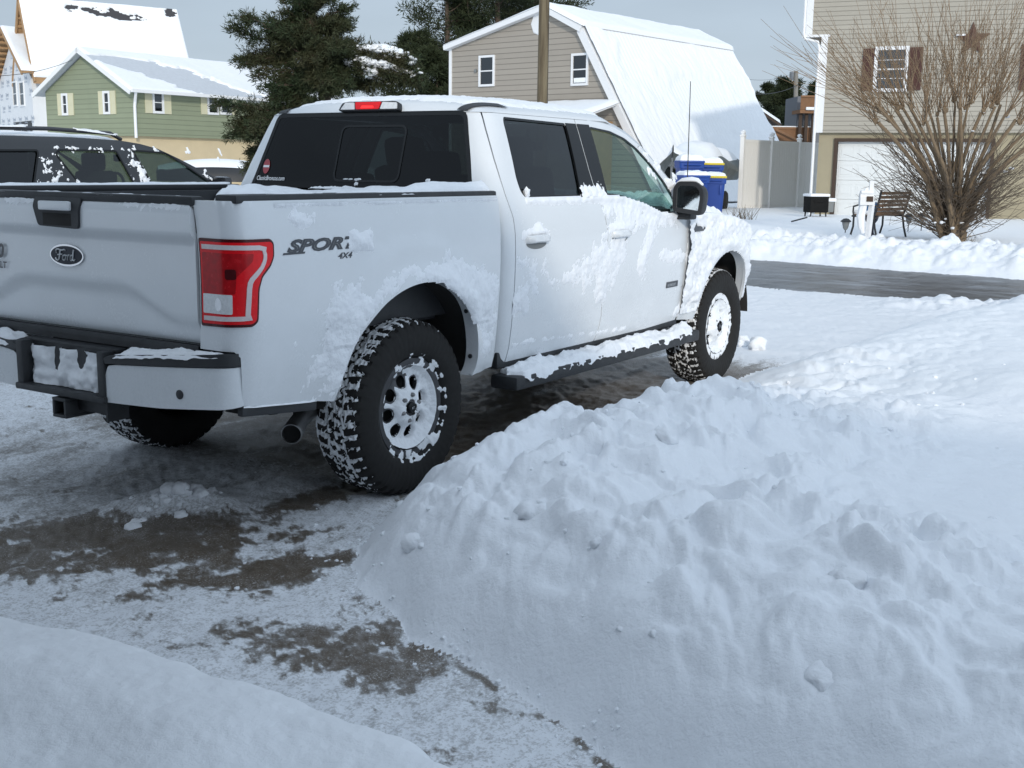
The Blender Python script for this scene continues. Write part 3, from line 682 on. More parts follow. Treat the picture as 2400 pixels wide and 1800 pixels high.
# exhaust
ex = at_y(630*K, 937*K, -.80); mb = MB()
e0 = np.array([ex[0]+.42, -.62, ex[2]+.06]); e1 = np.array([ex[0]+.18, -.69, ex[2]+.025]); mb.tube([e0, e1, ex], [.036, .040, .046], 20, cap=False)
mb.tube([ex, e1], [.041, .036], 20, cap=False)
dirn = (ex-e1)/np.linalg.norm(ex-e1); mb.tube([ex, ex+dirn*.005], [.0465, .0455], 24, cap=False); mb.tube([ex+dirn*.005, ex+dirn*.006], [.0455, .0415], 24, cap=False); mb.tube([ex+dirn*.006, ex-dirn*.004], [.0415, .0405], 24, cap=False); mb.build('exhaust_tip', M['steel'], truck, True)
mb = MB(); mb.tube([ex-dirn*.016, ex-dirn*.010], [.0415, .0415], 20); mb.build('bore_shade_disc', flat('bore_shade_black', (.004, .004, .004), .95), truck)  # black disc stands in for the shade inside the tailpipe
mb = MB(); mb.tube([(.3, -.42, .42), e0, e0+(e1-e0)*.3], [.045, .045, .04], 12); mb.build('exhaust_pipe', M['under'], truck, True)
# ---- cab
GAP = [(.54, .772), (.62, .775), (.80, .777), (1.08, .780), (1.22, .783), (1.30, .780), (1.36, .765), (1.42, .757), (1.50, .762), (1.60, .772), (1.75, .800), (1.838, .822)]
BGAP = [(.525, 1.735), (.62, 1.757), (.70, 1.768), (.78, 1.755), (.95, 1.770), (1.08, 1.776), (1.20, 1.774), (1.30, 1.752), (1.38, 1.722), (1.47, 1.702), (1.58, 1.708), (1.70, 1.722), (1.838, 1.745)]
def gapline(T, d): return [(x+d, z) for z, x in T]
def wedge(z): return cab_xr(z)+.10-.157-float(np.interp(z, [1.43, 1.84], [.045, .0]))
zq = [.54, .9, 1.2, 1.40, 1.5, 1.6, 1.7, 1.84]
quarter = panel('cab_corner', gapline(GAP, -.004)+[(wedge(z), z) for z in zq[::-1]], cab_map, M['paint'], truck, .03, flange=.02)
mirror_part(quarter)
RW = [(.935, 1.40), (1.525, 1.40), (1.545, 1.46), (1.615, 1.78), (1.612, 1.812), (.975, 1.822), (.955, 1.79), (.90, 1.50), (.905, 1.43)]
rear_door = panel('rear_door', gapline(GAP, .004)+[(x-.004, z) for z, x in BGAP[::-1]], cab_map, M['paint'], truck, .035, holes=[round_poly(RW, .03)], flange=.02)
FW = [(1.835, 1.405), (1.93, 1.40), (2.06, 1.385), (2.28, 1.335), (2.50, 1.285), (2.66, 1.272), (2.745, 1.29), (2.74, 1.38), (2.66, 1.49), (2.54, 1.60), (2.42, 1.69), (2.30, 1.747), (2.14, 1.785), (1.905, 1.803), (1.88, 1.79)]
ATOP = [(1.90, 1.838), (2.08, 1.828), (2.22, 1.805), (2.34, 1.768), (2.46, 1.708), (2.60, 1.605), (2.74, 1.49), (2.85, 1.385), (2.90, 1.30)]
front_door = panel('front_door', gapline(BGAP, .004)+ATOP+[(2.905, 1.22), (2.895, .95), (2.878, .77), (2.86, .56)], cab_map, M['paint'], truck, .035, holes=[round_poly(FW, .02)], flange=.02)
panel('rear_window', inset(round_poly(RW, .03), -.012), cab_map, M['glass_dark'], rear_door, .05, off=-.008, flange=0)
panel('front_window', inset(round_poly(FW, .02), -.012), cab_map, M['glass_clear'], front_door, .05, off=-.008, flange=0)
def black_trim(par, hole, w=.012, nm='window_seal'):
    o = inset(hole, -.003); i2 = inset(hole, w); panel(nm, o, cab_map, M['gloss_black'], par, .05, holes=[i2], off=-.003, flange=0)
black_trim(rear_door, round_poly(RW, .03)); black_trim(front_door, round_poly(FW, .02))
bz = [1.385, 1.45, 1.55, 1.65, 1.75, 1.812]
panel('pillar_trim', [(np.interp(z, [1.40, 1.46, 1.80], [1.520, 1.538, 1.615]), z) for z in bz[::-1]]+[(float(np.interp(z, [q[0] for q in BGAP], [q[1] for q in BGAP]))-.006, z) for z in bz], cab_map, M['gloss_black'], rear_door, .03, off=.003, flange=.006)
panel('pillar_trim', [(float(np.interp(z, [q[0] for q in BGAP], [q[1] for q in BGAP]))+.006, z) for z in bz[::-1]]+[(np.interp(z, [1.40, 1.80], [1.838, 1.892]), z) for z in bz], cab_map, M['gloss_black'], front_door, .03, off=.003, flange=.006)
def handle(par, cx, cz):
    mb = MB()
    P = [cab_map(cx+a, cz+.004*math.sin(math.pi*(a+.105)/.21)) for a in np.linspace(-.105, .105, 9)]
    V = []; 
    for i, p in enumerate(P):
        k = min(1, 2.2*math.sin(math.pi*i/8)); y = p[1]-.012-.030*k
        V += [(p[0], y+.016, p[2]+.021), (p[0], y, p[2]+.012), (p[0], y, p[2]-.012), (p[0], y+.016, p[2]-.021)]
    Fs = [(4*i+j, 4*i+(j+1) % 4, 4*i+4+(j+1) % 4, 4*i+4+j) for i in range(8) for j in range(4)]+[(3, 2, 1, 0), (32, 33, 34, 35)]
    mb.add(V, Fs); mb.build('door_handle', M['paint'], par, True, 60, True)
    panel('handle_pocket', ellipse(cx-.005, cz-.022, .10, .030, 24), cab_map, M['badge_grey'], par, .03, off=.0012, flange=0)
handle(rear_door, .985, 1.185); handle(front_door, 1.93, 1.175)
panel('door_badge', [(2.615, .795), (2.785, .797), (2.785, .835), (2.615, .833)], cab_map, M['badge_dark'], front_door, .05, off=.004, flange=.004)
text_on('door_badge_lettering', 'ECOBOOST', .022, lambda a, b: cab_map(2.625+a, .806+b), M['silver'], front_door, .1, 1.05, .0006, .0058, .001)
for d in (rear_door, front_door):
    m2 = mirror_part(d)
    for ch in list(d.children):
        if ch.name.split('.')[0] in ('rear_window', 'front_window', 'pillar_trim', 'window_seal'): mirror_part(ch, m2)
for sg in (-1, 1): mb = MB(); mb.box((1.80, sg*.86, .56), (2.2, .16, .09), bev=.01); mb.build('rocker_panel', M['plastic'], truck, True)
# rear face of the cab: t = -y
def rw_map(t, z): return (cab_xr(z)-.018*(1-(t/.82)**2)+.004, -t, z)
RG = round_poly([(-.797, 1.40), (.797, 1.40), (.665, 1.842), (-.665, 1.842)], .04)
rg = panel('back_window', RG, rw_map, M['glass_rear'], truck, .05, flange=.0)
panel('window_frame', inset(RG, -.006), rw_map, M['gloss_black'], rg, .05, holes=[inset(RG, .018)], off=.002, flange=.01)
sl0 = round_poly([(-.150, 1.475), (.30, 1.475), (.30, 1.768), (-.148, 1.768)], .04)
panel('slider_frame', inset(sl0, -.008), rw_map, M['gloss_black'], rg, .04, holes=[inset(sl0, .004)], off=.004, flange=.004)
text_on('window_lettering', 'ClassicBroncos.com', .036, lambda a, b: rw_map(-.752+a, 1.466+b), M['white_plain'], rg, .1, .78, .0006, .005, .001)
dc = panel('window_decal', ellipse(-.690, 1.545, .027, .042, 26), rw_map, M['red_print'], rg, .03, off=.004, flange=0)
panel('decal_bar', [(-.714, 1.539), (-.666, 1.539), (-.666, 1.551), (-.714, 1.551)], rw_map, M['white_plain'], rg, .03, off=.005, flange=0)
# roof
YE = .766
def zt(x): return 1.912+.042*math.sin(math.pi*min(1, max(0, (x-.62)/2.05)))-.035*float(sst(2.05, 2.42, x))
def roof_map(x, y):
    k = min(1, abs(y)/YE); d = min(1, max(0, (x-roof_x0(y))/.24))
    zz = 1.840+(zt(x)-1.840)*(1-k**2.8)**.6*(1-(1-d)**2.3)**.55
    if x > 2.1: zz -= .14*((x-2.1)/.3)**2*k**3
    return (x, y, zz)
def roof_x0(y):
    a = abs(y)
    return .801-.018*(1-(min(a, .665)/.82)**2)+(.10*(1-math.sqrt(max(0, 1-min(1, (a-.665)/.1015)**2))) if a > .665 else 0)
V = []; nx, ny = 40, 61
for i in range(nx):
    for j in range(ny):
        y = -YE*math.cos(math.pi*j/(ny-1)); xx = roof_x0(y)+(2.36-.10*(y/YE)**2-roof_x0(y))*i/(nx-1); V.append(roof_map(xx, y))
Fs = [(i*ny+j, (i+1)*ny+j, (i+1)*ny+j+1, i*ny+j+1) for i in range(nx-1) for j in range(ny-1)]
roof = mb_faces('roof', V, Fs, M['paint'], truck, True)
for sg in (-1, 1):   # dark drip strips at the roof's rear corners
    P = []
    for i in range(16):
        y = sg*(.640+.055*(i/15)); x = roof_x0(y)+.004+.30*(i/15)**1.3; P.append(tuple(np.array(roof_map(x, y))+(-.003, 0, .004)))
    V, Fs = [], []
    for (x, y, z) in P: V += [(x, y-.034, roof_map(x, y-.034)[2]+.006), (x, y+.034, roof_map(x, y+.034)[2]+.006)]
    Fs = [(2*i, 2*i+2, 2*i+3, 2*i+1) for i in range(len(P)-1)]; mb_faces('drip_strip', V, Fs, M['plastic'], roof, True)
# high brake light
def hb(t, z): return (roof_x0(t)-.020+.012*(z-1.86)/.04, -t, z)
hbl = panel('high_brake_light', round_poly([(-.185, 1.856), (.245, 1.856), (.235, 1.898), (.20, 1.904), (-.13, 1.904), (-.165, 1.898)], .012), hb, M['plastic'], truck, .03, flange=.03)
panel('cargo_lamp_lens', round_poly([(-.168, 1.861), (-.065, 1.861), (-.075, 1.899), (-.14, 1.899)], .006), hb, M['clearlens'], hbl, .02, off=.004, flange=.004)
panel('cargo_lamp_lens', round_poly([(.115, 1.861), (.232, 1.861), (.226, 1.894), (.125, 1.899)], .006), hb, M['clearlens'], hbl, .02, off=.004, flange=.004)
panel('brake_lens', round_poly([(-.055, 1.861), (.105, 1.861), (.117, 1.900), (-.067, 1.900)], .006), hb, M['red_lens'], hbl, .02, off=.005, flange=.005)
ge = NT('lit_red_lamp'); ge.set(base_color=(.5, .01, .01), roughness=.1, emission=(1, .02, .02), emission_strength=1.1)
panel('brake_lamp_filament', round_poly([(-.02, 1.866), (.07, 1.866), (.065, 1.878), (-.015, 1.880)], .004), hb, ge.m, hbl, .02, off=.0065, flange=.001)
# windscreen, pillars, bonnet
def ws_map(t, k):
    w0 = .69+.13*k; x = 2.34+.80*k-.10*(t)**2*(1-.2*k); return (x, -t*w0, 1.865-.575*k+.02*math.sin(math.pi*k)-.03*t*t*(1-k))
panel('windscreen', [(-1, 0), (1, 0), (1, 1), (-1, 1)], ws_map, M['glass_clear'], truck, .12, flange=0)
for sg in (-1, 1):
    V, Fs = [], []; A = resample(ATOP, .05, False)
    for (x, z) in A:
        p = cab_map(x, z); k = min(1, max(0, (1.865-z)/.575)); q = ws_map(sg*-1*(1 if sg < 0 else 1)*-1, k) if False else ws_map(1, k)
        V += [(p[0], -sg*p[1]*-1 if False else sg*abs(p[1]), p[2]), (p[0]+.03, sg*(abs(p[1])-.03), p[2]+.025), (p[0]+.075, sg*(abs(p[1])-.085), p[2]+.012)]
    n = len(A); Fs = [((3*i+k, 3*i+k+1, 3*i+4+k, 3*i+3+k) if sg > 0 else (3*i+k, 3*i+3+k, 3*i+4+k, 3*i+k+1)) for i in range(n-1) for k in range(2)]
    mb_faces('windscreen_pillar', V, Fs, M['paint'], truck, True)
def hood_map(x, y):
    e = .885-front_taper(x)*.9; k = min(1, abs(y)/e); zz = np.interp(x, [2.9, 3.3, 3.7, 4.1, 4.4], [1.285, 1.275, 1.238, 1.165, 1.08]); return (x, y, zz+.055*(1-k**3)-.012*math.exp(-((abs(y)-.5)/.04)**2))
V = []; nx, ny = 26, 41
for i in range(nx):
    x = 2.96+1.36*i/(nx-1); e = .885-front_taper(x)*.9
    V += [hood_map(x, -e+2*e*j/(ny-1)) for j in range(ny)]
hood = mb_faces('bonnet', V, [(i*ny+j, (i+1)*ny+j, (i+1)*ny+j+1, i*ny+j+1) for i in range(nx-1) for j in range(ny-1)], M['paint'], truck, True)
aF = [(ARC_F[0]+.515*math.cos(a), ARC_F[1]+.535*math.sin(a)) for a in np.linspace(math.pi-.16, .22, 34)]
fender = panel('front_fender', [(2.888, .555), (3.02, .545)]+aF+[(4.16, .56), (4.34, .60), (4.38, .85), (4.34, 1.05), (4.24, 1.115), (4.08, 1.165), (3.7, 1.232), (3.3, 1.27), (2.96, 1.285), (2.912, 1.22), (2.903, .95), (2.886, .77)], cab_map, M['paint'], truck, .035, flange=.02)
arch_lip(aF, cab_map, 'wheel_arch_lip', fender)
mirror_part(fender)
ftr = MB(); ftr.box((3.065, -1.0, 1.165), (.20, .012, .035), bev=.005); ftr.lathe([(.0, -.008), (.036, -.008), (.040, 0), (.036, .006)], 20, 'y', (2.99, -1.0, 1.178)); ftr.lathe([(.0, -.006), (.022, -.006), (.026, 0)], 20, 'y', (3.16, -1.0, 1.178)); ftr.build('fender_badge', M['badge_dark'], fender, True)
mb = MB(); mb.box((4.30, 0, .90), (.10, 1.25, .46), bev=.03); mb.box((4.28, 0, .60), (.22, 1.5, .16), bev=.04); mb.build('front_grille', M['plastic'], truck, True)
for sg in (-1, 1): mb = MB(); mb.box((4.30, sg*.60, .98), (.10, .26, .20), bev=.03); mb.build('headlight', M['clearlens'], truck, True)
mb = MB(); mb.tube([(3.30, -.80, 1.25), (3.295, -.80, 1.30)], [.014, .009], 10); mb.tube([(3.295, -.80, 1.30), (3.275, -.802, 2.155)], [.0042, .0028], 6); mb.build('radio_aerial', M['plastic'], truck, True)
# mirrors
def door_mirror(sg):
    prof = round_poly([(-.112, -.092), (.088, -.115), (.104, .0), (.096, .055), (.05, .097), (-.082, .097), (-.112, .055)], .028)
    X0, Y0, Z0 = 2.72, -1.10, 1.385
    mb = MB(); V = []; n = len(prof); lay = [(-.055, 1.0), (-.05, 1.02), (.0, 1.0), (.05, .86), (.085, .55), (.095, .2)]
    for dx, k in lay: V += [(X0+dx, Y0-a*k, Z0+b*k) for a, b in prof]
    Fs = [(l*n+i, l*n+(i+1) % n, (l+1)*n+(i+1) % n, (l+1)*n+i) for l in range(len(lay)-1) for i in range(n)]+[tuple((len(lay)-1)*n+i for i in range(n))]
    mb.add(V, Fs); mb.box((2.78, -.99, 1.262), (.10, .20, .05), bev=.015)
    o = mb.build('door_mirror', M['plastic'], truck, True, 40, True)
    g = panel('mirror_glass', inset(prof, .022), lambda a, b: (X0-.048+.02*a, Y0-a, Z0+b), M['mirror'], o, .03, flange=0)
    panel('mirror_rim', prof, lambda a, b: (X0-.056, Y0-a, Z0+b), M['plastic'], o, .03, holes=[inset(prof, .026)], flange=.012)
    return o
mr = door_mirror(-1); ml = mirror_part(mr)
for ch in list(mr.children): mirror_part(ch, ml)
# running boards
for sg in (-1, 1):
    mb = MB(); mb.box((1.82, sg*1.0, .455), (2.30, .17, .075), bev=.02)
    for x in (.95, 1.8, 2.7): mb.box((x, sg*.84, .50), (.06, .26, .04))
    rbd = mb.build('running_board', M['plastic'], truck, True)
    if sg < 0: board = rbd
# wells and underbody
for cx, cz in (ARC_R, ARC_F):
    for sg in (-1, 1):
        mb = MB(); mb.lathe([(.0, 0), (.56, 0), (.575, -.36)] if sg < 0 else [(.575, .36), (.56, 0), (0, 0)], 30, 'y', (cx, sg*.575, cz+.005), a0=.05, a1=math.pi-.05); mb.build('wheel_well', M['under'], truck, True)
mb = MB(); mb.box((1.65, 0, .66), (4.9, 1.10, .10)); mb.box((1.8, 0, .62), (2.2, 1.7, .06))
for sg in (-1, 1): mb.box((1.65, sg*.45, .53), (4.7, .09, .14))
mb.tube([(0, -.72, .42), (0, .72, .42)], .045, 12); mb.lathe([(0, -.14), (.10, -.1), (.15, 0), (.10, .1), (0, .14)], 16, 'x', (0, .02, .42)); mb.tube([(3.683, -.7, .42), (3.683, .7, .42)], .04, 10)
for sg in (-1, 1): mb.tube([(-.12, sg*.50, .40), (-.16, sg*.52, .78)], .028, 10); mb.box((.15, sg*.47, .40), (.9, .07, .03))
mb.box((2.2, .2, .44), (.7, .4, .14), bev=.03); mb.build('chassis', M['under'], truck, True)
# cabin
def cushion(name, c, d, rz, mat=None, tilt=0, bev=.05):
    mb = MB(); mb.box((0, 0, 0), d, bev=bev, M=Matrix.Translation(c) @ Matrix.Rotation(tilt, 4, 'Y')); return mb.build(name, mat or M['interior'], truck, True, 60)
for y in (-.40, .40):
    s = cushion('seat', (2.02, y, .98), (.52, .52, .16), 0); b = cushion('seat_back', (1.74, y, 1.26), (.13, .50, .62), 0, tilt=-.25); h = cushion('head_rest', (1.64, y, 1.64), (.10, .28, .20), 0, tilt=-.2); b.parent = s; h.parent = s
for y in (-.36, .36):
    s = cushion('rear_seat', (1.10, y, 1.0), (.50, .66, .14), 0); b = cushion('seat_back', (.90, y, 1.26), (.12, .66, .52), 0, tilt=-.2); h = cushion('head_rest', (.86, y+.08*np.sign(y), 1.56), (.10, .26, .16), 0, tilt=-.2); b.parent = s; h.parent = s
mb = MB(); mb.box((2.86, 0, 1.20), (.40, 1.62, .22), bev=.06); mb.box((2.68, .40, 1.24), (.12, .34, .10), bev=.03); mb.box((2.72, 0, 1.15), (.16, .34, .36), bev=.03); mb.build('dashboard', M['interior'], truck, True)
mb = MB(); st = [(2.50+.19*math.cos(a)*.35, .40+.19*math.sin(a), 1.26+.19*math.cos(a)*.94) for a in np.linspace(0, 2*math.pi, 25)]; mb.tube(st, .016, 8, cap=False); mb.tube([(2.5, .22, 1.26), (2.5, .58, 1.26)], .02, 8); mb.tube([(2.5, .4, 1.26), (2.66, .4, 1.20)], .03, 8); mb.build('steering_wheel', M['interior'], truck, True)
mb = MB(); mb.box((1.8, 0, .74), (2.3, 1.6, .10)); mb.box((1.95, 0, 1.0), (.6, .24, .30), bev=.03)
for sg in (-1, 1): mb.box((1.85, sg*.86, 1.05), (2.0, .05, .50))
mb.build('cabin_floor', M['interior'], truck)
mb = MB(); mb.box((1.55, 0, 1.855), (1.35, 1.30, .02)); mb.build('headliner', M['interior_light'], truck)
mb = MB(); mb.box((2.45, -.0, 1.70), (.03, .24, .06), bev=.012); mb.tube([(2.45, 0, 1.72), (2.46, 0, 1.81)], .012, 8); mb.build('rear_view_mirror', M['interior'], truck, True)
# ---- wheels
def tread_depth(u, v):
    """0 on the block tops, 1 in the grooves. u: pitch count round the tyre, v: -1..1 across"""
    tri = np.abs((u % 1)-.5)*2
    zig = .36+.10*(tri-.5); g1 = np.abs(np.abs(v)-zig)-.045
    mid = np.abs(v+.10*np.sign(np.sin(u*np.pi)))-.0; c1 = np.abs(((u*1.0+.55*v) % 1)-.5)-.42
    g2 = np.where(np.abs(v) < zig, -(np.abs(((u+.5*v) % 1)-.5)-.38), 1)
    g4 = np.where(np.abs(v) < zig, np.abs(v-.09*np.where((u % 1) > .5, 1, -1))-.03, 1)
    g3 = np.where(np.abs(v) > zig, -(np.abs(((u+.45+.35*np.abs(v)) % 1)-.5)-.33), 1)
    g = np.minimum(np.minimum(g1, g4), np.minimum(g2, g3)); return 1-sst(-.01, .045, g)
TP = [(.240, -.10), (.250, -.122), (.275, -.137), (.31, -.143), (.345, -.1425), (.372, -.138), (.395, -.130), (.409, -.119), (.417, -.104)]
def tyre_profile():
    side = TP; tread = [(.4255-.0085*(abs(w)/.104)**3, w) for w in np.linspace(-.104, .104, 37)[1:-1]]
    return np.array(side+tread+[(r, -w) for r, w in side[::-1]])
def make_tyre(parent):
    P = tyre_profile(); L = [0]
    n = 560; th = np.linspace(0, 2*np.pi, n, endpoint=False); rr = P[:, 0][:, None]+0*th[None]; ww = P[:, 1][:, None]+0*th[None]
    v = np.clip(P[:, 1]/.118, -1.15, 1.15)[:, None]+0*th[None]; u = th[None]*44/(2*np.pi)+0*v
    dep = tread_depth(u, v)*(P[:, 0][:, None] > .378); dep = dep*np.where(P[:, 0] < .405, .6, 1)[:, None]
    rr = rr-.0125*dep*np.where(P[:, 0] < .40, .3, 1)[:, None]; ww = ww-np.sign(ww)*.006*dep*(np.abs(ww) > .115)
    # moulded sidewall ribs
    m = (P[:, 0] > .28) & (P[:, 0] < .36); ww = ww+np.sign(ww)*(.0004*np.sign(np.sin(th*60)))[None]*m[:, None]
    V = np.stack([rr*np.cos(th), ww, rr*np.sin(th)], -1).reshape(-1, 3); k = len(P)
    i = np.arange(k-1)[:, None]; j = np.arange(n)[None]; j2 = (j+1) % n; q = np.stack([i*n+j, (i+1)*n+j, (i+1)*n+j2, i*n+j2], -1).reshape(-1, 4)
    return mesh_np('tyre', V, q, M['rubber'], parent, True, 40)
def dish(r):   # outward offset (towards -y) of the wheel disc
    return float(np.interp(r, [0, .03, .065, .085, .115, .15, .19, .207], [.112, .112, .108, .088, .074, .066, .080, .104]))
def dmap(a, b): r = math.hypot(a, b); return (a, -dish(r), b)
def make_wheel(snow_T, seed):
    holes = [[(.127*math.cos(q)+.031*math.cos(t), .127*math.sin(q)+.031*math.sin(t)) for t in np.linspace(0, 2*np.pi, 18, endpoint=False)] for q in np.arange(8)*math.pi/4+.2]
    wh = panel('wheel', ellipse(0, 0, .207, .207, 64), dmap, M['darksteel'], truck, .02, holes=holes, flange=.02)
    mb = MB(); mb.lathe([(.195, .10), (.207, -.100), (.209, -.110), (.238, -.114), (.243, -.108), (.243, -.09), (.225, -.06), (.215, .06), (.235, .11)], 64, 'y'); mb.build('rim_ring', M['darksteel'], wh, True, 40)
    for k in range(6):
        mb = MB(); a = k*math.pi/3+.3; mb.lathe([(0, -.126), (.007, -.125), (.011, -.118), (.012, -.104)], 6, 'y', (.062*math.cos(a), 0, .062*math.sin(a))); mb.build('lug_nut', M['steel'], wh)
    mb = MB(); mb.lathe([(0, -.128), (.022, -.127), (.027, -.122), (.029, -.108)], 24, 'y'); hc = mb.build('hub_cap', M['gloss_black'], wh, True)
    text_on('hub_cap_lettering', 'MT', .018, lambda a, b: (-.011+a, -.1285, -.006+b), M['silver'], wh, 0, .8, .0003, .001, .001)
    mb = MB(); mb.lathe([(0, -.02), (.16, -.02), (.16, .02), (0, .02)], 32, 'y'); mb.lathe([(.0, .09), (.20, .09)], 32, 'y'); mb.build('brake_disc', M['under'], wh, True)
    make_tyre(wh)
    return wh
def pol_map(r, a): return (r*math.cos(a), -dish(r), r*math.sin(a))
def wheel_snow(wh, T, name='wheel_snow'):
    # snow caked on the disc and round the rim
    cling(name, lambda a, r: pol_map(r, a), 0, 2*math.pi, .040, .206, .0085, T, M['snow'], wh, under=.006, flip=True)
def ring_snow(wh, T):
    prof = lambda r: float(np.interp(r, [.205, .212, .238, .245, .262, .30], [-.109, -.112, -.115, -.112, -.130, -.1425]))
    cling('rim_snow', lambda a, r: (r*math.cos(a), prof(r), r*math.sin(a)), 0, 2*math.pi, .205, .285, .014, T, M['snow'], wh, under=.004, flip=True)
def tread_snow(wh, T, seed):
    n = 420; th = np.linspace(0, 2*np.pi, n+1); w = np.linspace(-.116, .116, 60); W_, TH = np.meshgrid(w, th, indexing='ij')
    base = .4255-.0085*(np.abs(W_)/.104)**3; u = TH*44/(2*np.pi); v = W_/.118
    dep = tread_depth(u, v); t = T(TH, W_); lvl = np.where(t > 0, -.0055+.0075*np.clip(t, 0, 1), -.016)
    R_ = base+lvl; V = np.stack([R_*np.cos(TH), W_, R_*np.sin(TH)], -1).reshape(-1, 3); m = n+1
    i = np.arange(len(w)-1)[:, None]; j = np.arange(n)[None]; q = np.stack([i*m+j, (i+1)*m+j, (i+1)*m+j+1, i*m+j+1], -1).reshape(-1, 4)
    keep = (t.ravel()[q] > 0).any(1); q = q[keep]; used = np.unique(q); re = np.zeros(len(V), int); re[used] = np.arange(len(used))
    mesh_np('tread_snow', V[used], re[q], M['snow'], wh, True)
ZW, YWH = .425, .80
wheels = []
for i, (x, sg) in enumerate(((0, -1), (3.683, -1), (0, 1), (3.683, 1))):
    if i == 0 or i == 1: wh = make_wheel(None, i)
    else: wh = copy_tree(wheels[0], truck)
    wh.location = (x, sg*YWH, ZW); wh.rotation_euler = (0, 0, 0 if sg < 0 else math.pi)
    if i == 1: wh.rotation_euler = (0, 1.1, 0)
    wheels.append(wh)
cw, sw = math.cos, math.sin
def Trear(A, Rr):
    hol = np.min([np.hypot(Rr*np.cos(A)-.127*math.cos(q), Rr*np.sin(A)-.127*math.sin(q)) for q in np.arange(8)*math.pi/4+.2], 0)
    d = np.cos(A+.75); f = fbm(Rr*np.cos(A)*30, Rr*np.sin(A)*30, 3, 5)
    t = .008+.010*d*sst(.08, .15, Rr)+.004*f-.03*np.exp(-(hol/.033)**6) - .006*(Rr < .072)*(np.sin(A*6-1.8) > .1)
    t = np.where(Rr > .15, t+.012*np.clip(d, 0, 1)*sst(.15, .19, Rr), t); return np.minimum(t, .03)
wheel_snow(wheels[0], Trear)
ring_snow(wheels[0], lambda A, Rr: -.004+.012*fbm(Rr*np.cos(A)*22, Rr*np.sin(A)*22, 4, 15)+.006*np.cos(A+.5)*sst(.20, .25, Rr)-.004*np.cos(2*A)-.02*sst(.262, .285, Rr))
def Tfront(A, Rr):
    hol = np.min([np.hypot(Rr*np.cos(A)-.127*math.cos(q), Rr*np.sin(A)-.127*math.sin(q)) for q in (np.arange(8)*math.pi/4+.2)[[0, 1, 2, 4, 6]]], 0); f = fbm(Rr*np.cos(A)*24, Rr*np.sin(A)*24, 3, 45)
    return .016+.007*f-.03*np.exp(-(hol/.031)**4)*(1+.7*f)
wheel_snow(wheels[1], Tfront)
ring_snow(wheels[1], lambda A, Rr: .003+.009*fbm(Rr*np.cos(A)*20, Rr*np.sin(A)*20, 3, 55)-.03*sst(.238, .25, Rr))
def Ttread(TH, W_):   # world angle of tread: rear half (pi) is packed
    f = fbm(TH*14, W_*60, 4, 25, .6); return .25+.9*f+.45*np.cos(TH-2.4)+1.2*np.clip(-W_/.2, -.25, .25)*np.cos(TH-2)
tread_snow(wheels[0], lambda a, w: .10+.55*fbm(a*3.3, w*14, 2, 29)+.85*fbm(a*14, w*60, 4, 25, .6)+.35*np.cos(a-2.3)-.6*sst(-.05, -.118, w)*(1-.8*np.cos(a-2.2)), 1)
tread_snow(wheels[1], lambda a, w: .35+.8*fbm(a*14, w*60, 4, 35, .6)+.3*np.cos(a+1.1-3.0), 2)
tread_snow(wheels[2], lambda a, w: .2+.8*fbm(a*14, w*60, 4, 38, .6), 3)
# ---------------------------------------------------------------- snow on the pickup
def bl(A, B, cx, cy, sx, sy, a=0):
    ca, sa = math.cos(a), math.sin(a); u = (A-cx)*ca+(B-cy)*sa; v = -(A-cx)*sa+(B-cy)*ca; return np.exp(-((u/sx)**4+(v/sy)**4)**.5)
def crust(A, B, seed, sc=1.0): return .60*fbm(A*11*sc, B*11*sc, 5, seed, .68)+.20*billow(A*34*sc, B*34*sc, 3, seed+9, .65)
def Tbed(A, B):
    r = np.hypot(A-ARC_R[0], B-ARC_R[1]); ins = r < .545
    m = 1.05*bl(A, B, -.575, .985, .10, .095, .1)+.7*bl(A, B, -.60, .80, .07, .16, -.3)+.45*bl(A, B, -.70, .70, .22, .16)
    m += .95*bl(A, B, .44, .955, .23, .13, -.2)+.75*bl(A, B, .30, 1.02, .18, .07, -.5)+.7*bl(A, B, .50, .82, .10, .12)+.9*bl(A, B, .545, .655, .055, .055)
    m += .62*np.exp(-((r-.60)/.055)**2)*(B > .8)+1.7*bl(A, B, -.455, 1.238, .085, .040)+.55*bl(A, B, -.84, 1.36, .12, .035)+.5*bl(A, B, -.80, 1.325, .07, .03)
    m += .9*np.exp(-((B-1.402)/.010)**2)*(A > -.95)
    f = crust(A, B, 5); t = (m-.50+.60*f)*.015
    return np.where(ins | (m < .12), -1, np.minimum(t, .034))
cling('caked_snow', bed_map, -1.04, .625, .58, 1.405, .0085, Tbed, M['snow_rough'], bed_side, under=.003)
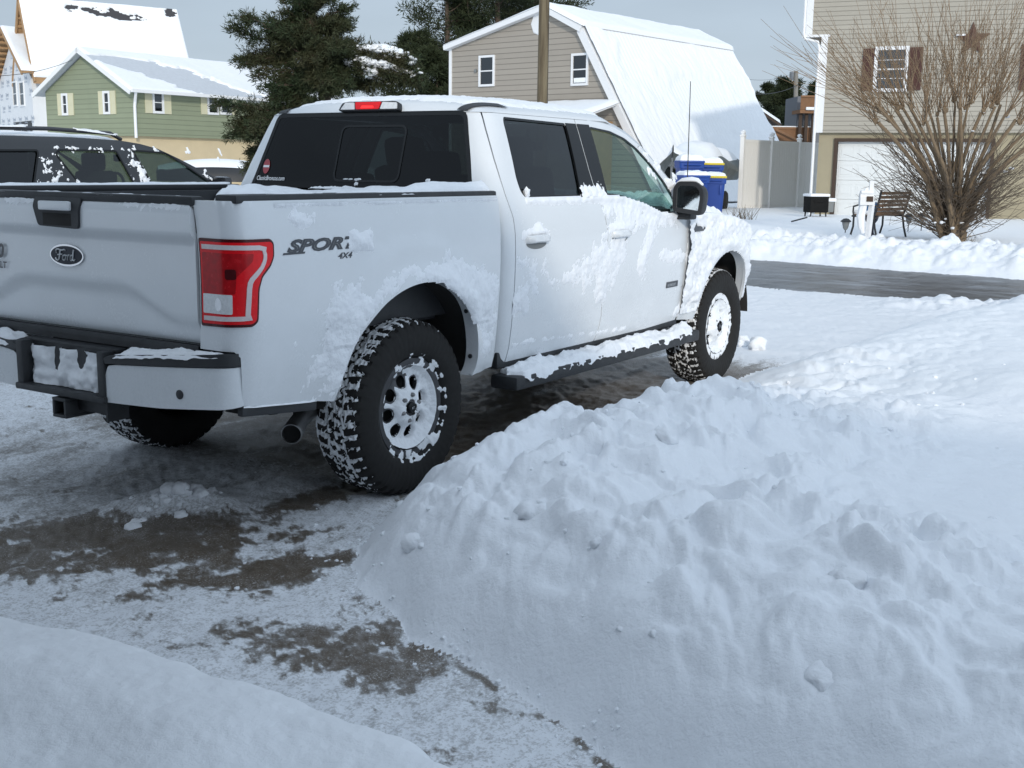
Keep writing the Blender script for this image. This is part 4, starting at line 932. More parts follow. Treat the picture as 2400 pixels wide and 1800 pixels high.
def Tdoor(A, B):
    m = .95*bl(A, B, .83, .85, .10, .075, .1)+.62*bl(A, B, .92, 1.02, .13, .10)+.55*bl(A, B, 1.25, .96, .18, .05)
    m += .72*bl(A, B, 1.62, 1.02, .26, .10, .35)+.72*bl(A, B, 1.78, .93, .14, .12)+.95*bl(A, B, 1.715, .845, .045, .06)+.6*bl(A, B, 1.93, 1.10, .12, .10)
    m += .85*bl(A, B, 2.32, 1.10, .06, .16, -.45)+.8*bl(A, B, 2.22, .98, .07, .10, -.3)+.55*bl(A, B, 2.52, 1.02, .05, .05)+.95*bl(A, B, 2.70, 1.005, .17, .045, -.05)
    m += .9*bl(A, B, 2.03, 1.30, .26, .085, -.25)+.7*bl(A, B, 2.5, 1.24, .25, .04, -.2)+.5*bl(A, B, 1.82, 1.36, .16, .04)
    sill = np.interp(A, [.9, 1.52, 1.80, 2.05, 2.28, 2.50, 2.7, 2.8], [1.385, 1.385, 1.392, 1.375, 1.335, 1.275, 1.262, 1.262])
    m += 1.15*np.exp(-((B-sill)/.024)**2)*(A > .93)*(A < 2.78)
    m += .62*np.exp(-((B-(.605+.03*np.sin(A*2.0)))/.018)**2)*(A > .80)*(A < 2.15)
    m += .9*bl(A, B, 2.86, .62, .06, .05)+1.0*sst(2.86, 2.93, A)*(B < 1.28)*(B > .70)
    ha = bl(A, B, .985, 1.215, .12, .022)+bl(A, B, 1.93, 1.207, .12, .024)+.6*bl(A, B, 1.0, 1.245, .05, .03)
    m += 1.1*ha
    f = crust(A, B, 25); t = (m-.50+.60*f)*.015+.009*np.clip(ha, 0, 1); up = sst(1.43, 1.40, B)
    t = t-.06*sst(sill+.008, sill+.034, B)*(A > .9); return np.where(m < .12, -1, np.minimum(t, .045))
cling('caked_snow', cab_map, .77, 2.90, .55, 1.425, .0095, Tdoor, M['snow_rough'], front_door, under=.003)
def Tfen(A, B):
    r = np.hypot(A-ARC_F[0], (B-ARC_F[1])*.97)
    m = .95+.3*bl(A, B, 3.5, 1.15, .5, .1)-.75*bl(A, B, 3.06, 1.165, .13, .05)-.5*bl(A, B, 3.0, 1.28, .1, .02)-.25*sst(.75, .62, B)
    f = .8*crust(A, B, 45)+.35*fbm(A*4, B*4, 3, 48); t = (m-.5+.6*f)*.05
    top = np.interp(A, [2.9, 3.3, 3.7, 4.08, 4.24, 4.34], [1.285, 1.268, 1.228, 1.160, 1.10, 1.03]); edge = np.minimum(sst(.52, .575, r), 1); t = np.minimum(t, .085)*edge+.004*(t > 0)-.12*sst(top-.012, top+.02, B); return np.where((r < .522), -1, t)
cling('caked_snow', cab_map, 2.872, 4.28, .60, 1.27, .0115, Tfen, M['snow_rough'], fender, under=.004)
# roof and bonnet
def sheet_on(name, fn, a0, a1, b0, b1, na, nb, T, mat, par):
    A, B = np.meshgrid(np.linspace(a0, a1, na), np.linspace(b0, b1, nb)); t = T(A, B)
    P = np.array([[fn(A[i, j], B[i, j]) for j in range(na)] for i in range(nb)]); P[..., 2] += t
    i = np.arange(na*nb).reshape(nb, na); q = np.stack([i[:-1, :-1], i[:-1, 1:], i[1:, 1:], i[1:, :-1]], -1).reshape(-1, 4); o = mesh_np(name, P.reshape(-1, 3), q, mat, par); return o
sheet_on('roof_snow', lambda a, b: roof_map(roof_x0(b)+a, b), .045, 1.53, -.735, .735, 130, 120,
    lambda A, B: -.008+.018*np.minimum(sst(.06, .16, A), sst(.735, .66, np.abs(B)))-.03*sst(.60, .64, np.abs(B))*sst(.42, .30, A)+.005*fbm(A*6, B*6, 4, 61)+.004*fbm(A*25, B*25, 2, 66), M['snow'], roof)
sheet_on('bonnet_snow', hood_map, 2.98, 4.28, -.80, .80, 110, 120,
    lambda A, B: -.012+.075*np.minimum(sst(2.98, 3.06, A)*sst(4.28, 4.18, A), sst(.80, .70, np.abs(B)))+.03*fbm(A*3, B*3, 4, 71)+.012*billow(A*11, B*11, 3, 74), M['snow_rough'], hood)
def sc_(name, p0, p1, halfw, T, mat, par, n=200, m=13, drop=0):
    """ridge of snow along a line: T(s, w) height for w in -1..1"""
    p0, p1 = np.array(p0, float), np.array(p1, float); d = p1-p0; L = np.linalg.norm(d); d /= L; sd = np.array([-d[1], d[0], 0]); sd /= np.linalg.norm(sd)
    S, W_ = np.meshgrid(np.linspace(0, L, n), np.linspace(-1, 1, m)); hw = halfw*(1+.18*fbm(S*7, S*0+3, 3, 5))*np.minimum(1, sst(0, .06, S))*np.minimum(1, sst(L, L-.06, S))
    t = T(S, W_)*np.sqrt(np.clip(1-W_**2, 0, 1))-.004-drop*sst(.8, 1, np.abs(W_))*(.4+.6*np.clip(fbm(S*14, W_, 3, 7), -.3, 1))
    P = p0+d*S[..., None]+sd*(hw*W_)[..., None]; P[..., 2] += t
    i = np.arange(n*m).reshape(m, n); q = np.stack([i[:-1, :-1], i[:-1, 1:], i[1:, 1:], i[1:, :-1]], -1).reshape(-1, 4); return mesh_np(name, P.reshape(-1, 3), q, mat, par)
sc_('board_snow', (.70, -1.002, .490), (2.93, -1.002, .490), .088, lambda S, W_: .022+.034*np.clip(fbm(S*3.2, W_*.8, 4, 81)+.45, 0, 1.3)+.018*np.clip(fbm(S*12, W_*2, 3, 84), 0, 1)+.015*np.exp(-((S-.3)/.12)**2), M['snow_rough'], board, 420, 17, .035)
sc_('rail_snow', (-.92, -.905, 1.440), (-.1, -.905, 1.440), .028, lambda S, W_: .004+.007*np.clip(fbm(S*6, W_, 3, 91)+.3, 0, 1), M['snow'], bed_side, 120, 9)
sc_('rail_snow', (-.35, -.875, 1.435), (.655, -.865, 1.435), .085, lambda S, W_: .012+.045*sst(.0, .8, S)+.012*fbm(S*4, W_, 3, 94), M['snow'], bed_side, 160, 13)
sc_('bed_snow', (.50, -.84, 1.35), (.50, .80, 1.35), .16, lambda S, W_: .085+.035*fbm(S*2.5, W_, 3, 97)+.02*np.exp(-(S/.5)**2), M['snow'], bed_side, 120, 15)
sc_('rail_snow', (-1.1, .905, 1.440), (.62, .905, 1.440), .045, lambda S, W_: .016+.006*fbm(S*5, W_, 3, 99), M['snow'], bed_l, 120, 9)
sc_('tailgate_snow', (-1.15, .74, 1.430), (-1.15, -.72, 1.430), .022, lambda S, W_: .004+.006*np.clip(fbm(S*7, W_, 3, 101), -.6, 1), M['snow'], tg, 160, 7)
cling('tailgate_edge_snow', tg_map, -.755, .755, 1.362, 1.40, .009, lambda A, B: np.where(np.abs(A-HC) < .17, -1, (-.25+1.0*sst(1.365, 1.398, B)*(.35+.8*fbm(A*5, B*5, 3, 104))+.35*fbm(A*40, B*40, 2, 107))*.012), M['snow'], tg, under=.003)
sheet_on('bed_floor_snow', lambda a, b: (a, b, 1.16), -1.05, .57, -.76, .76, 60, 50, lambda A, B: .06+.05*fbm(A*1.5, B*1.5, 4, 111)+.13*sst(-.1, .5, A)*sst(.4, -.4, B), M['snow'], truck)
# bumper: step pads and the plate pocket
for sg in (1, -1):
    V = []; Q = np.linspace(.33, .97, 90); Wn = 14
    for i, q in enumerate(Q):
        p = np.array(bmp(sg*q, float(np.interp(q, [.29, .33, .55, .95, 1.1], [.765, .780, .802, .832, .832])))); e = min(1, (q-.33)/.04)*min(1, (.97-q)/.22)
        for j in range(Wn):
            k = j/(Wn-1); f = float(fbm(q*13, k*2+sg*5, 3, 121)); x = p[0]-.010*e+k*(max(-1.145-p[0], .03)); t = (.020+.014*f)*e*min(1, math.sqrt(max(0, (k+.02)*3)))-.006
            zz = p[2]+t if j else p[2]-.010-.020*e*max(0, .45+.7*float(fbm(q*8, 3+sg, 4, 124)))
            V.append((x-(.002 if j == 0 else 0), p[1], zz))
    n = len(Q); Fs = [(i*Wn+j, (i+1)*Wn+j, (i+1)*Wn+j+1, i*Wn+j+1) for i in range(n-1) for j in range(Wn-1)]
    if sg < 0: Fs = [f[::-1] for f in Fs]
    mb_faces('bumper_snow', V, [f[::-1] for f in Fs], M['snow'], bump or bc, True)
pk_ = lambda t, z: (-1.200, -t, z)
def Tpk(A, B):
    m = .95-1.1*bl(A, B, -.075, .75, .026, .075, -.12)-.9*bl(A, B, .075, .755, .03, .05, .2)-.35*bl(A, B, .14, .735, .06, .035)-.5*sst(.20, .25, np.abs(A))-.25*sst(.66, .62, B)
    t = (m-.45+.30*fbm(A*14, B*14, 3, 131))*.05; return np.minimum(t, .03)+.012*sst(.70, .62, B)*(t > 0)
cling('plate_pocket_snow', pk_, -.252, .252, .606, .772, .0075, Tpk, M['snow'], truck, under=.01)
sc_('trim_snow', (-1.12, -.956, .618), (-.70, -.956, .578), .012, lambda S, W_: .006+.003*fbm(S*20, W_, 2, 137), M['snow'], bed_side, 80, 7)
# back window: drifted foot, small remnants
def Trw(A, B):
    foot = 1.438+.012*fbm(A*7, B*0, 3, 141)+.02*sst(.1, .7, A)-.03*sst(-.25, -.45, A); m = sst(foot+.010, foot-.010, B)*(A > -.55)
    m = m+.9*np.exp(-((B-1.482)/.007)**2)*sst(.25, .5, .5+fbm(A*14, A*0, 3, 144))*(A > -.10)*(A < .12)+.8*bl(A, B, .02, 1.462, .02, .016)+.8*bl(A, B, .50, 1.485, .02, .012)
    return (m-.5+.3*fbm(A*40, B*40, 2, 147))*.02
cling('window_foot_snow', rw_map, -.78, .78, 1.425, 1.50, .008, Trw, M['snow'], rg, under=.004)
# mirror, pillar and cowl
mb = MB(); rr_ = random.Random(4)
P = [(2.70, -1.10-a, 1.385+b+.006) for a, b in ((-.10, .078), (-.065, .094), (0, .099), (.04, .096), (.078, .070))]
mb.tube(P, [.010, .020, .024, .020, .010], 8); mb.build('mirror_snow', M['snow'], mr, True)
def Tcp(A, B):
    sx = np.interp(B, [1.27, 1.38, 1.49, 1.60, 1.70], [2.84, 2.80, 2.72, 2.60, 2.47]); m = .9*np.exp(-((A-sx)/.055)**2)*sst(1.66, 1.45, B)+.5*bl(A, B, 2.80, 1.36, .07, .05)+.4*np.exp(-((A-sx+.03)/.02)**2)
    return (m-.52+.75*fbm(A*13, B*13, 4, 151, .6))*.045
cling('pillar_snow', cab_map, 2.44, 2.93, 1.27, 1.70, .009, Tcp, M['snow_rough'], front_door, under=.004)
def Tpt(A, B):
    return (.75*sst(1.47, 1.405, B)+.9*bl(A, B, 1.665, 1.43, .13, .035)-.55+.65*fbm(A*26, B*26, 4, 161, .65))*.012
cling('pillar_snow', lambda s, z: tuple(np.array(cab_map(s, z))+(0, -.004, 0)), 1.53, 1.82, 1.395, 1.50, .008, Tpt, M['snow'], rear_door, under=.003)
mb = MB(); chunk(mb, (.955, -.945, 1.425), .022, rr_, 1.3, 2); mb.build('window_corner_snow', M['snow'], rear_door, True)
# ---------------------------------------------------------------- black SUV parked beyond the pickup
suv = empty('parked_suv', (0, 5.43, 0), 0, 'black sport utility vehicle with roof rails parked beyond the pickup bed', 'suv')
_sW = smooth_tab([(.25, .90), (.40, .93), (.60, .965), (.9, .98), (1.2, .965), (1.33, .935), (1.5, .865), (1.68, .79), (1.76, .73), (1.80, .64)], .2, 1.85)
def suv_map(x, z):
    y = float(_sW(z)); y -= .30*max(0, (x-4.9)/.55)**2.5+.22*max(0, (.75-x)/.35)**2
    for cx in (1.62, 4.46): r = math.hypot(x-cx, z-.36); y += .02*(1-float(sst(.42, .50, r)))
    return (x, -y, z)
def arch(cx, r=.40): return [(cx+r*math.cos(a), .36+r*math.sin(a)) for a in np.linspace(math.pi+.1, -.1, 18)]
S_TOP = [(.52, 1.0), (.60, 1.33), (.80, 1.62), (1.02, 1.745), (1.5, 1.765), (2.4, 1.77), (2.9, 1.755), (3.10, 1.73), (3.28, 1.69), (3.5, 1.60), (3.75, 1.485), (4.02, 1.365), (4.16, 1.30), (4.6, 1.17), (5.1, 1.05), (5.32, .92), (5.36, .5)]
W1 = round_poly([(1.02, 1.35), (1.84, 1.35), (1.98, 1.62), (1.98, 1.655), (1.25, 1.64)], .04); W2 = round_poly([(2.30, 1.35), (2.89, 1.35), (2.80, 1.665), (2.18, 1.66), (2.14, 1.62)], .03); W3 = round_poly([(3.08, 1.35), (3.88, 1.33), (3.60, 1.515), (3.36, 1.655), (2.99, 1.672), (2.985, 1.64)], .03)
sb = panel('body_side', [(.50, .36), (1.2, .32)]+arch(1.62)+[(2.04, .30), (4.04, .30)]+arch(4.46)+[(4.88, .32), (5.34, .36)]+S_TOP[::-1], suv_map, M['black_paint'], suv, .06, holes=[W1, W2, W3], flange=.02)
M['suv_glass'] = glass('suv_glass', (.72, .92, .85), .42, .02, 1.5)
for W_, m_ in ((W1, 'glass_dark'), (W2, 'suv_glass'), (W3, 'suv_glass')):
    panel('side_window', inset(W_, -.01), suv_map, M[m_], sb, .08, off=-.01, flange=0); panel('window_seal', inset(W_, -.002), suv_map, M['gloss_black'], sb, .05, holes=[inset(W_, .014)], off=.003, flange=.003)
s2 = mirror_part(sb)
for ch in list(sb.children): mirror_part(ch, s2)
def loft(name, prof, mat, crown=.03, n=21, w=1.0):
    V = []
    for x, z in resample(prof, .07, False):
        yw = abs(suv_map(x, z)[1])*w
        for j in range(n): k = -1+2*j/(n-1); V.append((x+.05*(1-k*k)*(1 if x > 3.2 and x < 4.2 else 0), k*yw, z+crown*(1-k*k)))
    m = len(V)//n; return mb_faces(name, V, [(i*n+j, i*n+j+1, (i+1)*n+j+1, (i+1)*n+j) for i in range(m-1) for j in range(n-1)], mat, suv, True)
loft('roof', S_TOP[3:9], M['black_paint'], .035); loft('windscreen', S_TOP[8:13], M['suv_glass'], .02); loft('bonnet', S_TOP[12:], M['black_paint'], .03); loft('rear_hatch', [(.50, .36)]+S_TOP[:2], M['black_paint']); loft('rear_window', S_TOP[1:4], M['glass_dark'], .02)
for sg in (-1, 1):
    mb = MB(); mb.tube([(1.25, sg*.66, 1.775), (1.36, sg*.66, 1.825), (2.2, sg*.66, 1.838), (2.85, sg*.66, 1.818), (2.97, sg*.655, 1.765)], .018, 8); mb.build('roof_rail', M['darksteel'], suv, True)
    for cx in (1.62, 4.46):
        mb = MB(); mb.lathe([(.20, -.11), (.30, -.12), (.345, -.10), (.365, -.06), (.365, .06), (.345, .10), (.2, .11)], 36, 'y', (cx, sg*.80, .365)); w_ = mb.build('wheel', M['rubber'], suv, True); mb = MB(); mb.lathe([(0, -.10), (.05, -.10), (.19, -.07), (.21, -.11)], 24, 'y', (cx, sg*.80, .365)); mb.lathe([(0, .10), (.05, .10), (.19, .07), (.21, .11)], 24, 'y', (cx, sg*.80, .365)); mb.build('rim', M['steel'], w_, True)
    mb = MB(); mb.box((3.86, sg*1.02, 1.36), (.10, .20, .15), bev=.04); mb.box((3.88, sg*.92, 1.30), (.06, .12, .04), bev=.01); mb.build('door_mirror', M['black_paint'], suv, True)
mb = MB(); mb.box((2.9, 0, .50), (4.4, 1.5, .30)); mb.box((2.7, 0, .85), (3.0, 1.7, .1)); mb.build('underbody', M['under'], suv)
for x in (3.15, 2.2):
    for y in (-.40, .40):
        mb = MB(); mb.box((x-.28, y, 1.18), (.14, .48, .60), bev=.05); mb.box((x-.30, y, 1.56), (.10, .26, .17), bev=.04); mb.build('seat', M['interior'], suv, True, 60)
mb = MB(); mb.box((3.98, 0, 1.20), (.36, 1.6, .2), bev=.05); mb.build('dashboard', M['interior'], suv, True)
mb = MB(); mb.tube([(3.66+.07*math.cos(a), .40+.19*math.sin(a), 1.27+.18*math.cos(a)) for a in np.linspace(0, 2*math.pi, 25)], .015, 6, cap=False); mb.build('steering_wheel', M['interior'], suv, True)
mb = MB(); mb.box((3.50, 0, 1.60), (.03, .24, .07), bev=.015); mb.build('rear_view_mirror', M['interior'], suv, True)
def Ts(A, B):
    m = .62*bl(A, B, 2.05, 1.40, .08, .07, .3)+.65*bl(A, B, 1.93, 1.58, .08, .035, .4)+.4*bl(A, B, 2.03, 1.52, .06, .12)+.75*np.exp(-((A-(2.245-(B-1.5)*.35))/.028)**2)*(B < 1.62)
    m -= .35*bl(A, B, 2.55, 1.5, .28, .13)+.35*bl(A, B, 3.35, 1.48, .26, .13)
    m += .75*np.exp(-((A-(2.985-(B-1.5)*.32))/.055)**2)*sst(1.70, 1.6, B)+.6*bl(A, B, 3.02, 1.40, .06, .08)+.38*np.exp(-((B-1.678)/.012)**2)*(A > 2.1)*(A < 3.35)-.5*bl(A, B, 1.60, 1.5, .30, .2)
    xs = np.interp(B, [1.33, 1.5, 1.66], [3.96, 3.66, 3.38]); m += .55*np.exp(-((A-xs)/.035)**2)*(B < 1.5)+.5*np.exp(-((B-1.325)/.02)**2)*(A > 2.2)
    gl = inside(inset(W1, .025), A, B) | inside(inset(W2, .025), A, B) | inside(inset(W3, .02), A, B)
    return (m-.55+.85*fbm(A*17, B*17, 5, 201, .68)-1.5*gl)*.022
cling('pillar_snow', suv_map, 1.80, 4.10, 1.31, 1.71, .0085, Ts, M['snow'], suv, under=.004)
sc_('rail_snow', (1.38, -.66, 1.835), (2.0, -.66, 1.848), .03, lambda S, W_: .02+.012*fbm(S*5, W_, 3, 211), M['snow'], suv, 60, 7)
sc_('rail_snow', (2.45, -.66, 1.840), (2.93, -.66, 1.80), .035, lambda S, W_: .018+.015*fbm(S*5, W_, 3, 214), M['snow'], suv, 60, 7)
V = []; nx, ny = 70, 40
for i in range(nx):
    x = 1.05+2.05*i/(nx-1); z = np.interp(x, [p[0] for p in S_TOP[3:9]], [p[1] for p in S_TOP[3:9]])
    for j in range(ny): k = -1+2*j/(ny-1); V.append((x, k*.62, z+.035*(1-k*k*.8)-.004+.022*min(1, (1-abs(k))*8, i/5, (nx-1-i)/6)+.008*float(fbm(x*4, k*3, 3, 221))))
mb_faces('roof_snow', V, [(i*ny+j, (i+1)*ny+j, (i+1)*ny+j+1, i*ny+j+1) for i in range(nx-1) for j in range(ny-1)], M['snow'], suv, True)
# ---------------------------------------------------------------- houses. Local frame of each: x along the front, y back, z up; front in the plane y = 0
class House:
    def __init__(s, name, P, xdir, label, cat='house'):
        s.P = np.array([P[0], P[1], 0.0]); s.rz = math.atan2(xdir[1], xdir[0]); s.e = empty(name, tuple(s.P), s.rz, label, cat)
        s.X = np.array([math.cos(s.rz), math.sin(s.rz), 0]); s.Y = np.array([-math.sin(s.rz), math.cos(s.rz), 0])
    def loc(s, px, py, y=0.0):
        W = at_plane(px, py, s.P+s.Y*y, s.Y)-s.P; return float(W@s.X), float(W[2])
    def locx(s, px, py, x=0.0):   # on a side plane: (y, z)
        W = at_plane(px, py, s.P+s.X*x, s.X)-s.P; return float(W@s.Y), float(W[2])
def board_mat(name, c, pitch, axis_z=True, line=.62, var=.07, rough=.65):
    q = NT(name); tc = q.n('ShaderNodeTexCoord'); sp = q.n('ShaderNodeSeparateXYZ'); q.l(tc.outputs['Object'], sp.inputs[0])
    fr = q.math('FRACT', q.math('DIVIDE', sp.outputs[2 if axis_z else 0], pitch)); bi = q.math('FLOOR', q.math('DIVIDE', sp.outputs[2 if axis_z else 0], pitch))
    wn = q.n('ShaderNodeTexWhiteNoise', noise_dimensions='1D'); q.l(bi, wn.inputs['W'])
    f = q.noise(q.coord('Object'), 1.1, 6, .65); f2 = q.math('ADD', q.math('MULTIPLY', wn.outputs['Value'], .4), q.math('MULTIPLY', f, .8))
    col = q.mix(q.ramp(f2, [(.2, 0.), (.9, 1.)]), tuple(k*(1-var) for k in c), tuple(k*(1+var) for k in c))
    col = q.mix(q.ramp(fr, [(.0, 1.), (.10, 1.), (.17, 0.), (1, 0.)]), col, tuple(k*line for k in c))  # darker stripe at each board: lap shadow and grime painted into the colour
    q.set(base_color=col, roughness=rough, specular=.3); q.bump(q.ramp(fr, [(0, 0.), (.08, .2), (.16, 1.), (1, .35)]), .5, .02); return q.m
M['trim'] = flat('white_trim', (.72, .73, .74), .5, var=.05)
M['pane'] = glass('house_glass', (.5, .6, .65), .5, .03, 1.7)
M['room'] = flat('interior_shade_dark', (.05, .055, .06), .9, var=.3, sc=3)  # dark tone stands in for unlit rooms and openings
M['curtain'] = flat('pale_blind', (.42, .43, .43), .9, var=.1, sc=4)
M['wood_dark'] = flat('dark_wood', (.055, .035, .024), .8, var=.3, sc=9)
M['lumber'] = flat('new_lumber', (.36, .22, .11), .8, var=.25, sc=7)
M['deck'] = flat('deck_timber', (.23, .12, .06), .8, var=.3, sc=9)
def win(h, x0, x1, z0, z1, y=0, fr=.08, pane=None, back='room', mid=True, sash=.045, axis='y', nm='window', grid=False):
    """window in the front plane (axis y) or the side plane x = y (axis x); frame with pane, sash bar and flat backing behind (dark for an unlit room, or a blind)"""
    def T(a, d, c): return (a, d, c) if axis == 'y' else (-d+y*0, a, c)
    sgn = 1
    def bx_(mb, a, d, c, wa, wd, wc):
        if axis == 'y': mb.box((a, y+d, c), (wa, wd, wc))
        else: mb.box((y-d, a, c), (wd, wa, wc))
    mb = MB(); xc, zc = (x0+x1)/2, (z0+z1)/2; W, Hh = x1-x0, z1-z0
    bx_(mb, x0+fr/2, -.02, zc, fr, .09, Hh); bx_(mb, x1-fr/2, -.02, zc, fr, .09, Hh); bx_(mb, xc, -.02, z1-fr/2, W-2*fr, .09, fr); bx_(mb, xc, -.03, z0+fr/2, W-2*fr, .11, fr)
    if mid: bx_(mb, xc, -.03, zc, W-2*fr, .04, sash)
    if grid:
        for q in (.26, .74): bx_(mb, xc, -.026, z0+fr+(Hh-2*fr)*q, W-2*fr, .03, .018)
    f = mb.build(nm, M['trim'], h.e)
    mb = MB(); bx_(mb, xc, -.016, zc, W-2*fr, .006, Hh-2*fr); mb.build('pane', pane or M['pane'], f)
    mb = MB(); bx_(mb, xc, -.006, zc, W-2*fr+.02, .004, Hh-2*fr+.02); mb.build('window_backing', M[back], f)
    return f
def slab(mb, pts, th, mi=0, n=None):
    """thick sheet from a planar polygon; thickness along n (default up)"""
    n = np.array(n if n is not None else (0, 0, 1.0)); P = [np.array(p, float) for p in pts]; k = len(P)
    V = P+[p+n*th for p in P]; mb.add([tuple(v) for v in V], [tuple(range(k-1, -1, -1)), tuple(range(k, 2*k))]+[(i, (i+1) % k, k+(i+1) % k, k+i) for i in range(k)], mi)
def snow_sheet(name, P00, P10, P11, P01, nx, ny, th, parent, amp=.03, sc=1.2, seed=0, mat=None, edge=.06, fn=None):
    """snow blanket over a quad (P00-P10 along a, P01 along b): thickened grid with soft rounded borders"""
    a, b = np.meshgrid(np.linspace(0, 1, nx), np.linspace(0, 1, ny)); P = [np.array(p, float) for p in (P00, P10, P11, P01)]
    S = ((1-a)*(1-b))[..., None]*P[0]+(a*(1-b))[..., None]*P[1]+(a*b)[..., None]*P[2]+((1-a)*b)[..., None]*P[3]
    n = np.cross(P[1]-P[0], P[3]-P[0]); n /= np.linalg.norm(n); n = n if n[2] > 0 else -n
    La, Lb = np.linalg.norm(P[1]-P[0]), np.linalg.norm(P[3]-P[0]); da, db = np.minimum(a, 1-a)*La, np.minimum(b, 1-b)*Lb
    e = np.minimum(1, np.maximum(0, np.minimum(da, db)/edge)); e = np.sqrt(np.clip(1-(1-e)**2, 0, 1))
    t = (th+amp*fbm(a*La*sc, b*Lb*sc, 4, seed))*e
    if fn is not None: t = fn(a, b, a*La, b*Lb, t)
    V = S+n*(t[..., None]-.01); i = np.arange(ny*nx).reshape(ny, nx); q = np.stack([i[:-1, :-1], i[:-1, 1:], i[1:, 1:], i[1:, :-1]], -1).reshape(-1, 4)
    o = mesh_np(name, V.reshape(-1, 3), q, mat or M['snow'], parent)
    if np.cross(P[1]-P[0], P[3]-P[0])[2] < 0: o.data.flip_normals()
    return o
# ---- tan house with a gambrel roof
A = at_d(1283, 14, 46); B = at_z(1658, 82, A[2])
GH = House('gambrel_house', A[:2], (-.133, -.991), 'tan sided house with a steep snow covered gambrel roof behind the utility pole')
g = GH.e; GL = abs((np.array(B)-A)@GH.Y)-1.25; za = A[2]
xl, zl = GH.loc(1054, 106); xb, zb = GH.loc(1362, 66); xr_, zr_ = GH.loc(1447, 247)
sl = (zr_-zb)/(xr_-xb); zlow = .35; xlow = xb+(zlow-zb)/sl
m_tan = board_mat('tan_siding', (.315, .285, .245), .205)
poly = [(xl, .1), (xl, zl), (0, za-.14), (xb, zb), (xlow, zlow-.2)]
mb = MB(); mb.prism(poly, 0, .2, lambda a, b, h: (a, h, b)); mb.build('front_wall', m_tan, g, fix=True)
mb = MB(); mb.prism(poly, GL-.2, GL, lambda a, b, h: (a, h, b)); mb.box((xl+.1, GL/2, (zl+.1)/2), (.2, GL-.4, zl-.1)); mb.build('rear_wall', m_tan, g, fix=True)
mb = MB()
def board2(mb, p, q, w=.22, y0=-.28, y1=.02, up=.0):
    """fascia board between two (x,z) points in the front plane"""
    d = np.array(q)-np.array(p); d = d/np.linalg.norm(d); n = np.array([-d[1], d[0]]); n = n if n[1] > 0 else -n
    P = [np.array(p)+n*up, np.array(q)+n*up, np.array(q)+n*(up-w), np.array(p)+n*(up-w)]; mb.prism([tuple(k) for k in P], y0, y1, lambda a, b, h: (a, h, b))
ap, br = (0, za), (xb+.22, zb+.02); lo = (br[0]+(zlow-br[1])/sl, zlow)
le = (xl-.12, zl-.05)
board2(mb, le, ap, .17); board2(mb, ap, br, .20); board2(mb, (br[0]-.02, br[1]-.02), lo, .28, -.22); mb.box((xl+.07, -.02, zl/2), (.14, .05, zl-.1)); mb.build('fascia', M['trim'], g, fix=True)
mb = MB(); slab(mb, [(le[0], -.25, le[1]), (0, -.25, za), (0, GL+.2, za), (le[0], GL+.2, le[1])], .06); slab(mb, [(0, -.25, za), (br[0], -.25, br[1]), (br[0], GL+.2, br[1]), (0, GL+.2, za)], .06)
slab(mb, [(br[0]-.05, -.18, br[1]-.03), (lo[0], -.18, lo[1]), (lo[0], GL+.15, lo[1]), (br[0]-.05, GL+.15, br[1]-.03)], .05, n=(.9, 0, .43)); roofg = mb.build('roof', M['trim'], g, fix=True)
snow_sheet('roof_snow', (0, -.30, za+.03), (br[0]+.10, -.30, br[1]+.03), (br[0]+.10, GL+.2, br[1]+.03), (0, GL+.2, za+.03), 30, 120, .17, g, .03, .6, 3, edge=.22)
snow_sheet('roof_snow', (le[0], -.28, le[1]+.05), (0, -.28, za+.05), (0, GL+.2, za+.05), (le[0], GL+.2, le[1]+.05), 20, 60, .09, g, .03, .6, 9, edge=.2)
def gam(a, b, s, t_, t):   # s: metres down the slope, t_: metres back
    H_ = s; rib = .015*np.abs(np.sin(t_*math.pi/.24))**.7
    cov = sst(-.35, .15, fbm(t_*.22, s*.35, 4, 13)+.9*np.exp(-((s-1.5)/.55)**2)*sst(1.5, 5, t_)+.55*sst(6, 13, t_)*(1-sst(4.2, 5.4, s))+1.1*np.exp(-(t_/1.3)**2)-.35*np.exp(-((t_-5.5)/2.6)**2-((s-4.2)/2.0)**2)-.5*np.exp(-(s/.35)**2)+.35*sst(5.5, 8, s))
    fl = .022*billow(t_*1.3, s*.55, 4, 17)+.013*fbm(t_*3, s*1.2, 3, 19)
    return .085+rib*(1-cov*.9)+cov*(.06+fl)+.05*np.exp(-((s-1.55)/.25)**2)*sst(1, 4, t_)
lows = snow_sheet('lower_roof_snow', (br[0]-.03, -.20, br[1]-.0), (lo[0], -.20, lo[1]), (lo[0], GL+.15, lo[1]), (br[0]-.03, GL+.15, br[1]), 110, 420, .1, g, fn=gam)
for (a, b, c, d), bk in ((GH.loc(1124, 131)+GH.loc(1160, 202), 'curtain'), (GH.loc(1341, 126)+GH.loc(1379, 200), 'room')):
    f = win(GH, a, c, d, b, 0, .085, back=bk)
    if bk == 'room':
        mb = MB(); mb.box(((a+c)/2, -.0, d+.20), (c-a-.2, .04, .20), bev=.02); mb.build('sill_snow', M['snow'], f, True)
mb = MB(); vx, vz = GH.loc(1266, 55); mb.lathe([(0, -.03), (.42, -.03), (.46, 0), (.46, .05)], 8, 'y', (vx, 0, vz)); mb.build('gable_vent', M['trim'], g)
mb = MB(); vx, vz = GH.loc(1117, 166); mb.box((vx, -.05, vz), (.09, .12, .12), bev=.02); mb.build('dryer_vent', M['badge_grey'], g)
px0, pz0 = GH.loc(1250, 249); px1, pz1 = GH.loc(1455, 252)
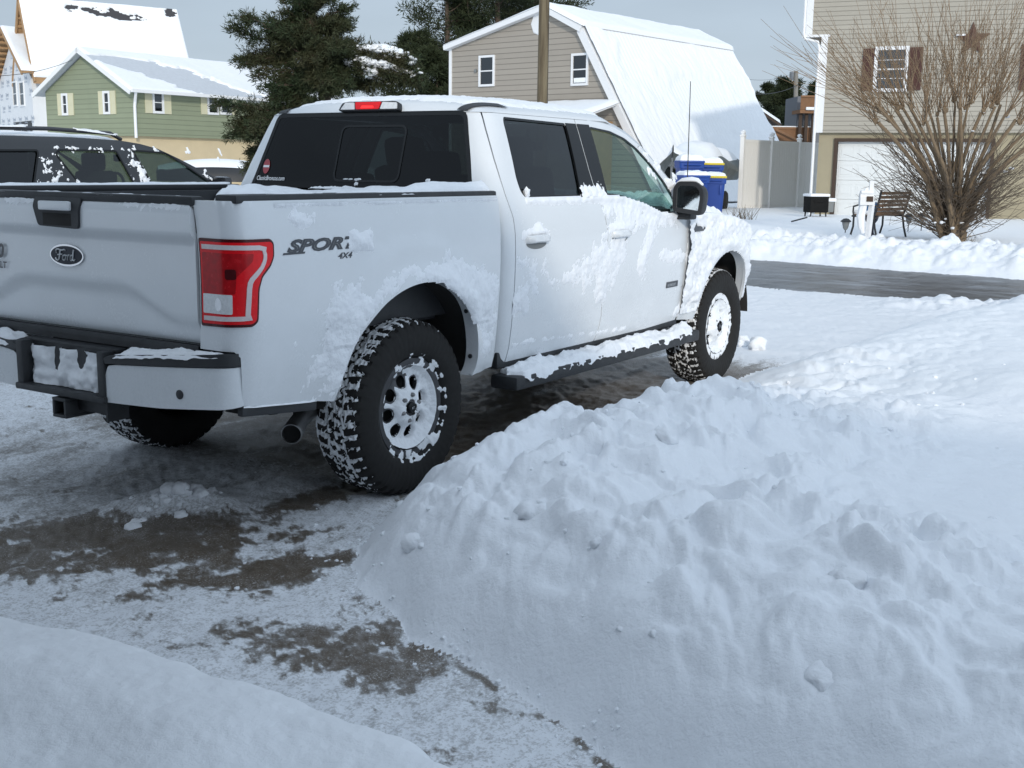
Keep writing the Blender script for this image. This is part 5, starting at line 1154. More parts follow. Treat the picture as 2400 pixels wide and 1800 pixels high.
mb = MB(); slab(mb, [(px0-1.2, -2.0, pz0-.55), (px1, -2.0, pz0-.55), (px1, 0, pz0), (px0-1.2, 0, pz0)], .10); mb.box(((px0+px1)/2-.4, -1.98, pz0-.66), (px1-px0+1.2, .05, .16)); pr = mb.build('porch_roof', M['trim'], g)
snow_sheet('porch_snow', (px0-1.25, -2.08, pz0-.47), (px1+.05, -2.08, pz0-.47), (px1+.05, 0, pz0+.08), (px0-1.25, 0, pz0+.08), 40, 16, .13, pr, .03, 1, 5, edge=.12)
mb = MB(); mb.box((px1-.25, -1.0, (pz0-.6)/2), (.10, 1.6, pz0-.7)); mb.build('porch_side', M['lumber'], g); mb = MB(); mb.box((px1-.75, -.06, (pz0-.6)/2+.1), (.7, .06, pz0-.9)); mb.build('porch_door', M['trim'], g)
# ---- beige two storey house on the right, garage below
C0 = at_d(1914, 300, 36); RH = House('beige_house', C0[:2], (.16, -1), 'beige house with a white garage door, brown shutters and a metal star')
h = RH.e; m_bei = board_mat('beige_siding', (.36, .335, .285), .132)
x0, zc0 = RH.loc(1914, 312); x0 = 0.0; zj = RH.loc(1928, 84)[1]; xo = RH.loc(1890, 70)[0]; zb0 = RH.loc(1960, 311)[1]; XR = 11.5; HD = 7.5; ZT = 7.15
mb = MB(); mb.prism([(0, zb0), (XR, zb0), (XR, zj), (XR, zj+.02), (XR, ZT), (xo, ZT), (xo, zj+.02), (0, zj+.02)], 0, HD, lambda a, b, q: (a, q, b)); mb.build('upper_wall', m_bei, h, fix=True)
m_fnd = flat('rendered_block', (.33, .29, .20), .85, var=.14, sc=2.2, bump=.3, bsc=60)
gx0, gz1 = RH.loc(1962, 331); gz0 = .16; gx1 = gx0+2.62*1.0
gx1 = gx0+4.3
mb = MB(); y0 = .12
mb.box(((0+gx0-.09)/2+.03, y0+HD/2, zb0/2), (gx0-.15, HD-.1, zb0)); mb.box(((gx1+.09+XR)/2, y0+HD/2, zb0/2), (XR-gx1-.1, HD-.1, zb0)); mb.box(((gx0+gx1)/2, y0+HD/2, (gz1+zb0)/2+.03), (gx1-gx0+.18, HD-.1, zb0-gz1-.06)); mb.build('ground_floor_wall', m_fnd, h)
mb = MB(); mb.box((gx0-.05, .16, gz1/2), (.10, .12, gz1)); mb.box((gx1+.05, .16, gz1/2), (.10, .12, gz1)); mb.box(((gx0+gx1)/2, .16, gz1+.04), (gx1-gx0+.2, .13, .10)); mb.build('garage_frame', M['wood_dark'], h)
mb = MB(); n_ = 8; pw = (gx1-gx0)/n_; ph = (gz1-gz0)/4
mb.box(((gx0+gx1)/2, .30, (gz0+gz1)/2), (gx1-gx0, .04, gz1-gz0))
for r in range(4):
    mb.box(((gx0+gx1)/2, .272, gz0+ph*(r+.5)), (gx1-gx0-.01, .03, ph-.014), bev=.006)
    for c in range(n_):
        cx_ = gx0+pw*(c+.5); cz_ = gz0+ph*(r+.5); mb.box((cx_, .257, cz_+ph*.30), (pw*.78, .012, .025)); mb.box((cx_, .257, cz_-ph*.30), (pw*.78, .012, .025)); mb.box((cx_-pw*.37, .257, cz_), (.025, .012, ph*.6)); mb.box((cx_+pw*.37, .257, cz_), (.025, .012, ph*.6)); mb.box((cx_, .254, cz_), (pw*.60, .014, ph*.42), bev=.005)
mb.build('garage_door', flat('garage_white', (.66, .68, .68), .5, var=.04), h)
mb = MB(); mb.box((.09, -.02, (zj+zb0)/2), (.19, .06, zj-zb0)); mb.box((xo+.09, -.02, (ZT+zj)/2), (.19, .06, ZT-zj)); mb.box((xo/2+.08, -.02, zj), (-xo+.36, .08, .07)); mb.build('corner_board', M['trim'], h)
mb = MB(); mb.tube([(xo-.06, -.04, ZT), (xo-.06, -.04, zj+.10), (xo-.02, -.05, zj-.08), (-.10, -.06, zj-.18), (-.05, -.06, zj-.36), (-.05, -.06, .1)], .045, 8); mb.build('downspout', M['trim'], h, True)
wx0, wz1 = RH.loc(2052, 110); wx1, wz0 = RH.loc(2125, 215)
win(RH, wx0, wx1, wz0, wz1, 0, .10, back='room', grid=True)
m_sh = flat('brown_shutter', (.060, .022, .015), .7, var=.2, sc=5)
def shutter(h_, x0, x1, z0, z1, mat, y=0, axis='y', lou=True):
    mb = MB()
    def bb(a, d, c, wa, wd, wc): mb.box((a, y+d, c) if axis == 'y' else (y-d, a, c), (wa, wd, wc) if axis == 'y' else (wd, wa, wc))
    W, Z = x1-x0, z1-z0
    bb((x0+x1)/2, -.012, (z0+z1)/2, W, .03, Z)
    for q in (x0+.03, x1-.03): bb(q, -.034, (z0+z1)/2, .06, .018, Z)
    for q in (z0+.04, (z0+z1)/2, z1-.04): bb((x0+x1)/2, -.034, q, W-.12, .018, .08)
    if lou:
        k = int(Z/.07)
        for i in range(k): bb((x0+x1)/2, -.03, z0+(i+.5)*Z/k, W-.12, .012, .03)
    return mb.build('shutter', mat, h_.e)
sx0 = RH.loc(2021, 160)[0]; sx1 = RH.loc(2161, 160)[0]; shutter(RH, sx0, wx0-.01, wz0+.04, wz1-.04, m_sh); shutter(RH, wx1+.01, sx1, wz0+.04, wz1-.04, m_sh)
sx2 = RH.loc(2390, 160)[0]; shutter(RH, sx2, sx2+.40, wz0+.0, wz1-.04, m_sh); win(RH, sx2+.42, sx2+1.36, wz0, wz1, 0, .10, grid=True)
mb = MB(); V = [(xo-.3, -.4, ZT-.02), (XR+.4, -.4, ZT-.02), (XR+.4, HD+.4, ZT-.02), (xo-.3, HD+.4, ZT-.02), (xo+3.2, HD/2, ZT+1.25), (XR-3.2, HD/2, ZT+1.25), (xo-.3, -.4, ZT+.16), (XR+.4, -.4, ZT+.16), (XR+.4, HD+.4, ZT+.16), (xo-.3, HD+.4, ZT+.16)]
mb.add(V, [(3, 2, 1, 0), (0, 1, 7, 6), (1, 2, 8, 7), (2, 3, 9, 8), (3, 0, 6, 9), (6, 7, 5, 4), (7, 8, 5), (8, 9, 4, 5), (9, 6, 4)]); mb.build('roof', M['snow'], h)
# barn star on the wall
stx, stz = RH.loc(2279, 93); st = empty('barn_star', tuple(RH.P+RH.X*stx+np.array([0, 0, stz])-RH.Y*.05), RH.rz, 'rusty five pointed metal star hanging on the beige wall', 'wall star')
mb = MB(); V = [(0, -.10, 0), (0, .02, 0)]
for k in range(10): r_ = .50 if k % 2 == 0 else .20; a = math.pi/2+k*math.pi/5; V.append((r_*math.cos(a), 0, r_*math.sin(a)))
mb.add(V, [(0, 2+(k+1) % 10, 2+k) for k in range(10)]+[(1, 2+k, 2+(k+1) % 10) for k in range(10)]); mb.build('star_plate', flat('rusty_metal', (.085, .042, .028), .7, var=.4, sc=9), st)
mb = MB(); mb.box((-.30, -.05, .13), (.26, .06, .05), bev=.02); mb.build('star_snow', M['snow'], st, True)
# ---- green raised ranch house
Gc = at_d(311, 210, 60)
def lv(a, b): return (_rt*a+_fh*b)[:2]
GR = House('green_house', Gc[:2], lv(.82, -.57), 'sage green raised house with cream shutters and a half bare snowy roof')
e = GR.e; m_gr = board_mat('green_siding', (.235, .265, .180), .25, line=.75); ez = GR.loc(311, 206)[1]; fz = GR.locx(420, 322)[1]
gxl = GR.loc(106, 213)[0]; pk = GR.loc(186, 119); GLn = 15.0; bz_ = fz
mid = gxl/2; pz_ = pk[1]
mb = MB(); mb.prism([(gxl, bz_), (0, bz_), (0, ez), (mid, pz_-.1), (gxl, ez)], 0, GLn, lambda a, b, q: (a, q, b)); mb.build('wall', m_gr, e, fix=True)
mb = MB(); mb.box((gxl/2, GLn/2, bz_/2), (-gxl-.5, GLn-.5, bz_)); mb.build('plywood_skirt', flat('plywood', (.56, .46, .30), .8, var=.12, sc=1.5), e)
ov = .5
mb = MB(); slab(mb, [(mid, -ov, pz_), (ov, -ov, ez-.25), (ov, GLn+ov, ez-.25), (mid, GLn+ov, pz_)], .12); slab(mb, [(gxl-ov, -ov, ez-.25), (mid, -ov, pz_), (mid, GLn+ov, pz_), (gxl-ov, GLn+ov, ez-.25)], .12); rf = mb.build('roof', flat('grey_shingle', (.50, .53, .57), .9, var=.15, sc=6), e, fix=True)
def gsn(a, b, s, t_, t):
    bare = sst(.0, .12, np.exp(-((t_-3.4-(s-2.2)*1.6)/3.2)**2)*sst(.55, 1.1, s)*1.25-.62+.32*fbm(t_*.35, s*.8, 5, 44, .6))
    return t-(t+.03)*bare
snow_sheet('roof_snow', (mid-.05, -ov-.03, pz_+.1), (ov+.03, -ov-.03, ez-.15), (ov+.03, GLn+ov, ez-.15), (mid-.05, GLn+ov, pz_+.1), 90, 200, .12, e, .02, .5, 7, edge=.15, fn=gsn)
mb = MB(); board2(mb, (mid, pz_+.1), (ov, ez-.15), .22, -ov-.04, -ov+.02); board2(mb, (gxl-ov, ez-.15), (mid, pz_+.1), .22, -ov-.04, -ov+.02); mb.box((ov+.05, GLn/2, ez-.16), (.14, GLn+2*ov, .16)); mb.build('gutter', M['trim'], e, fix=True)
mb = MB(); mb.tube([(ov+.0, -.2, ez-.2), (.12, .02, ez-.65), (.08, .02, ez-.9), (.08, .02, bz_-.1)], .075, 8); mb.build('downspout', M['trim'], e, True)
m_cs = flat('cream_shutter', (.56, .54, .38), .7, var=.06)
for (a0, a1, b0, b1, s0, s1) in ((400, 448, 606, 748, 372, 474), (668, 720, 590, 740, 638, 748)):
    x0_, z1_ = GR.loc(a0*.3617, b0*.3617); x1_, z0_ = GR.loc(a1*.3617, b1*.3617); f0 = GR.loc(s0*.3617, 600*.3617)[0]; f1 = GR.loc(s1*.3617, 600*.3617)[0]
    win(GR, x0_, x1_, z0_, z1_, 0, .12, back='curtain'); shutter(GR, f0, x0_-.02, z0_, z1_, m_cs, lou=False); shutter(GR, x1_+.02, f1, z0_, z1_, m_cs, lou=False)
for (a0, a1, b0, b1, s0, s1) in ((982, 1062, 590, 738, 938, 1106), (1338, 1415, 602, 746, 1300, None), (1420, 1498, 602, 746, None, 1528), (1586, 1676, 608, 670, None, None), (1800, 1850, 615, 740, 1770, 1880)):
    x0_, z1_ = GR.locx(a0*.3617, b0*.3617); x1_, z0_ = GR.locx(a1*.3617, b1*.3617)
    win(GR, x0_, x1_, z0_, z1_, 0, .12, back='curtain', axis='x')
    if s0: shutter(GR, GR.locx(s0*.3617, 650*.3617)[0], x0_-.02, z0_, z1_, m_cs, axis='x', lou=False)
    if s1: shutter(GR, x1_+.02, GR.locx(s1*.3617, 650*.3617)[0], z0_, z1_, m_cs, axis='x', lou=False)
# ---- half built house in white wrap behind it
Wc = at_d(76, 166, 76); WH = House('half_built_house', Wc[:2], lv(.574, -.819), 'half built house in printed white wrap with raw timber eaves')
e = WH.e; ew = WH.loc(76, 166)[1]; xp, zp = WH.loc(42, -3); xp2, zp2 = WH.loc(28, 68)
fr_ = WH.loc(401, 31, 0)[0]
q1 = at_plane(401, 31, WH.P+WH.X*xp, WH.X); Lw = float((q1-WH.P)@WH.Y)
m_wr = flat('house_wrap', (.66, .68, .70), .55, var=.05, sc=2, bump=.4, bsc=4)
xlw = 2*xp-.0
mb = MB(); mb.prism([(2*xp-.3, .2), (-.35, .2), (-.35, ew-.3), (xp, zp-.5), (2*xp-.3, ew-.3)], .9, Lw, lambda a, b, q: (a, q, b)); mb.build('main_wall', m_wr, e, fix=True)
mb = MB(); mb.prism([(2*xp2-.2, 2.1), (-.45, 2.1), (-.45, ew-.4), (xp2, zp2-.4), (2*xp2-.2, ew-.4)], 0, 1.2, lambda a, b, q: (a, q, b)); bay = mb.build('gable_bay', m_wr, e, fix=True)
mb = MB(); mb.box((xp2+.1, .7, 1.05), (-2*xp2-.3, 1.3, 2.1)); mb.build('block_base', flat('concrete_block', (.36, .35, .34), .9, var=.1, sc=4), e)
mb = MB(); a_ = WH.loc(32, 288); b_ = WH.loc(76, 300); mb.box(((a_[0]+b_[0])/2, .02, (a_[1]+b_[1])/2-.2), (b_[0]-a_[0], .05, .9)); mb.build('base_opening_shade', M['room'], e)
rise = (zp-ew)/(-xp)
mb = MB(); slab(mb, [(xp, 0, zp), (.35, 0, ew-.35*rise), (.35, Lw+.4, ew-.35*rise), (xp, Lw+.4, zp)], .2); slab(mb, [(2*xp-.35, 0, ew-.35*rise), (xp, 0, zp), (xp, Lw+.4, zp), (2*xp-.35, Lw+.4, ew-.35*rise)], .2)
rise2 = (zp2-ew)/(-xp2)
slab(mb, [(xp2, -.7, zp2), (.3, -.7, ew-.3*rise2), (.3, 1.5, ew-.3*rise2), (xp2, 1.5, zp2)], .16); slab(mb, [(2*xp2-.3, -.7, ew-.3*rise2), (xp2, -.7, zp2), (xp2, 1.5, zp2), (2*xp2-.3, 1.5, ew-.3*rise2)], .16)
mb.build('roof_deck', M['lumber'], e, fix=True)
def wsn(a, b, s, t_, t):
    bare = sst(.0, .10, np.exp(-((t_-5.5)/2.6)**2-((s-.75-.10*(t_-4))/.42)**2)*1.15+.9*np.exp(-((t_-9.9)/.7)**2-((s-.4)/.4)**2)-.62+.5*fbm(t_*.9, s*2.2, 4, 54, .6)); return t-(t+.03)*bare
M['felt'] = flat('roofing_felt', (.05, .05, .055), .9)
mb = MB(); slab(mb, [(xp, .02, zp+.205), (.30, .02, ew-.30*rise+.205), (.30, Lw+.38, ew-.30*rise+.205), (xp, Lw+.38, zp+.205)], .012); mb.build('roofing_felt', M['felt'], e)
snow_sheet('roof_snow', (xp-.05, -.02, zp+.22), (.38, -.02, ew-.35*rise+.22), (.38, Lw+.45, ew-.35*rise+.22), (xp-.05, Lw+.45, zp+.22), 90, 160, .14, e, .03, .6, 27, edge=.2, fn=wsn)
snow_sheet('bay_roof_snow', (xp2, -.74, zp2+.17), (.33, -.74, ew-.3*rise2+.17), (.33, 1.5, ew-.3*rise2+.17), (xp2, 1.5, zp2+.17), 30, 20, .13, e, .02, 1, 29, edge=.15)
for (p_, q_, yy) in (((xp, zp), (2*xp-.4, ew-.4*rise), .0), ((xp, zp), (.4, ew-.4*rise), .0), ((xp2, zp2), (2*xp2-.3, ew-.3*rise2), -.7), ((xp2, zp2), (.32, ew-.3*rise2), -.7)):
    mb = MB(); board2(mb, p_, q_, .26, yy-.05, yy+.05, up=.12); mb.build('rake_board', M['lumber'], e, fix=True)
    L_ = np.hypot(q_[0]-p_[0], q_[1]-p_[1]); k_ = int(L_/.55)
    if q_[0] < p_[0]:
        for i in range(1, k_):
            x_, z_ = np.array(p_)+(np.array(q_)-np.array(p_))*i/k_; mb = MB(); mb.box((x_, yy+.42, z_-.16), (.07, .75, .16)); mb.build('lookout', M['lumber'], e)
mb = MB(); mb.box((.34, Lw/2, ew-.35*rise-.05), (.06, Lw, .26)); mb.build('eave_board', M['lumber'], e)
for (a0, a1) in ((80, 118), (124, 165)):
    x0_, z1_ = WH.loc(a0*.3617, 530*.3617); x1_, z0_ = WH.loc(a1*.3617, 688*.3617); win(WH, x0_, x1_, z0_, z1_, 0, .10, back='room')
m_tq = flat('wrap_print', (.40, .45, .52), .7)
k_ = 0
for zz_ in np.arange(2.5, ew+1.8, .85):
    for xx_ in np.arange(2*xp2+.1, -1.0, 1.7):
        x1_ = xx_+(.5 if k_ % 2 else 0)
        wl = min(1, (zp2-.5-zz_)/max(.1, zp2-ew)); lim = -xp2*max(0, wl) if zz_ > ew else -xp2
        if abs(x1_+.45-xp2) < lim-.5 and not (WH.loc(76*.3617*1.02, 600*.3617)[0]-1.1 < x1_ < WH.loc(170*.3617, 600*.3617)[0]+.1 and WH.loc(76, 700*.3617)[1] < zz_ < WH.loc(76, 510*.3617)[1]):
            text_on('wrap_lettering', 'Tyvek', .34, lambda a, b: (x1_+a, -.006, zz_+b), m_tq, bay, 0, 1, .01, .004, .001)
            text_on('wrap_lettering', 'HomeWrap', .15, lambda a, b: (x1_+a, -.006, zz_-.2+b), m_tq, bay, 0, 1, .004, .004, .001)
    k_ += 1
# ---- the house the picture is taken from: its gable shades the drive; unseen wing sized for shade at right
PH = House('porch_side_house', (-5.2, -3.0), (0, 1), 'sided single storey house just behind the viewer whose gable shades the driveway')
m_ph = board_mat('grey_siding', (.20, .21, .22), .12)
GP, GE, GWd = 5.0, 2.9, 4.3
mb = MB(); mb.prism([(-GWd, 0), (GWd, 0), (GWd, GE), (0, GP-.1), (-GWd, GE)], 0, 9, lambda a, b, q: (a, q, b)); mb.build('wall', m_ph, PH.e, fix=True)
mb = MB(); mb.box((-GWd-4.8, 3.5, 2.0), (8, 5, 4.0)); mb.build('shade_wing_wall', m_ph, PH.e)
sl_ = (GP-GE)/GWd
mb = MB(); slab(mb, [(0, -.4, GP), (GWd+.35, -.4, GE-.35*sl_), (GWd+.35, 9.4, GE-.35*sl_), (0, 9.4, GP)], .2); slab(mb, [(-GWd-.35, -.4, GE-.35*sl_), (0, -.4, GP), (0, 9.4, GP), (-GWd-.35, 9.4, GE-.35*sl_)], .2); mb.build('roof', M['snow'], PH.e, fix=True)
mb = MB(); slab(mb, [(-GWd-9.1, .6, 4.1), (-GWd-.65, .6, 2.3), (-GWd-.65, 3.5, 2.75), (-GWd-9.1, 3.5, 2.75)], .15); slab(mb, [(-GWd-9.1, 6.4, 4.1), (-GWd-9.1, 3.5, 4.6), (-GWd-.65, 3.5, 4.6), (-GWd-.65, 6.4, 4.1)], .15); mb.build('shade_wing_roof', M['snow'], PH.e, fix=True)
mb = MB(); mb.box((4.0, -1.25, 2.62), (7.4, 2.4, .12)); mb.build('porch_roof', M['wood_dark'], PH.e); mb = MB(); mb.box((7.5, -2.3, 1.28), (.12, .12, 2.56)); mb.build('added_porch_post', M['trim'], PH.e)  # unseen porch roof and post, added to darken the drift and tailgate
win(PH, -2.4, -1.4, 1.0, 2.2); win(PH, 2.0, 3.0, 1.0, 2.2)
# ---------------------------------------------------------------- trees and shrubs
class Leaves:
    """many small leaf faces gathered into one crown mesh"""
    def __init__(s, seed): s.V = []; s.r = np.random.RandomState(seed)
    def sprigs(s, C, D, L, W):
        """C centres (n,3), D directions (n,3): one slim kite per sprig"""
        n = len(C); r = s.r; D = D/np.linalg.norm(D, axis=1, keepdims=True); q = r.randn(n, 3); S = np.cross(D, q); S /= np.linalg.norm(S, axis=1, keepdims=True)+1e-9
        L = np.asarray(L)[:, None] if np.ndim(L) else L; W = np.asarray(W)[:, None] if np.ndim(W) else W
        s.V.append(np.stack([C, C+D*L*.45+S*W/2, C+D*L, C+D*L*.45-S*W/2], 1))
    def build(s, name, mat, parent, origin=(0, 0, 0)):
        V = np.concatenate(s.V).reshape(-1, 3)-np.array(origin); n = len(V)//4; return mesh_np(name, V, np.arange(n*4).reshape(n, 4), mat, parent, False)
def leaf_mat(name, c1, c2, sc=1.5):
    q = NT(name); co = q.coord(); f = q.noise(co, sc, 4, .7); g = q.noise(co, 30, 2)
    col = q.mix(q.ramp(f, [(.38, 0.), (.66, 1.)]), c1, c2); q.set(base_color=q.mix(q.math('MULTIPLY', g, .6), col, tuple(k*.45 for k in c1)), roughness=.75, specular=.2); return q.m
def bark_mat(name, c): return flat(name, c, .9, var=.35, sc=12, bump=.5, bsc=40)
M['bark'] = bark_mat('bark', (.09, .065, .048)); M['cedar'] = leaf_mat('cedar_needles', (.038, .058, .028), (.072, .064, .032), .9); M['pine'] = leaf_mat('pine_needles', (.024, .036, .016), (.045, .055, .024), .5)
def wobble(a, b, n, amp, r, sag=0):
    a, b = np.array(a), np.array(b); t = np.linspace(0, 1, n)[:, None]; P = a+(b-a)*t; L = np.linalg.norm(b-a)
    P = P+np.cumsum(r.randn(n, 3)*amp*L/n, 0)*np.sin(t*math.pi*.9)**.5; P[:, 2] += sag*L*np.sin(t[:, 0]*math.pi); P[0] = a; return P
def cedar():
    d = 24.0; c = lambda x, y: (500+x*.2653, y*.2653)
    base = at_d(762, 430, d); bz = gh(base[0], base[1]); base[2] = bz
    t = empty('cedar_tree', tuple(base), 0, 'dark red cedar with a leaning snow laden branch behind the black vehicle', 'tree')
    r = np.random.RandomState(11); mb = MB(); lv_ = Leaves(12); sn = MB(); rnd = random.Random(5)
    def W3(x, y, dd=0): return at_d(*c(x, y), d+dd)
    trunk = [base, W3(985, 860), W3(965, 620), W3(900, 330), W3(850, 60), W3(835, -250), W3(830, -520)]
    mb.tube([p-base for p in trunk], [.17, .13, .11, .09, .07, .045, .015], 9)
    def limb(a, b, r0=.035, dens=1.0, drop=.0, up=.12, wide=.42, snow=0, sag=.06):
        P = wobble(a, b, 12, .25, r, sag); mb.tube([p-base for p in P], list(np.linspace(r0, .006, 12)), 5); L = np.linalg.norm(b-a)
        k = int(L*19*dens)
        for i in range(k):
            q = r.uniform(.16, 1)**.8; j = min(10, int(q*11)); p = P[j]+(P[j+1]-P[j])*(q*11-j); ax = P[j+1]-P[j]; ax = ax/np.linalg.norm(ax)
            sd = r.randn(3); sd[2] = sd[2]*.45+up; sd = sd/np.linalg.norm(sd); tw = ax*.65+sd*.85; tl = wide*r.uniform(.35, 1)*(1.15-.55*q); e = p+tw*tl-np.array([0, 0, drop*tl])
            mb.tube([p-base, (p+e)/2-base+np.array([0, 0, .03]), e-base], [.007, .005, .002], 3, cap=False)
            m = int(66*tl/.3)+16; u = r.rand(m)**.7; C = p+(e-p)*u[:, None]+r.randn(m, 3)*.035; D = tw*.7+r.randn(m, 3)*.62; D[:, 2] += .12-drop*.6; lv_.sprigs(C, D, r.uniform(.05, .14, m), r.uniform(.009, .022, m))
            if snow and rnd.random() < snow: chunk(sn, tuple(p+(e-p)*rnd.uniform(.1, .7)-base+np.array([0, 0, .05])), rnd.uniform(.03, .065), rnd, .5, 2)
        if snow:
            for q in np.linspace(.12, .92, int(L*22)): f_ = q*11; j = min(10, int(f_)); chunk(sn, tuple(P[j]+(P[j+1]-P[j])*(f_-j)-base+np.array([rnd.uniform(-.09, .09), rnd.uniform(-.09, .09), rnd.uniform(.02, .08)])), rnd.uniform(.065, .135)*(1.2-.5*q), rnd, .55, 2)
    J = lambda s=.7: r.uniform(-s, s)
    # left sweeping limbs
    for (x0, y0, x1, y1, de) in ((930, 560, 80, 195, 1), (940, 520, 330, 190, 1), (960, 600, 190, 240, .8), (960, 640, 165, 510, 1.1), (970, 650, 230, 590, 1), (975, 700, 330, 690, 1), (980, 760, 380, 760, .9), (900, 350, 480, 190, 1.1), (890, 330, 560, 330, 1.1), (920, 420, 400, 420, 1.2), (930, 470, 260, 450, .9)):
        limb(W3(x0, y0), W3(x1+(115 if x1 < 420 else 60), y1+12, J()), .032, de*1.25, sag=.05)
    for (x0, y0, x1, y1) in ((900, 330, 1190, 290), (910, 380, 1250, 400), (920, 430, 1240, 470), (880, 250, 1160, 210), (950, 560, 1300, 590), (960, 620, 1260, 660), (970, 680, 1330, 720), (975, 720, 1450, 780), (970, 700, 1180, 780), (975, 740, 640, 860), (975, 740, 760, 800)):
        limb(W3(x0, y0), W3(x1, y1, J()), .028, 1.5, drop=.15)
    for i in range(64):   # upper crown
        y = r.uniform(-480, 420); x0 = 835+(y+480)*.1; w_ = np.interp(y, [-520, -200, 60, 250, 450], [40, 160, 220, 300, 340]); a = r.uniform(0, 2*math.pi)
        p = W3(x0, y); limb(p, p+_rt*math.cos(a)*w_*.2653*d/CF*r.uniform(.7, 1.05)+_fh*math.sin(a)*w_*.2653*d/CF*.8+np.array([0, 0, r.uniform(-.05, .35)]), .02, 1.15, up=.2)
    for i in range(26):   # skirt near the ground
        y = r.uniform(900, 1500); x1 = r.uniform(250, 520) if i < 16 else r.uniform(450, 900); limb(W3(r.uniform(560, 900), y-r.uniform(0, 160), J(.4)), W3(x1, y+r.uniform(-30, 120), J(.9)), .02, 1.5, drop=.25, sag=.08)
    limb(W3(700, 960, -.3), W3(110, 925, -.5), .022, 1.3, sag=.03); limb(W3(600, 1230), W3(170, 1200, -.4), .02, 1.3, drop=.2)
    for i in range(12): limb(W3(r.uniform(640, 960), r.uniform(650, 800), J(.3)), W3(r.uniform(560, 900), r.uniform(720, 900), J()), .02, 1.6, drop=.3)
    for i in range(20): limb(W3(r.uniform(930, 985), r.uniform(350, 760)), W3(r.uniform(780, 1160), r.uniform(380, 840), r.uniform(-1.2, -.5)), .02, 1.5, drop=.15)
    # the snow laden branch
    for (x0, y0, xm, ym, x1, y1) in ((950, 540, 1300, 430, 1830, 600), (955, 560, 1330, 480, 1740, 660), (960, 600, 1300, 560, 1690, 710), (960, 560, 1400, 440, 1600, 520), (960, 620, 1300, 640, 1560, 770)):
        m_ = W3(xm, ym, J(.4)); limb(W3(x0, y0), m_, .03, 1.2, snow=.35); limb(m_, W3(x1, y1, J(.5)), .018, 1.5, drop=.5, snow=.55)
    chunk(sn, tuple(W3(1180, 430)-base), .17, rnd, .6, 2); sn.tube([W3(880, 310)-base, W3(960, 380)-base], [.03, .045], 6); sn.tube([W3(860, 235)-base, W3(895, 255)-base], [.03, .03], 6)
    mb.build('trunk', M['bark'], t, True); lv_.build('crown', M['cedar'], t, base); sn.build('snow_clumps', M['snow'], t, True)
cedar()
def pine(name_px, top_py, base_d, h_bottom, wid, seed, label, lean=0, dens=1.0, tier=None, mat='pine', sp=(.16, .34), group='pine trees behind the houses'):
    """a tall loose pine: bare lower trunk, clumped tufts on spreading limbs"""
    px = name_px; d = base_d; base = at_d(px, 420, d); base[2] = gh(base[0], base[1]); top = at_d(px+lean, top_py, d); H_ = top[2]-base[2]
    t = empty('pine_tree', tuple(base), 0, label, 'tree', group); r = np.random.RandomState(seed); mb = MB(); lv_ = Leaves(seed+1)
    tr = wobble(base, top, 14, .05, r); mb.tube([p-base for p in tr], list(np.linspace(.022*H_, .02, 14)), 8); hb_ = h_bottom
    k = int(30*dens)
    for i in range(k):
        q = hb_+(1-hb_)*(i+r.rand())/k; j = min(12, int(q*13)); p = tr[j]+(tr[j+1]-tr[j])*(q*13-j); a = r.uniform(0, 2*math.pi); w_ = wid*(1.0-.72*((q-hb_)/(1-hb_))**1.6)*r.uniform(.55, 1.1)
        e = p+np.array([math.cos(a)*w_, math.sin(a)*w_, w_*r.uniform(-.05, .45)]); P = wobble(p, e, 7, .2, r, .05); mb.tube([x-base for x in P], list(np.linspace(.03+.004*w_, .01, 7)), 5)
        for m in range(int(9+4*w_)):
            u = r.uniform(.35, 1.05); c = P[0]+(P[-1]-P[0])*u+r.randn(3)*.16*w_*np.array([1, 1, .7]); n = int(r.uniform(45, 90)); mb.tube([P[min(6, int(u*6))]-base, c-base], [.012, .006], 3, cap=False)
            C = c+r.randn(n, 3)*np.array([.20, .20, .13])*(.6+.12*w_); D = (C-c)+r.randn(n, 3)*.12+np.array([0, 0, .10]); lv_.sprigs(C, D, r.uniform(sp[0], sp[1], n), r.uniform(.03, .07, n))
    mb.build('trunk', M['bark'], t, True); lv_.build('crown', M[mat], t, base)
pine(1052, -190, 66, .42, 3.6, 31, 'tall pine rising past the left edge of the tan gambrel house')
pine(1168, -230, 70, .50, 4.2, 33, 'broad pine behind the gambrel roof, nearest the utility pole')
pine(1265, -150, 78, .55, 3.6, 35, 'farthest pine, its top just showing over the gambrel ridge')
pine(985, 92, 60, .40, 2.3, 37, 'short spreading pine between the cedar and the tan house', dens=.8)
pine(1022, 120, 58, .35, 1.5, 39, 'slim small pine touching the left wall of the tan house', dens=.6)
# low far trees in the gap on the right
for i, (px, py, d, w_, lb) in enumerate(((1795, 205, 100, 2.6, 'leftmost round topped tree in the gap beside the beige house'), (1822, 212, 98, 2.8, 'dense dark tree in the middle of the gap beside the beige house'), (1852, 190, 92, 2.4, 'tallest open crowned tree in the gap, behind the far utility pole'), (1902, 198, 88, 2.2, 'tree just showing at the corner of the beige house'))):
    pine(px, py, d, .25, w_, 51+i, lb, dens=1.0, group='trees in the gap between houses')
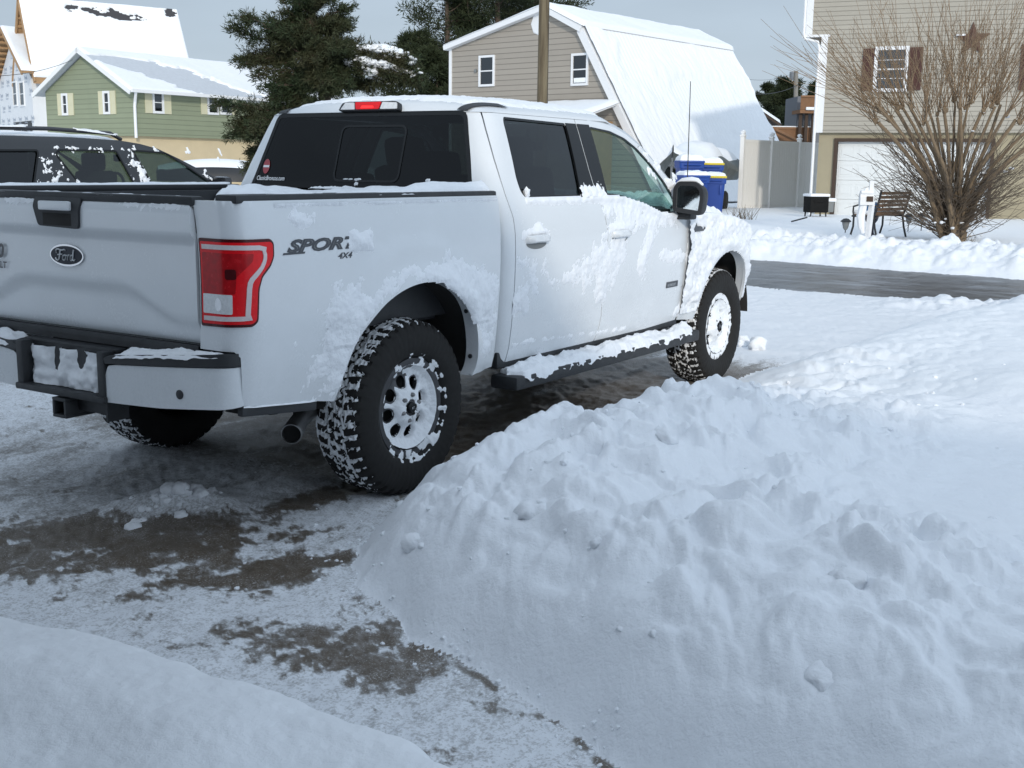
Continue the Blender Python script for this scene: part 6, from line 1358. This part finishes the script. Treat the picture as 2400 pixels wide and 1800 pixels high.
# ---- the big pruned shrub in front of the right house
def shrub():
    d = 21.8; c = lambda x, y: (1600+x*.3617, y*.3617); base = at_d(*c(1745, 1530), d); base[2] = gh(base[0], base[1])-.03
    t = empty('pruned_shrub', tuple(base), 0, 'big leafless multi stemmed shrub with cut back knuckles in front of the beige house', 'shrub'); r = np.random.RandomState(71); st = MB(); sh = MB(); lo = MB(); sn = MB(); rnd = random.Random(9)
    def W3(x, y, dd=0): return at_d(*c(x, y), d+dd)
    kn = [(1250, 780), (1275, 715), (1395, 700), (1420, 690), (1480, 690), (1590, 715), (1650, 740), (1700, 720), (1760, 640), (1795, 690), (1830, 700), (1870, 660), (1950, 720), (2000, 690), (2100, 740), (2180, 790), (2290, 800), (2330, 860), (2400, 780), (1560, 800), (1340, 770), (2040, 660)]
    for i, (x, y) in enumerate(kn):
        dd = r.uniform(-.7, .7); K_ = W3(x, y, dd); b0 = base+np.array([r.uniform(-.16, .16), r.uniform(-.16, .16), 0]); mid_ = b0+(K_-b0)*.5+np.array([0, 0, .18])-(_rt*(x-1745)*.3617*d/CF*.10); P = np.array(catmull([b0, b0+(mid_-b0)*.5, mid_, K_], 5)); P = P+np.cumsum(r.randn(len(P), 3)*.009, 0)
        rad = np.interp(np.linspace(0, 1, len(P)), [0, .5, 1], [.052, .038, .027])*r.uniform(.7, 1.2); st.tube([p-base for p in P], list(rad), 7); chunk(st, tuple(K_-base), .055*r.uniform(.8, 1.3), rnd, 1.1, 1)
        n = r.randint(13, 20)
        for k in range(n):
            o = (K_-b0); o = o/np.linalg.norm(o); dr = o*.35+np.array([0, 0, .75])+_rt*r.normal((x-1760)/1100, .34)+_fh*r.normal(0, .30); dr = dr/np.linalg.norm(dr); L = r.uniform(.9, 2.15); q0 = K_+r.randn(3)*.03; bend = r.randn(3)*.10
            if x < 1420 and r.rand() < .35: dr = dr*.5+np.array([0, 0, .15])-_rt*.8; L *= .9
            Q = [q0+dr*L*u+bend*u*u*L+np.array([0, 0, .10*L*u*u]) for u in np.linspace(0, 1, 6)]; sh.tube([p-base for p in Q], list(np.linspace(.0072, .0026, 6)), 4, cap=False)
            for m in range(r.randint(1, 4)):
                u = r.uniform(.25, .8); p = q0+dr*L*u+bend*u*u*L+np.array([0, 0, .10*L*u*u]); e = p+(dr*.8+r.randn(3)*.35)*L*r.uniform(.15, .38); sh.tube([p-base, (p+e)/2-base, e-base], [.0045, .0038, .0022], 3, cap=False)
    for i in range(310):   # dense low twigs
        a = r.uniform(-1, 1); b0 = base+np.array([r.uniform(-.2, .2), r.uniform(-.2, .2), r.uniform(0, .9)]); L = r.uniform(.6, 1.9); dr = _rt*(a*1.2)+_fh*r.normal(0, .6)+np.array([0, 0, r.uniform(.12, 1.0)]); dr = dr/np.linalg.norm(dr)
        Q = [b0+dr*L*u+np.array([0, 0, .22*L*u*u])+r.randn(3)*.02 for u in np.linspace(0, 1, 5)]; lo.tube([p-base for p in Q], list(np.linspace(.009, .0035, 5)), 4, cap=False)
        for m in range(3): u = r.uniform(.3, .9); p = b0+dr*L*u+np.array([0, 0, .22*L*u*u]); e = p+(dr+r.randn(3)*.5)*L*.28; lo.tube([p-base, e-base], [.0050, .0025], 3, cap=False)
    for i in range(7): x, y = ((2100, 755), (1950, 730), (1880, 850), (2090, 1110), (1950, 1120), (1840, 720), (2130, 1090))[i]; chunk(sn, tuple(W3(x, y, -.1)-base), (.07, .04, .04, .05, .05, .04, .06)[i], rnd, .4, 2)
    for i in range(26): a = rnd.uniform(-.55, .6); chunk(sn, tuple(_rt*a+_fh*rnd.uniform(-.4, .3)+np.array([0, 0, rnd.uniform(.05, .5)])), rnd.uniform(.03, .06), rnd, .5, 2)
    st.build('stem', flat('shrub_bark', (.185, .135, .085), .85, var=.35, sc=14, bump=.4, bsc=50), t, True); sh.build('shoots', flat('shoot_bark', (.215, .150, .092), .8, var=.3, sc=6), t); lo.build('low_twigs', flat('twig_bark', (.105, .080, .058), .85, var=.3, sc=6), t); sn.build('snow_clumps', M['snow'], t, True)
shrub()
def tuft(px, py, d, n, h, label):
    b = at_d(px, py, d); b[2] = gh(b[0], b[1])-.02; t = empty('dry_weeds', tuple(b), 0, label, 'weeds', 'dry weeds poking from the snow'); r = np.random.RandomState(int(px)); mb = MB()
    for i in range(n): dr = np.array([r.normal(0, .35), r.normal(0, .35), 1])*h*r.uniform(.5, 1.1); o = np.array([r.normal(0, h*.35), r.normal(0, h*.35), 0]); mb.tube([o, o+dr*.5, o+dr+np.array([r.normal(0, .05), 0, 0])], [.006, .005, .002], 3, cap=False)
    mb.build('stalks', flat('dry_stalk', (.16, .12, .075), .9, var=.3), t)
tuft(1746, 462, 31, 40, .38, 'dry weed clump at the foot of the white fence post'); tuft(1722, 464, 31.5, 14, .34, 'sparse dry stalks left of the fence post'); tuft(2268, 572, 21.0, 16, .22, 'dry stalks in the snow in front of the shrub')
# ---------------------------------------------------------------- street furniture and small things
def on_ground(px, d, lift=0): b = at_d(px, 420, d); b[2] = gh(b[0], b[1])+lift; return b
# utility pole and wires
P0 = on_ground(1268, 31); t = empty('utility_pole', tuple(P0), 0, 'weathered brown wooden utility pole in front of the tan gambrel house', 'utility pole')
tp = at_d(1283, -420, 31); mb = MB(); mb.tube([np.zeros(3), (tp-P0)*.5, tp-P0], [.155, .135, .115], 18)
q = NT('weathered_pole'); co = q.coord('Object', (1, 1, .06)); f = q.noise(co, 9, 6, .7); f2 = q.noise(q.coord('Object', (1, 1, .02)), 30, 3); q.set(base_color=q.mix(q.ramp(f, [(.35, 0.), (.68, 1.)]), (.075, .055, .032), (.20, .165, .105)), roughness=.9); q.bump(f2, .8, .03)
mb.build('pole', q.m, t, True); mb = MB(); mb.tube([np.array([.015, -.145, 0])+(tp-P0)*k+_fh*(-.02) for k in np.linspace(0, .98, 9)], .006, 4); mb.build('ground_wire', M['plastic'], t)
mb = MB(); mb.box((tp-P0)*.97, (.12, 2.4, .12)); mb.build('crossarm', M['wood_dark'], t)
def wire(name, a, b, sag, r, label):
    P = [a+(b-a)*u-np.array([0, 0, sag*4*u*(1-u)]) for u in np.linspace(0, 1, 24)]; o = empty(name, tuple(P[0]), 0, label, 'cable'); mb = MB(); mb.tube([p-P[0] for p in P], r, 5); mb.build('strand', M['plastic'], o)
gp = at_d(170, 140, 59.0)
wire('overhead_cable', at_d(-60, -4, 32), tp-np.array([0, 0, 2.2]), .5, .010, 'thin cable crossing the sky above the half built house')
wire('service_drop', gp, at_d(-80, 178, 40), .25, .012, 'thin service cable running left from the green gable')
wire('overhead_cable', at_d(1745, 217, 64), at_d(1868, 200, 75), .25, .016, 'upper dark cable meeting the far pole in the gap')
wire('overhead_cable', at_d(1868, 198, 75), at_d(1945, 214, 62), .25, .016, 'cable leaving the far pole behind the beige house')
wire('overhead_cable', at_d(1742, 184, 64), at_d(1868, 168, 75), .25, .008, 'faint upper cable left of the far pole')
FP = on_ground(1864, 75); t = empty('utility_pole', tuple(FP), 0, 'slim grey utility pole far off in the gap beside the beige house', 'utility pole'); mb = MB(); ftp = at_d(1866, 166, 75)-FP; mb.tube([np.zeros(3), ftp], [.17, .13], 10); mb.build('pole', flat('grey_pole', (.20, .19, .17), .9, var=.2), t, True); mb = MB(); mb.box(ftp*.96+np.array([0, .25, 0]), (.25, .3, .5), bev=.05); mb.build('transformer', M['steel'], t, True)
# white vinyl fence running back beside the beige house
fpx = [(1738, 40.0), (1805, 41.2), (1870, 42.5), (1914, 43.4)]; F0 = on_ground(1738, 40.0); zt_ = at_d(1738, 328, 40)[2]
t = empty('vinyl_fence', (F0[0], F0[1], 0), 0, 'white vinyl privacy fence between the bins and the beige house', 'fence'); pp = [at_d(p, 400, d_)-np.array([F0[0], F0[1], 0]) for p, d_ in fpx]
q = NT('white_vinyl'); q.set(base_color=(.80, .79, .77), roughness=.45); M['vinyl'] = q.m
for i, p in enumerate(pp[:3]):
    mb = MB(); hh = zt_+(.12 if i == 0 else .10); mb.box((p[0], p[1], hh/2), (.14, .14, hh), bev=.01); mb.box((p[0], p[1], hh+.02), (.18, .18, .04), bev=.01); mb.add([(p[0]-.08, p[1]-.08, hh+.04), (p[0]+.08, p[1]-.08, hh+.04), (p[0]+.08, p[1]+.08, hh+.04), (p[0]-.08, p[1]+.08, hh+.04), (p[0], p[1], hh+.11)], [(0, 1, 4), (1, 2, 4), (2, 3, 4), (3, 0, 4)]); o = mb.build('post', M['vinyl'], t, fix=True)
    mb = MB(); chunk(mb, (p[0], p[1], hh+.13), .10, random.Random(i), .7, 2); mb.build('post_snow', M['snow'], o, True)
for a, b in zip(pp[:-1], pp[1:]):
    L = np.hypot(*(b-a)[:2]); ang = math.atan2(b[1]-a[1], b[0]-a[0]); m_ = (a+b)/2; mb = MB(); k = int(L/.15)
    for i in range(k): c_ = a+(b-a)*((i+.5)/k); mb.box((c_[0], c_[1], zt_/2), (L/k-.008, .035, zt_-.06), rz=ang)
    mb.box((m_[0], m_[1], zt_-.03), (L, .06, .10), rz=ang); mb.box((m_[0], m_[1], .45), (L, .06, .12), rz=ang); mb.build('fence_panel', M['vinyl'], t)
# blue wheeled bins
q = flat('blue_bin_plastic', (.006, .050, .27), .45, var=.08, sc=6); ylw = flat('yellow_lid', (.62, .48, .03), .5)
def bin_(px, d, w, label, lidm, rz, sn, hsc=1.0):
    b = on_ground(px, d); b[2] -= .05; t = empty('wheeled_bin', tuple(b), rz, label, 'rubbish bin', 'blue wheeled bins by the tan house'); H_ = 1.06*hsc; mb = MB(); prof = []
    for z, k in ((.06, .78), (.5, .88), (H_-.14, .97), (H_-.13, 1.06), (H_, 1.08)): prof.append([(x*k*w/2, y*k*w/2, z) for x, y in round_poly([(-1, -1), (1, -1), (1, 1), (-1, 1)], .22)])
    n = len(prof[0]); V = sum(prof, []); Fs = [(l*n+i, l*n+(i+1) % n, (l+1)*n+(i+1) % n, (l+1)*n+i) for l in range(4) for i in range(n)]+[tuple(range(n-1, -1, -1)), tuple(4*n+i for i in range(n))]; mb.add(V, Fs); body = mb.build('bin_body', q, t, True)
    for sx in (-1, 1): m2 = MB(); m2.box((sx*w*.30, -w*.5, H_-.28), (.05, .06, .22), bev=.012); m2.build('handle_rib', q, body, True)
    m2 = MB(); m2.tube([(-w*.36, -w*.62, H_-.05), (w*.36, -w*.62, H_-.05)], .018, 8); m2.build('handle_bar', q, body, True)
    for sx in (-1, 1): m2 = MB(); m2.lathe([(0, -.03), (.11, -.03), (.12, 0), (.11, .03), (0, .03)], 16, 'x', (sx*w*.42, w*.36, .12)); m2.build('bin_wheel', M['rubber'], t, True)
    m2 = MB(); m2.box((0, 0, H_+.03), (w*1.10, w*1.12, .06), bev=.025); m2.box((0, 0, H_+.07), (w*.9, w*.9, .05), bev=.02); lid = m2.build('bin_lid', lidm, t, True)
    a, bb = np.meshgrid(np.linspace(-1, 1, 22), np.linspace(-1, 1, 22)); r = np.maximum(np.abs(a), np.abs(bb)); zz = H_+.05+sn*np.sqrt(np.clip(1-r**3, 0, 1))+.02*fbm(a*2+px, bb*2, 3, 5); kx = w*.555*(1-.06*r)
    i = np.arange(484).reshape(22, 22); qd = np.stack([i[:-1, :-1], i[:-1, 1:], i[1:, 1:], i[1:, :-1]], -1).reshape(-1, 4); mesh_np('lid_snow', np.stack([a*kx, bb*kx, zz], -1).reshape(-1, 3), qd, M['snow'], lid)
ra = CYAW-math.pi/2
bin_(1614, 30.4, .60, 'rear left blue bin with a tall snow cap', q, ra+.1, .18, 1.38); bin_(1663, 30.6, .60, 'rear right blue bin with a yellow lid edge under snow', ylw, ra-.05, .15, 1.33)
bin_(1622, 28.9, .64, 'front left blue bin with a thin snow cap', q, ra+.2, .12, 1.05); bin_(1670, 29.3, .60, 'front right blue bin with a yellow lid', ylw, ra-.1, .10, 1.05)
# covered boat on its trailer behind the bins
bow, stern = on_ground(1574, 34.2), on_ground(1676, 41.6); Bp = (bow+stern)/2; Bp[2] = min(bow[2], stern[2]); bd_ = (bow-stern)[:2]; HL = np.linalg.norm(bd_)/2
t = empty('covered_boat', tuple(Bp), math.atan2(bd_[1], bd_[0]), 'dark covered boat on a trailer behind the blue bins, deep snow on top', 'boat'); mb = MB(); V = []; ns, nq = 30, 16
for i in range(ns):
    x = -HL+2*HL*i/(ns-1); k = max(0, x/HL); w_ = 1.0*(1-k**2.6)+.03; kz = .95+.55*k**3; top = 1.80+.12*math.cos(x*1.3)-.05*k
    for j in range(nq): a = math.pi*j/(nq-1); V.append((x, -w_*math.cos(a)*(1-.25*(math.sin(a) < .2)), kz+(top-kz)*max(0, math.sin(a))**.55))
mb.add(V, [(i*nq+j, (i+1)*nq+j, (i+1)*nq+j+1, i*nq+j+1) for i in range(ns-1) for j in range(nq-1)]); mb.add([(-HL, 0, 1.3)]+V[:nq], [(0, j+2, j+1) for j in range(nq-1)]); mb.build('boat_cover', flat('grey_green_tarp', (.050, .062, .058), .5, var=.3, sc=3, bump=.4, bsc=6), t, True)
mb = MB(); V2 = [(x*.985, y*.9, z+.02+.22*min(1, max(0, (z-1.55))/.3)+.05*float(fbm(x*1.4, y*1.4, 3, 9))*(z > 1.6)) for x, y, z in V]; mb.add(V2, [(i*nq+j, (i+1)*nq+j, (i+1)*nq+j+1, i*nq+j+1) for i in range(ns-1) for j in range(1, nq-2)]); mb.build('cover_snow', M['snow'], t, True)
mb = MB(); mb.box((0, 0, .62), (2*HL*.9, .12, .12)); mb.box((-.6, 0, .55), (.12, 1.7, .10)); mb.tube([(HL*.9, 0, .6), (HL+.9, 0, .5)], .05, 8); mb.tube([(HL*.98, 0, .6), (HL*1.02, 0, 1.35)], .035, 8); mb.build('trailer_frame', M['steel'], t)
for y in (-.85, .85): mb = MB(); mb.lathe([(0, -.09), (.25, -.1), (.31, -.05), (.31, .05), (.25, .1), (0, .09)], 20, 'y', (-.6, y, .31)); mb.build('trailer_wheel', M['rubber'], t, True)
# black kettle box on legs beside the garage
G0 = on_ground(1916, 33.6); G0[2] -= .14; t = empty('box_grill', tuple(G0), CYAW-math.pi/2+.25, 'low black box grill on short legs in the snow before the garage', 'grill'); t.scale = (1.15, 1.15, 1.15); mb = MB(); mb.box((0, 0, .42), (.50, .38, .40), bev=.03); mb.box((0, -.20, .50), (.34, .03, .05), bev=.01); mb.build('grill_body', flat('grill_black', (.007, .007, .007), .75, spec=.2), t, True)
for sx in (-.2, .2):
    for sy in (-.14, .14): mb = MB(); mb.tube([(sx, sy, .24), (sx*1.1, sy, .0)], .018, 6); mb.build('leg', M['plastic'], t, True)
mb = MB(); mb.box((0, 0, .645), (.54, .42, .07), bev=.03); mb.build('grill_snow', M['snow'], t, True); mb = MB(); mb.box((.36, 0, .36), (.16, .22, .26), bev=.03); sd_ = mb.build('side_box', M['badge_grey'], t, True); mb = MB(); mb.box((.37, 0, .53), (.24, .28, .09), bev=.04); mb.build('side_snow', M['snow'], sd_, True)
hose = [np.array(on_ground(x, 29))*1.0 for x in (1860, 1872, 1884, 1897)]; t = empty('garden_hose', tuple(hose[0]), 0, 'dark hose lying on the snow left of the black grill', 'hose'); mb = MB(); mb.tube([p-hose[0]+np.array([0, 0, .05+.04*i]) for i, p in enumerate(hose)], .02, 6); mb.build('tube', M['plastic'], t, True)
# mailbox by the road
MBp = at_d(2030, 552, 20.2); MBp[2] = gh(MBp[0], MBp[1])-.1; t = empty('roadside_mailbox', tuple(MBp), CYAW-math.pi/2-.1, 'white mailbox with a snow cap on a white post by the road', 'mailbox'); S_ = 20.2/CF
def L2(px, py): w_ = at_d(px, py, 20.2)-MBp; return float(w_@_rt), float(w_[2])
mb = MB(); a = L2(2034, 545); b = L2(2045, 470); mb.tube([(a[0]*.8, 0, 0), (b[0]*.9, 0, b[1])], .052, 4); mb.build('post', M['trim'], t)
a = L2(2014, 480); b = L2(2047, 452); w_ = b[0]-a[0]; zc_ = (a[1]+b[1])/2; hh = b[1]-a[1]; mb = MB(); prof = [(-.5, -.5), (.5, -.5), (.5, .15)]+[(.5*math.cos(k), .15+.35*math.sin(k)) for k in np.linspace(0, math.pi, 9)][1:-1]+[(-.5, .15)]; mb.prism([(y*hh*.8, z*hh) for y, z in prof], -w_/2, w_/2, lambda p_, q_, h_: ((a[0]+b[0])/2+h_, p_, zc_+q_)); box_ = mb.build('letter_box', M['trim'], t, fix=True)
mb = MB(); mb.box((b[0]-.07, -hh*.42, zc_), (.11, .02, .09), bev=.004); mb.build('number_plate', M['wood_dark'], box_)
mb = MB(); a2 = L2(2041, 448); b2 = L2(2046, 427); mb.box(((a2[0]+b2[0])/2, .03, (a2[1]+b2[1])/2-.01), (.075, .05, b2[1]-a2[1]+.06), bev=.005); mb.build('flag', M['trim'], box_)
mb = MB(); mb.box(((a[0]+b[0])/2, 0, b[1]+.01), (w_*.95, hh*.75, .06), bev=.03); mb.build('box_snow', M['snow'], t, True); mb = MB(); rnd = random.Random(3)
mb.tube([(L2(2024, 500)[0]+dx_, .02, z_) for dx_, z_ in ((.02, .18), (-.02, .30), (-.04, .48), (-.01, .66), (.02, .84), (.03, .95))], [.03, .06, .075, .07, .055, .03], 8)
mb.build('packed_snow', M['snow'], t, True)
# bench
bx0, bz0 = at_d(2100, 536, 23.6), None; Bn = on_ground(2066, 23.2); t = empty('garden_bench', tuple(Bn), CYAW-math.pi/2+.78, 'slatted wooden garden bench with black iron legs in front of the garage', 'bench'); wm = flat('bench_slats', (.21, .12, .065), .7, var=.25, sc=9)
sv = MB(); iron = M['plastic']
def iron_end(x):
    mb = MB(); mb.tube([(x, -.30, 0), (x, -.24, .2), (x, -.20, .42)], .022, 6); mb.tube([(x, .28, 0), (x, .22, .22), (x, .22, .42)], .022, 6); mb.tube([(x, -.20, .42), (x, .26, .42)], .02, 6); mb.tube([(x, -.20, .42), (x, -.27, .62), (x, -.33, .93)], .022, 6); mb.tube([(x, -.26, .62), (x, .10, .65), (x, .24, .60), (x, .24, .50), (x, .22, .42)], .018, 6); mb.build('iron_end', iron, t, True)
iron_end(-.58); iron_end(.58)
for k in range(6): z = .48+.078*k; mb = MB(); mb.box((0, -.225-.024*k, z), (1.14, .022, .058), bev=.006); mb.build('back_slat', wm, t, True)
for k in range(5): mb = MB(); mb.box((0, -.14+.09*k, .44), (1.14, .07, .022), bev=.006); mb.build('seat_slat', wm, t, True)
mb = MB(); mb.box((0, .04, .49), (1.10, .44, .08), bev=.035); mb.build('seat_snow', M['snow'], t, True)
# gas bottle with a blue shoulder beside the bench
Cp = on_ground(2049, 23.0); t = empty('planter_urn', tuple(Cp), 0, 'dark urn with a bright blue rim between the mailbox and the bench', 'urn'); mb = MB(); mb.lathe([(.02, 0), (.10, .02), (.06, .10), (.05, .24), (.12, .34), (.15, .46), (.155, .52)], 20); mb.build('urn_body', flat('dark_blue_glaze', (.012, .016, .035), .3), t, True); mb = MB(); mb.lathe([(.155, .52), (.158, .58), (.13, .66), (.08, .69), (0, .70)], 20); mb.build('blue_rim', flat('bright_blue', (.02, .17, .40), .4), t, True)
# solar path lights
for i, (px, py, d, lb) in enumerate(((1989, 528, 22.6, 'solar path light left of the mailbox'), (2137, 512, 25.0, 'solar path light just right of the bench'), (2168, 507, 25.4, 'solar path light half hidden by the shrub twigs'))):
    b = on_ground(px, d); t = empty('path_light', tuple(b), 0, lb, 'path light', 'solar path lights in the yard'); mb = MB(); mb.tube([(0, 0, -.05), (0, 0, .16)], .010, 6); mb.build('stake', M['plastic'], t); mb = MB(); mb.lathe([(.025, .16), (.05, .20), (.075, .31), (.07, .315), (.0, .315)], 12); mb.build('lamp_glass', M['badge_grey'], t, True); mb = MB(); mb.lathe([(.10, .315), (.105, .33), (.05, .375), (0, .385)], 12); mb.build('lamp_cap', M['plastic'], t, True)
# timber decks and a snowy roofed cottage far in the gap
D0 = at_d(1862, 300, 55); t = empty('timber_deck_house', (D0[0], D0[1], 0), CYAW-math.pi/2, 'timber decked house far behind, seen between the gambrel roof and the beige house', 'house')
def DL(px, py, d=55): w_ = at_d(px, py, d)-np.array([D0[0], D0[1], 0]); return float(w_@_rt), float(w_[2])
x0_, z0_ = DL(1868, 297); x1_, z1_ = DL(1930, 226); mb = MB(); mb.box(((x0_+x1_)/2, 1.4, (z0_-2+z1_)/2), (x1_-x0_, 2.4, z1_-z0_+2)); mb.build('house_wall', flat('grey_wall', (.16, .17, .19), .8, var=.15), t)
a = DL(1868, 258); b = DL(1915, 228); mb = MB()
mb.box(((a[0]+b[0])/2, .2, a[1]-.08), (b[0]-a[0], 1.6, .16)); mb.build('balcony_floor', M['deck'], t); mb = MB(); k = 16
for i in range(k): mb.box((a[0]+(b[0]-a[0])*(i+.5)/k, -.6, (a[1]+b[1])/2), ((b[0]-a[0])/k*.82, .04, b[1]-a[1]))
mb.box(((a[0]+b[0])/2, -.62, b[1]), (b[0]-a[0], .1, .08)); mb.build('balcony_boards', M['deck'], t)
sc0 = DL(1880, 261); mb = MB(); mb.box(((sc0[0]+b[0])/2, -.65, a[1]+.04), (b[0]-sc0[0], .12, .14), bev=.04); mb.build('balcony_snow', M['snow'], t, True)
mb = MB()
for px in (1872, 1886, 1902): q_ = DL(px, 280); mb.box((q_[0], -.3, a[1]/2), (.14, .14, a[1]))
mb.build('deck_post', M['wood_dark'], t)
a = DL(1806, 300); b = DL(1905, 334); mb = MB(); mb.box(((a[0]+b[0])/2, .0, a[1]), (b[0]-a[0], .10, .10)); mb.box(((a[0]+b[0])/2, .0, b[1]+.1), (b[0]-a[0], .10, .10)); k = 34
for i in range(k): mb.box((a[0]+(b[0]-a[0])*(i+.5)/k, 0, (a[1]+b[1])/2), (.055, .05, a[1]-b[1]))
mb.build('deck_railing', M['deck'], t); mb = MB(); s0 = DL(1812, 306); s1 = DL(1862, 333); mb.tube([(s0[0], -.5, s0[1]), (s1[0], -.8, s1[1])], .09, 4); mb.build('stair_rail', M['deck'], t); mb = MB(); mb.box(((a[0]+b[0])/2, .02, a[1]+.07), (b[0]-a[0], .12, .06), bev=.02); mb.build('railing_snow', M['snow'], t, True)
C1 = at_d(1760, 300, 62); t = empty('small_cottage', (C1[0], C1[1], 0), CYAW-math.pi/2, 'small dark cottage with a snowy roof showing past the end of the gambrel house', 'house'); D0 = C1
e0 = DL(1762, 255, 62); e1 = DL(1815, 293, 62); r0_ = DL(1770, 243, 62); r1_ = DL(1836, 298, 62); mb = MB(); mb.box((e0[0]-.3, 2.5, e1[1]/2), (2*(e1[0]-e0[0]-.2), 4.6, e1[1]*.99)); mb.build('cottage_wall', M['wood_dark'], t)
mb = MB(); slab(mb, [(e0[0]-1, 0, e0[1]+.75), (e1[0]+.35, 0, e1[1]-.1), (e1[0]+.35, 5.5, e1[1]-.1), (e0[0]-1, 5.5, e0[1]+.75)], .14); mb.build('cottage_roof', M['wood_dark'], t, fix=True); snow_sheet('cottage_roof_snow', (e0[0]-1.05, -.03, e0[1]+.90), (e1[0]+.4, -.03, e1[1]+.05), (e1[0]+.4, 5.5, e1[1]+.05), (e0[0]-1.05, 5.5, e0[1]+.90), 20, 20, .16, t, .02, .8, 3, edge=.15)
# a drifted-over rowing boat under the cedar, in front of the green house
Sp = on_ground(512, 30); t = empty('snow_covered_boat', tuple(Sp), CYAW-math.pi/2+.15, 'upturned dinghy buried in snow beside the cedar before the green house', 'dinghy'); mb = MB(); V = []; ns, nq = 22, 12
for i in range(ns):
    x = -1.5+3.0*i/(ns-1); w_ = .75*(1-abs(x/1.6)**3)
    for j in range(nq): a_ = math.pi*j/(nq-1); V.append((x, -w_*math.cos(a_), .62+.50*max(0, math.sin(a_))**.8*(1-.4*abs(x/1.6)**2)))
Fq = [(i*nq+j, (i+1)*nq+j, (i+1)*nq+j+1, i*nq+j+1) for i in range(ns-1) for j in range(nq-1)]; mb.add(V, Fq); mb.build('hull', M['plastic'], t, True); mb = MB(); mb.add([(x*.98, y*.92, z+.04+.10*max(0, z-.8)) for x, y, z in V], [f for f in Fq if 2 <= f[0] % nq < nq-3]); mb.build('hull_snow', M['snow'], t, True); mb = MB(); mb.box((-.8, 0, .3), (.1, 1.2, .6)); mb.box((.8, 0, .3), (.1, 1.2, .6)); mb.build('trestle', M['wood_dark'], t)
# ---- loose snow: two balls by the front tyre, blocks and crumbs
rnd = random.Random(21)
for (px, py, r_, lb) in ((1776, 777, .085, 'round snow lump lying on the bank ahead of the front tyre'), (1742, 768, .070, 'snow lump touching the front tyre, nearest the wheel')):
    p = at_z(px, py+14, .12); p[2] = gh(p[0], p[1]); t = empty('snow_lump', tuple(p), 0, lb, 'snow lump', 'snow lumps by the front tyre'); mb = MB(); chunk(mb, (0, 0, r_*.55), r_, rnd, .85, 3); mb.build('lump', M['snow'], t, True)
cr = MB(); n_ = 0
while n_ < 360:
    k = rnd.random()
    if k < .06: p = gz(rnd.uniform(-1.9, .4), rnd.uniform(3.3, 6.2)); r_ = rnd.uniform(.004, .016)
    elif k < .62: i = rnd.randint(2, 12); a, b = PILE[i], PILE[i+1]; u = rnd.random(); p = np.array([a[0]+(b[0]-a[0])*u+rnd.gauss(0, .05), a[1]+(b[1]-a[1])*u+rnd.gauss(0, .07)+.04]); r_ = rnd.uniform(.003, .012)
    elif k < .86: p = np.array([rnd.uniform(-1.3, 4.5), rnd.uniform(-2.9, -1.3)]); r_ = rnd.uniform(.005, .020)
    else: p = np.array([rnd.uniform(-1.2, 2.5), rnd.uniform(-2.4, -1.2)]); r_ = rnd.uniform(.004, .012)
    chunk(cr, (p[0], p[1], gh(p[0], p[1])+r_*.05), r_, rnd, .75, 1); n_ += 1
o = cr.build('snow_crumbs', M['snow_rough'], None, True); tag(o, kind='stuff')
lm = MB(); bmv = bmesh.new(); bmesh.ops.create_icosphere(bmv, subdivisions=3, radius=1); DV = np.array([v.co[:] for v in bmv.verts]); bmv.verts.index_update(); DF = [[v.index for v in f.verts] for f in bmv.faces]; bmv.free()
rs = np.random.RandomState(77); n_ = 0
while n_ < 80:
    x, y = rs.uniform(-1.55, 2.6), rs.uniform(-4.3, -1.25); X_, Y_ = np.array([x]), np.array([y]); D_ = seg_dist(X_, Y_, PILE)[0]
    if D_ < .10 or D_ > 2.3 or rs.rand() > 1.15-.45*D_: continue
    r_ = .014+.050*rs.rand()**3; q = DV*np.array([1, rs.uniform(.7, 1.1), rs.uniform(.5, .85)]); s_ = rs.uniform(0, 50)
    k = 1+.24*fbm(DV[:, 0]*1.3+s_, DV[:, 1]*1.3+DV[:, 2]*.9, 3, 7)+.16*billow(DV[:, 0]*2.2+s_, DV[:, 2]*2.2+DV[:, 1], 2, 9); a_ = rs.uniform(0, 6.3); q = q*k[:, None]*r_; q = np.c_[q[:, 0]*math.cos(a_)-q[:, 1]*math.sin(a_), q[:, 0]*math.sin(a_)+q[:, 1]*math.cos(a_), q[:, 2]]
    lm.add((q+np.array([x, y, gh(x, y)-r_*.42])).tolist(), DF); n_ += 1
c0 = at_z(385*K, 1105*K, 0)
for i in range(46):
    x, y = c0[0]+rs.normal(0, .13), c0[1]+rs.normal(0, .07); r_ = .010+.034*rs.rand()**2; q = DV*np.array([1, .85, .7]); s_ = rs.uniform(0, 50); k = 1+.25*fbm(DV[:, 0]*1.3+s_, DV[:, 1]*1.3+DV[:, 2], 3, 7); q = q*k[:, None]*r_
    lm.add((q+np.array([x, y, gh(x, y)-r_*.15])).tolist(), DF)
o = lm.build('shovelled_snow_lumps', M['snow_rough'], None, True, 180); tag(o, kind='stuff')
tw = at_z(1158, 1162, .3); t0_ = gh(tw[0], tw[1]); t = empty('fallen_twig', (tw[0], tw[1], t0_), 0, 'small brown twig stuck in the face of the shovelled heap', 'twig'); mb = MB(); mb.tube([(0, 0, -.01), (-.02, .02, .02), (-.045, .04, .045)], [.003, .003, .0015], 5); mb.build('stick', M['bark'], t)
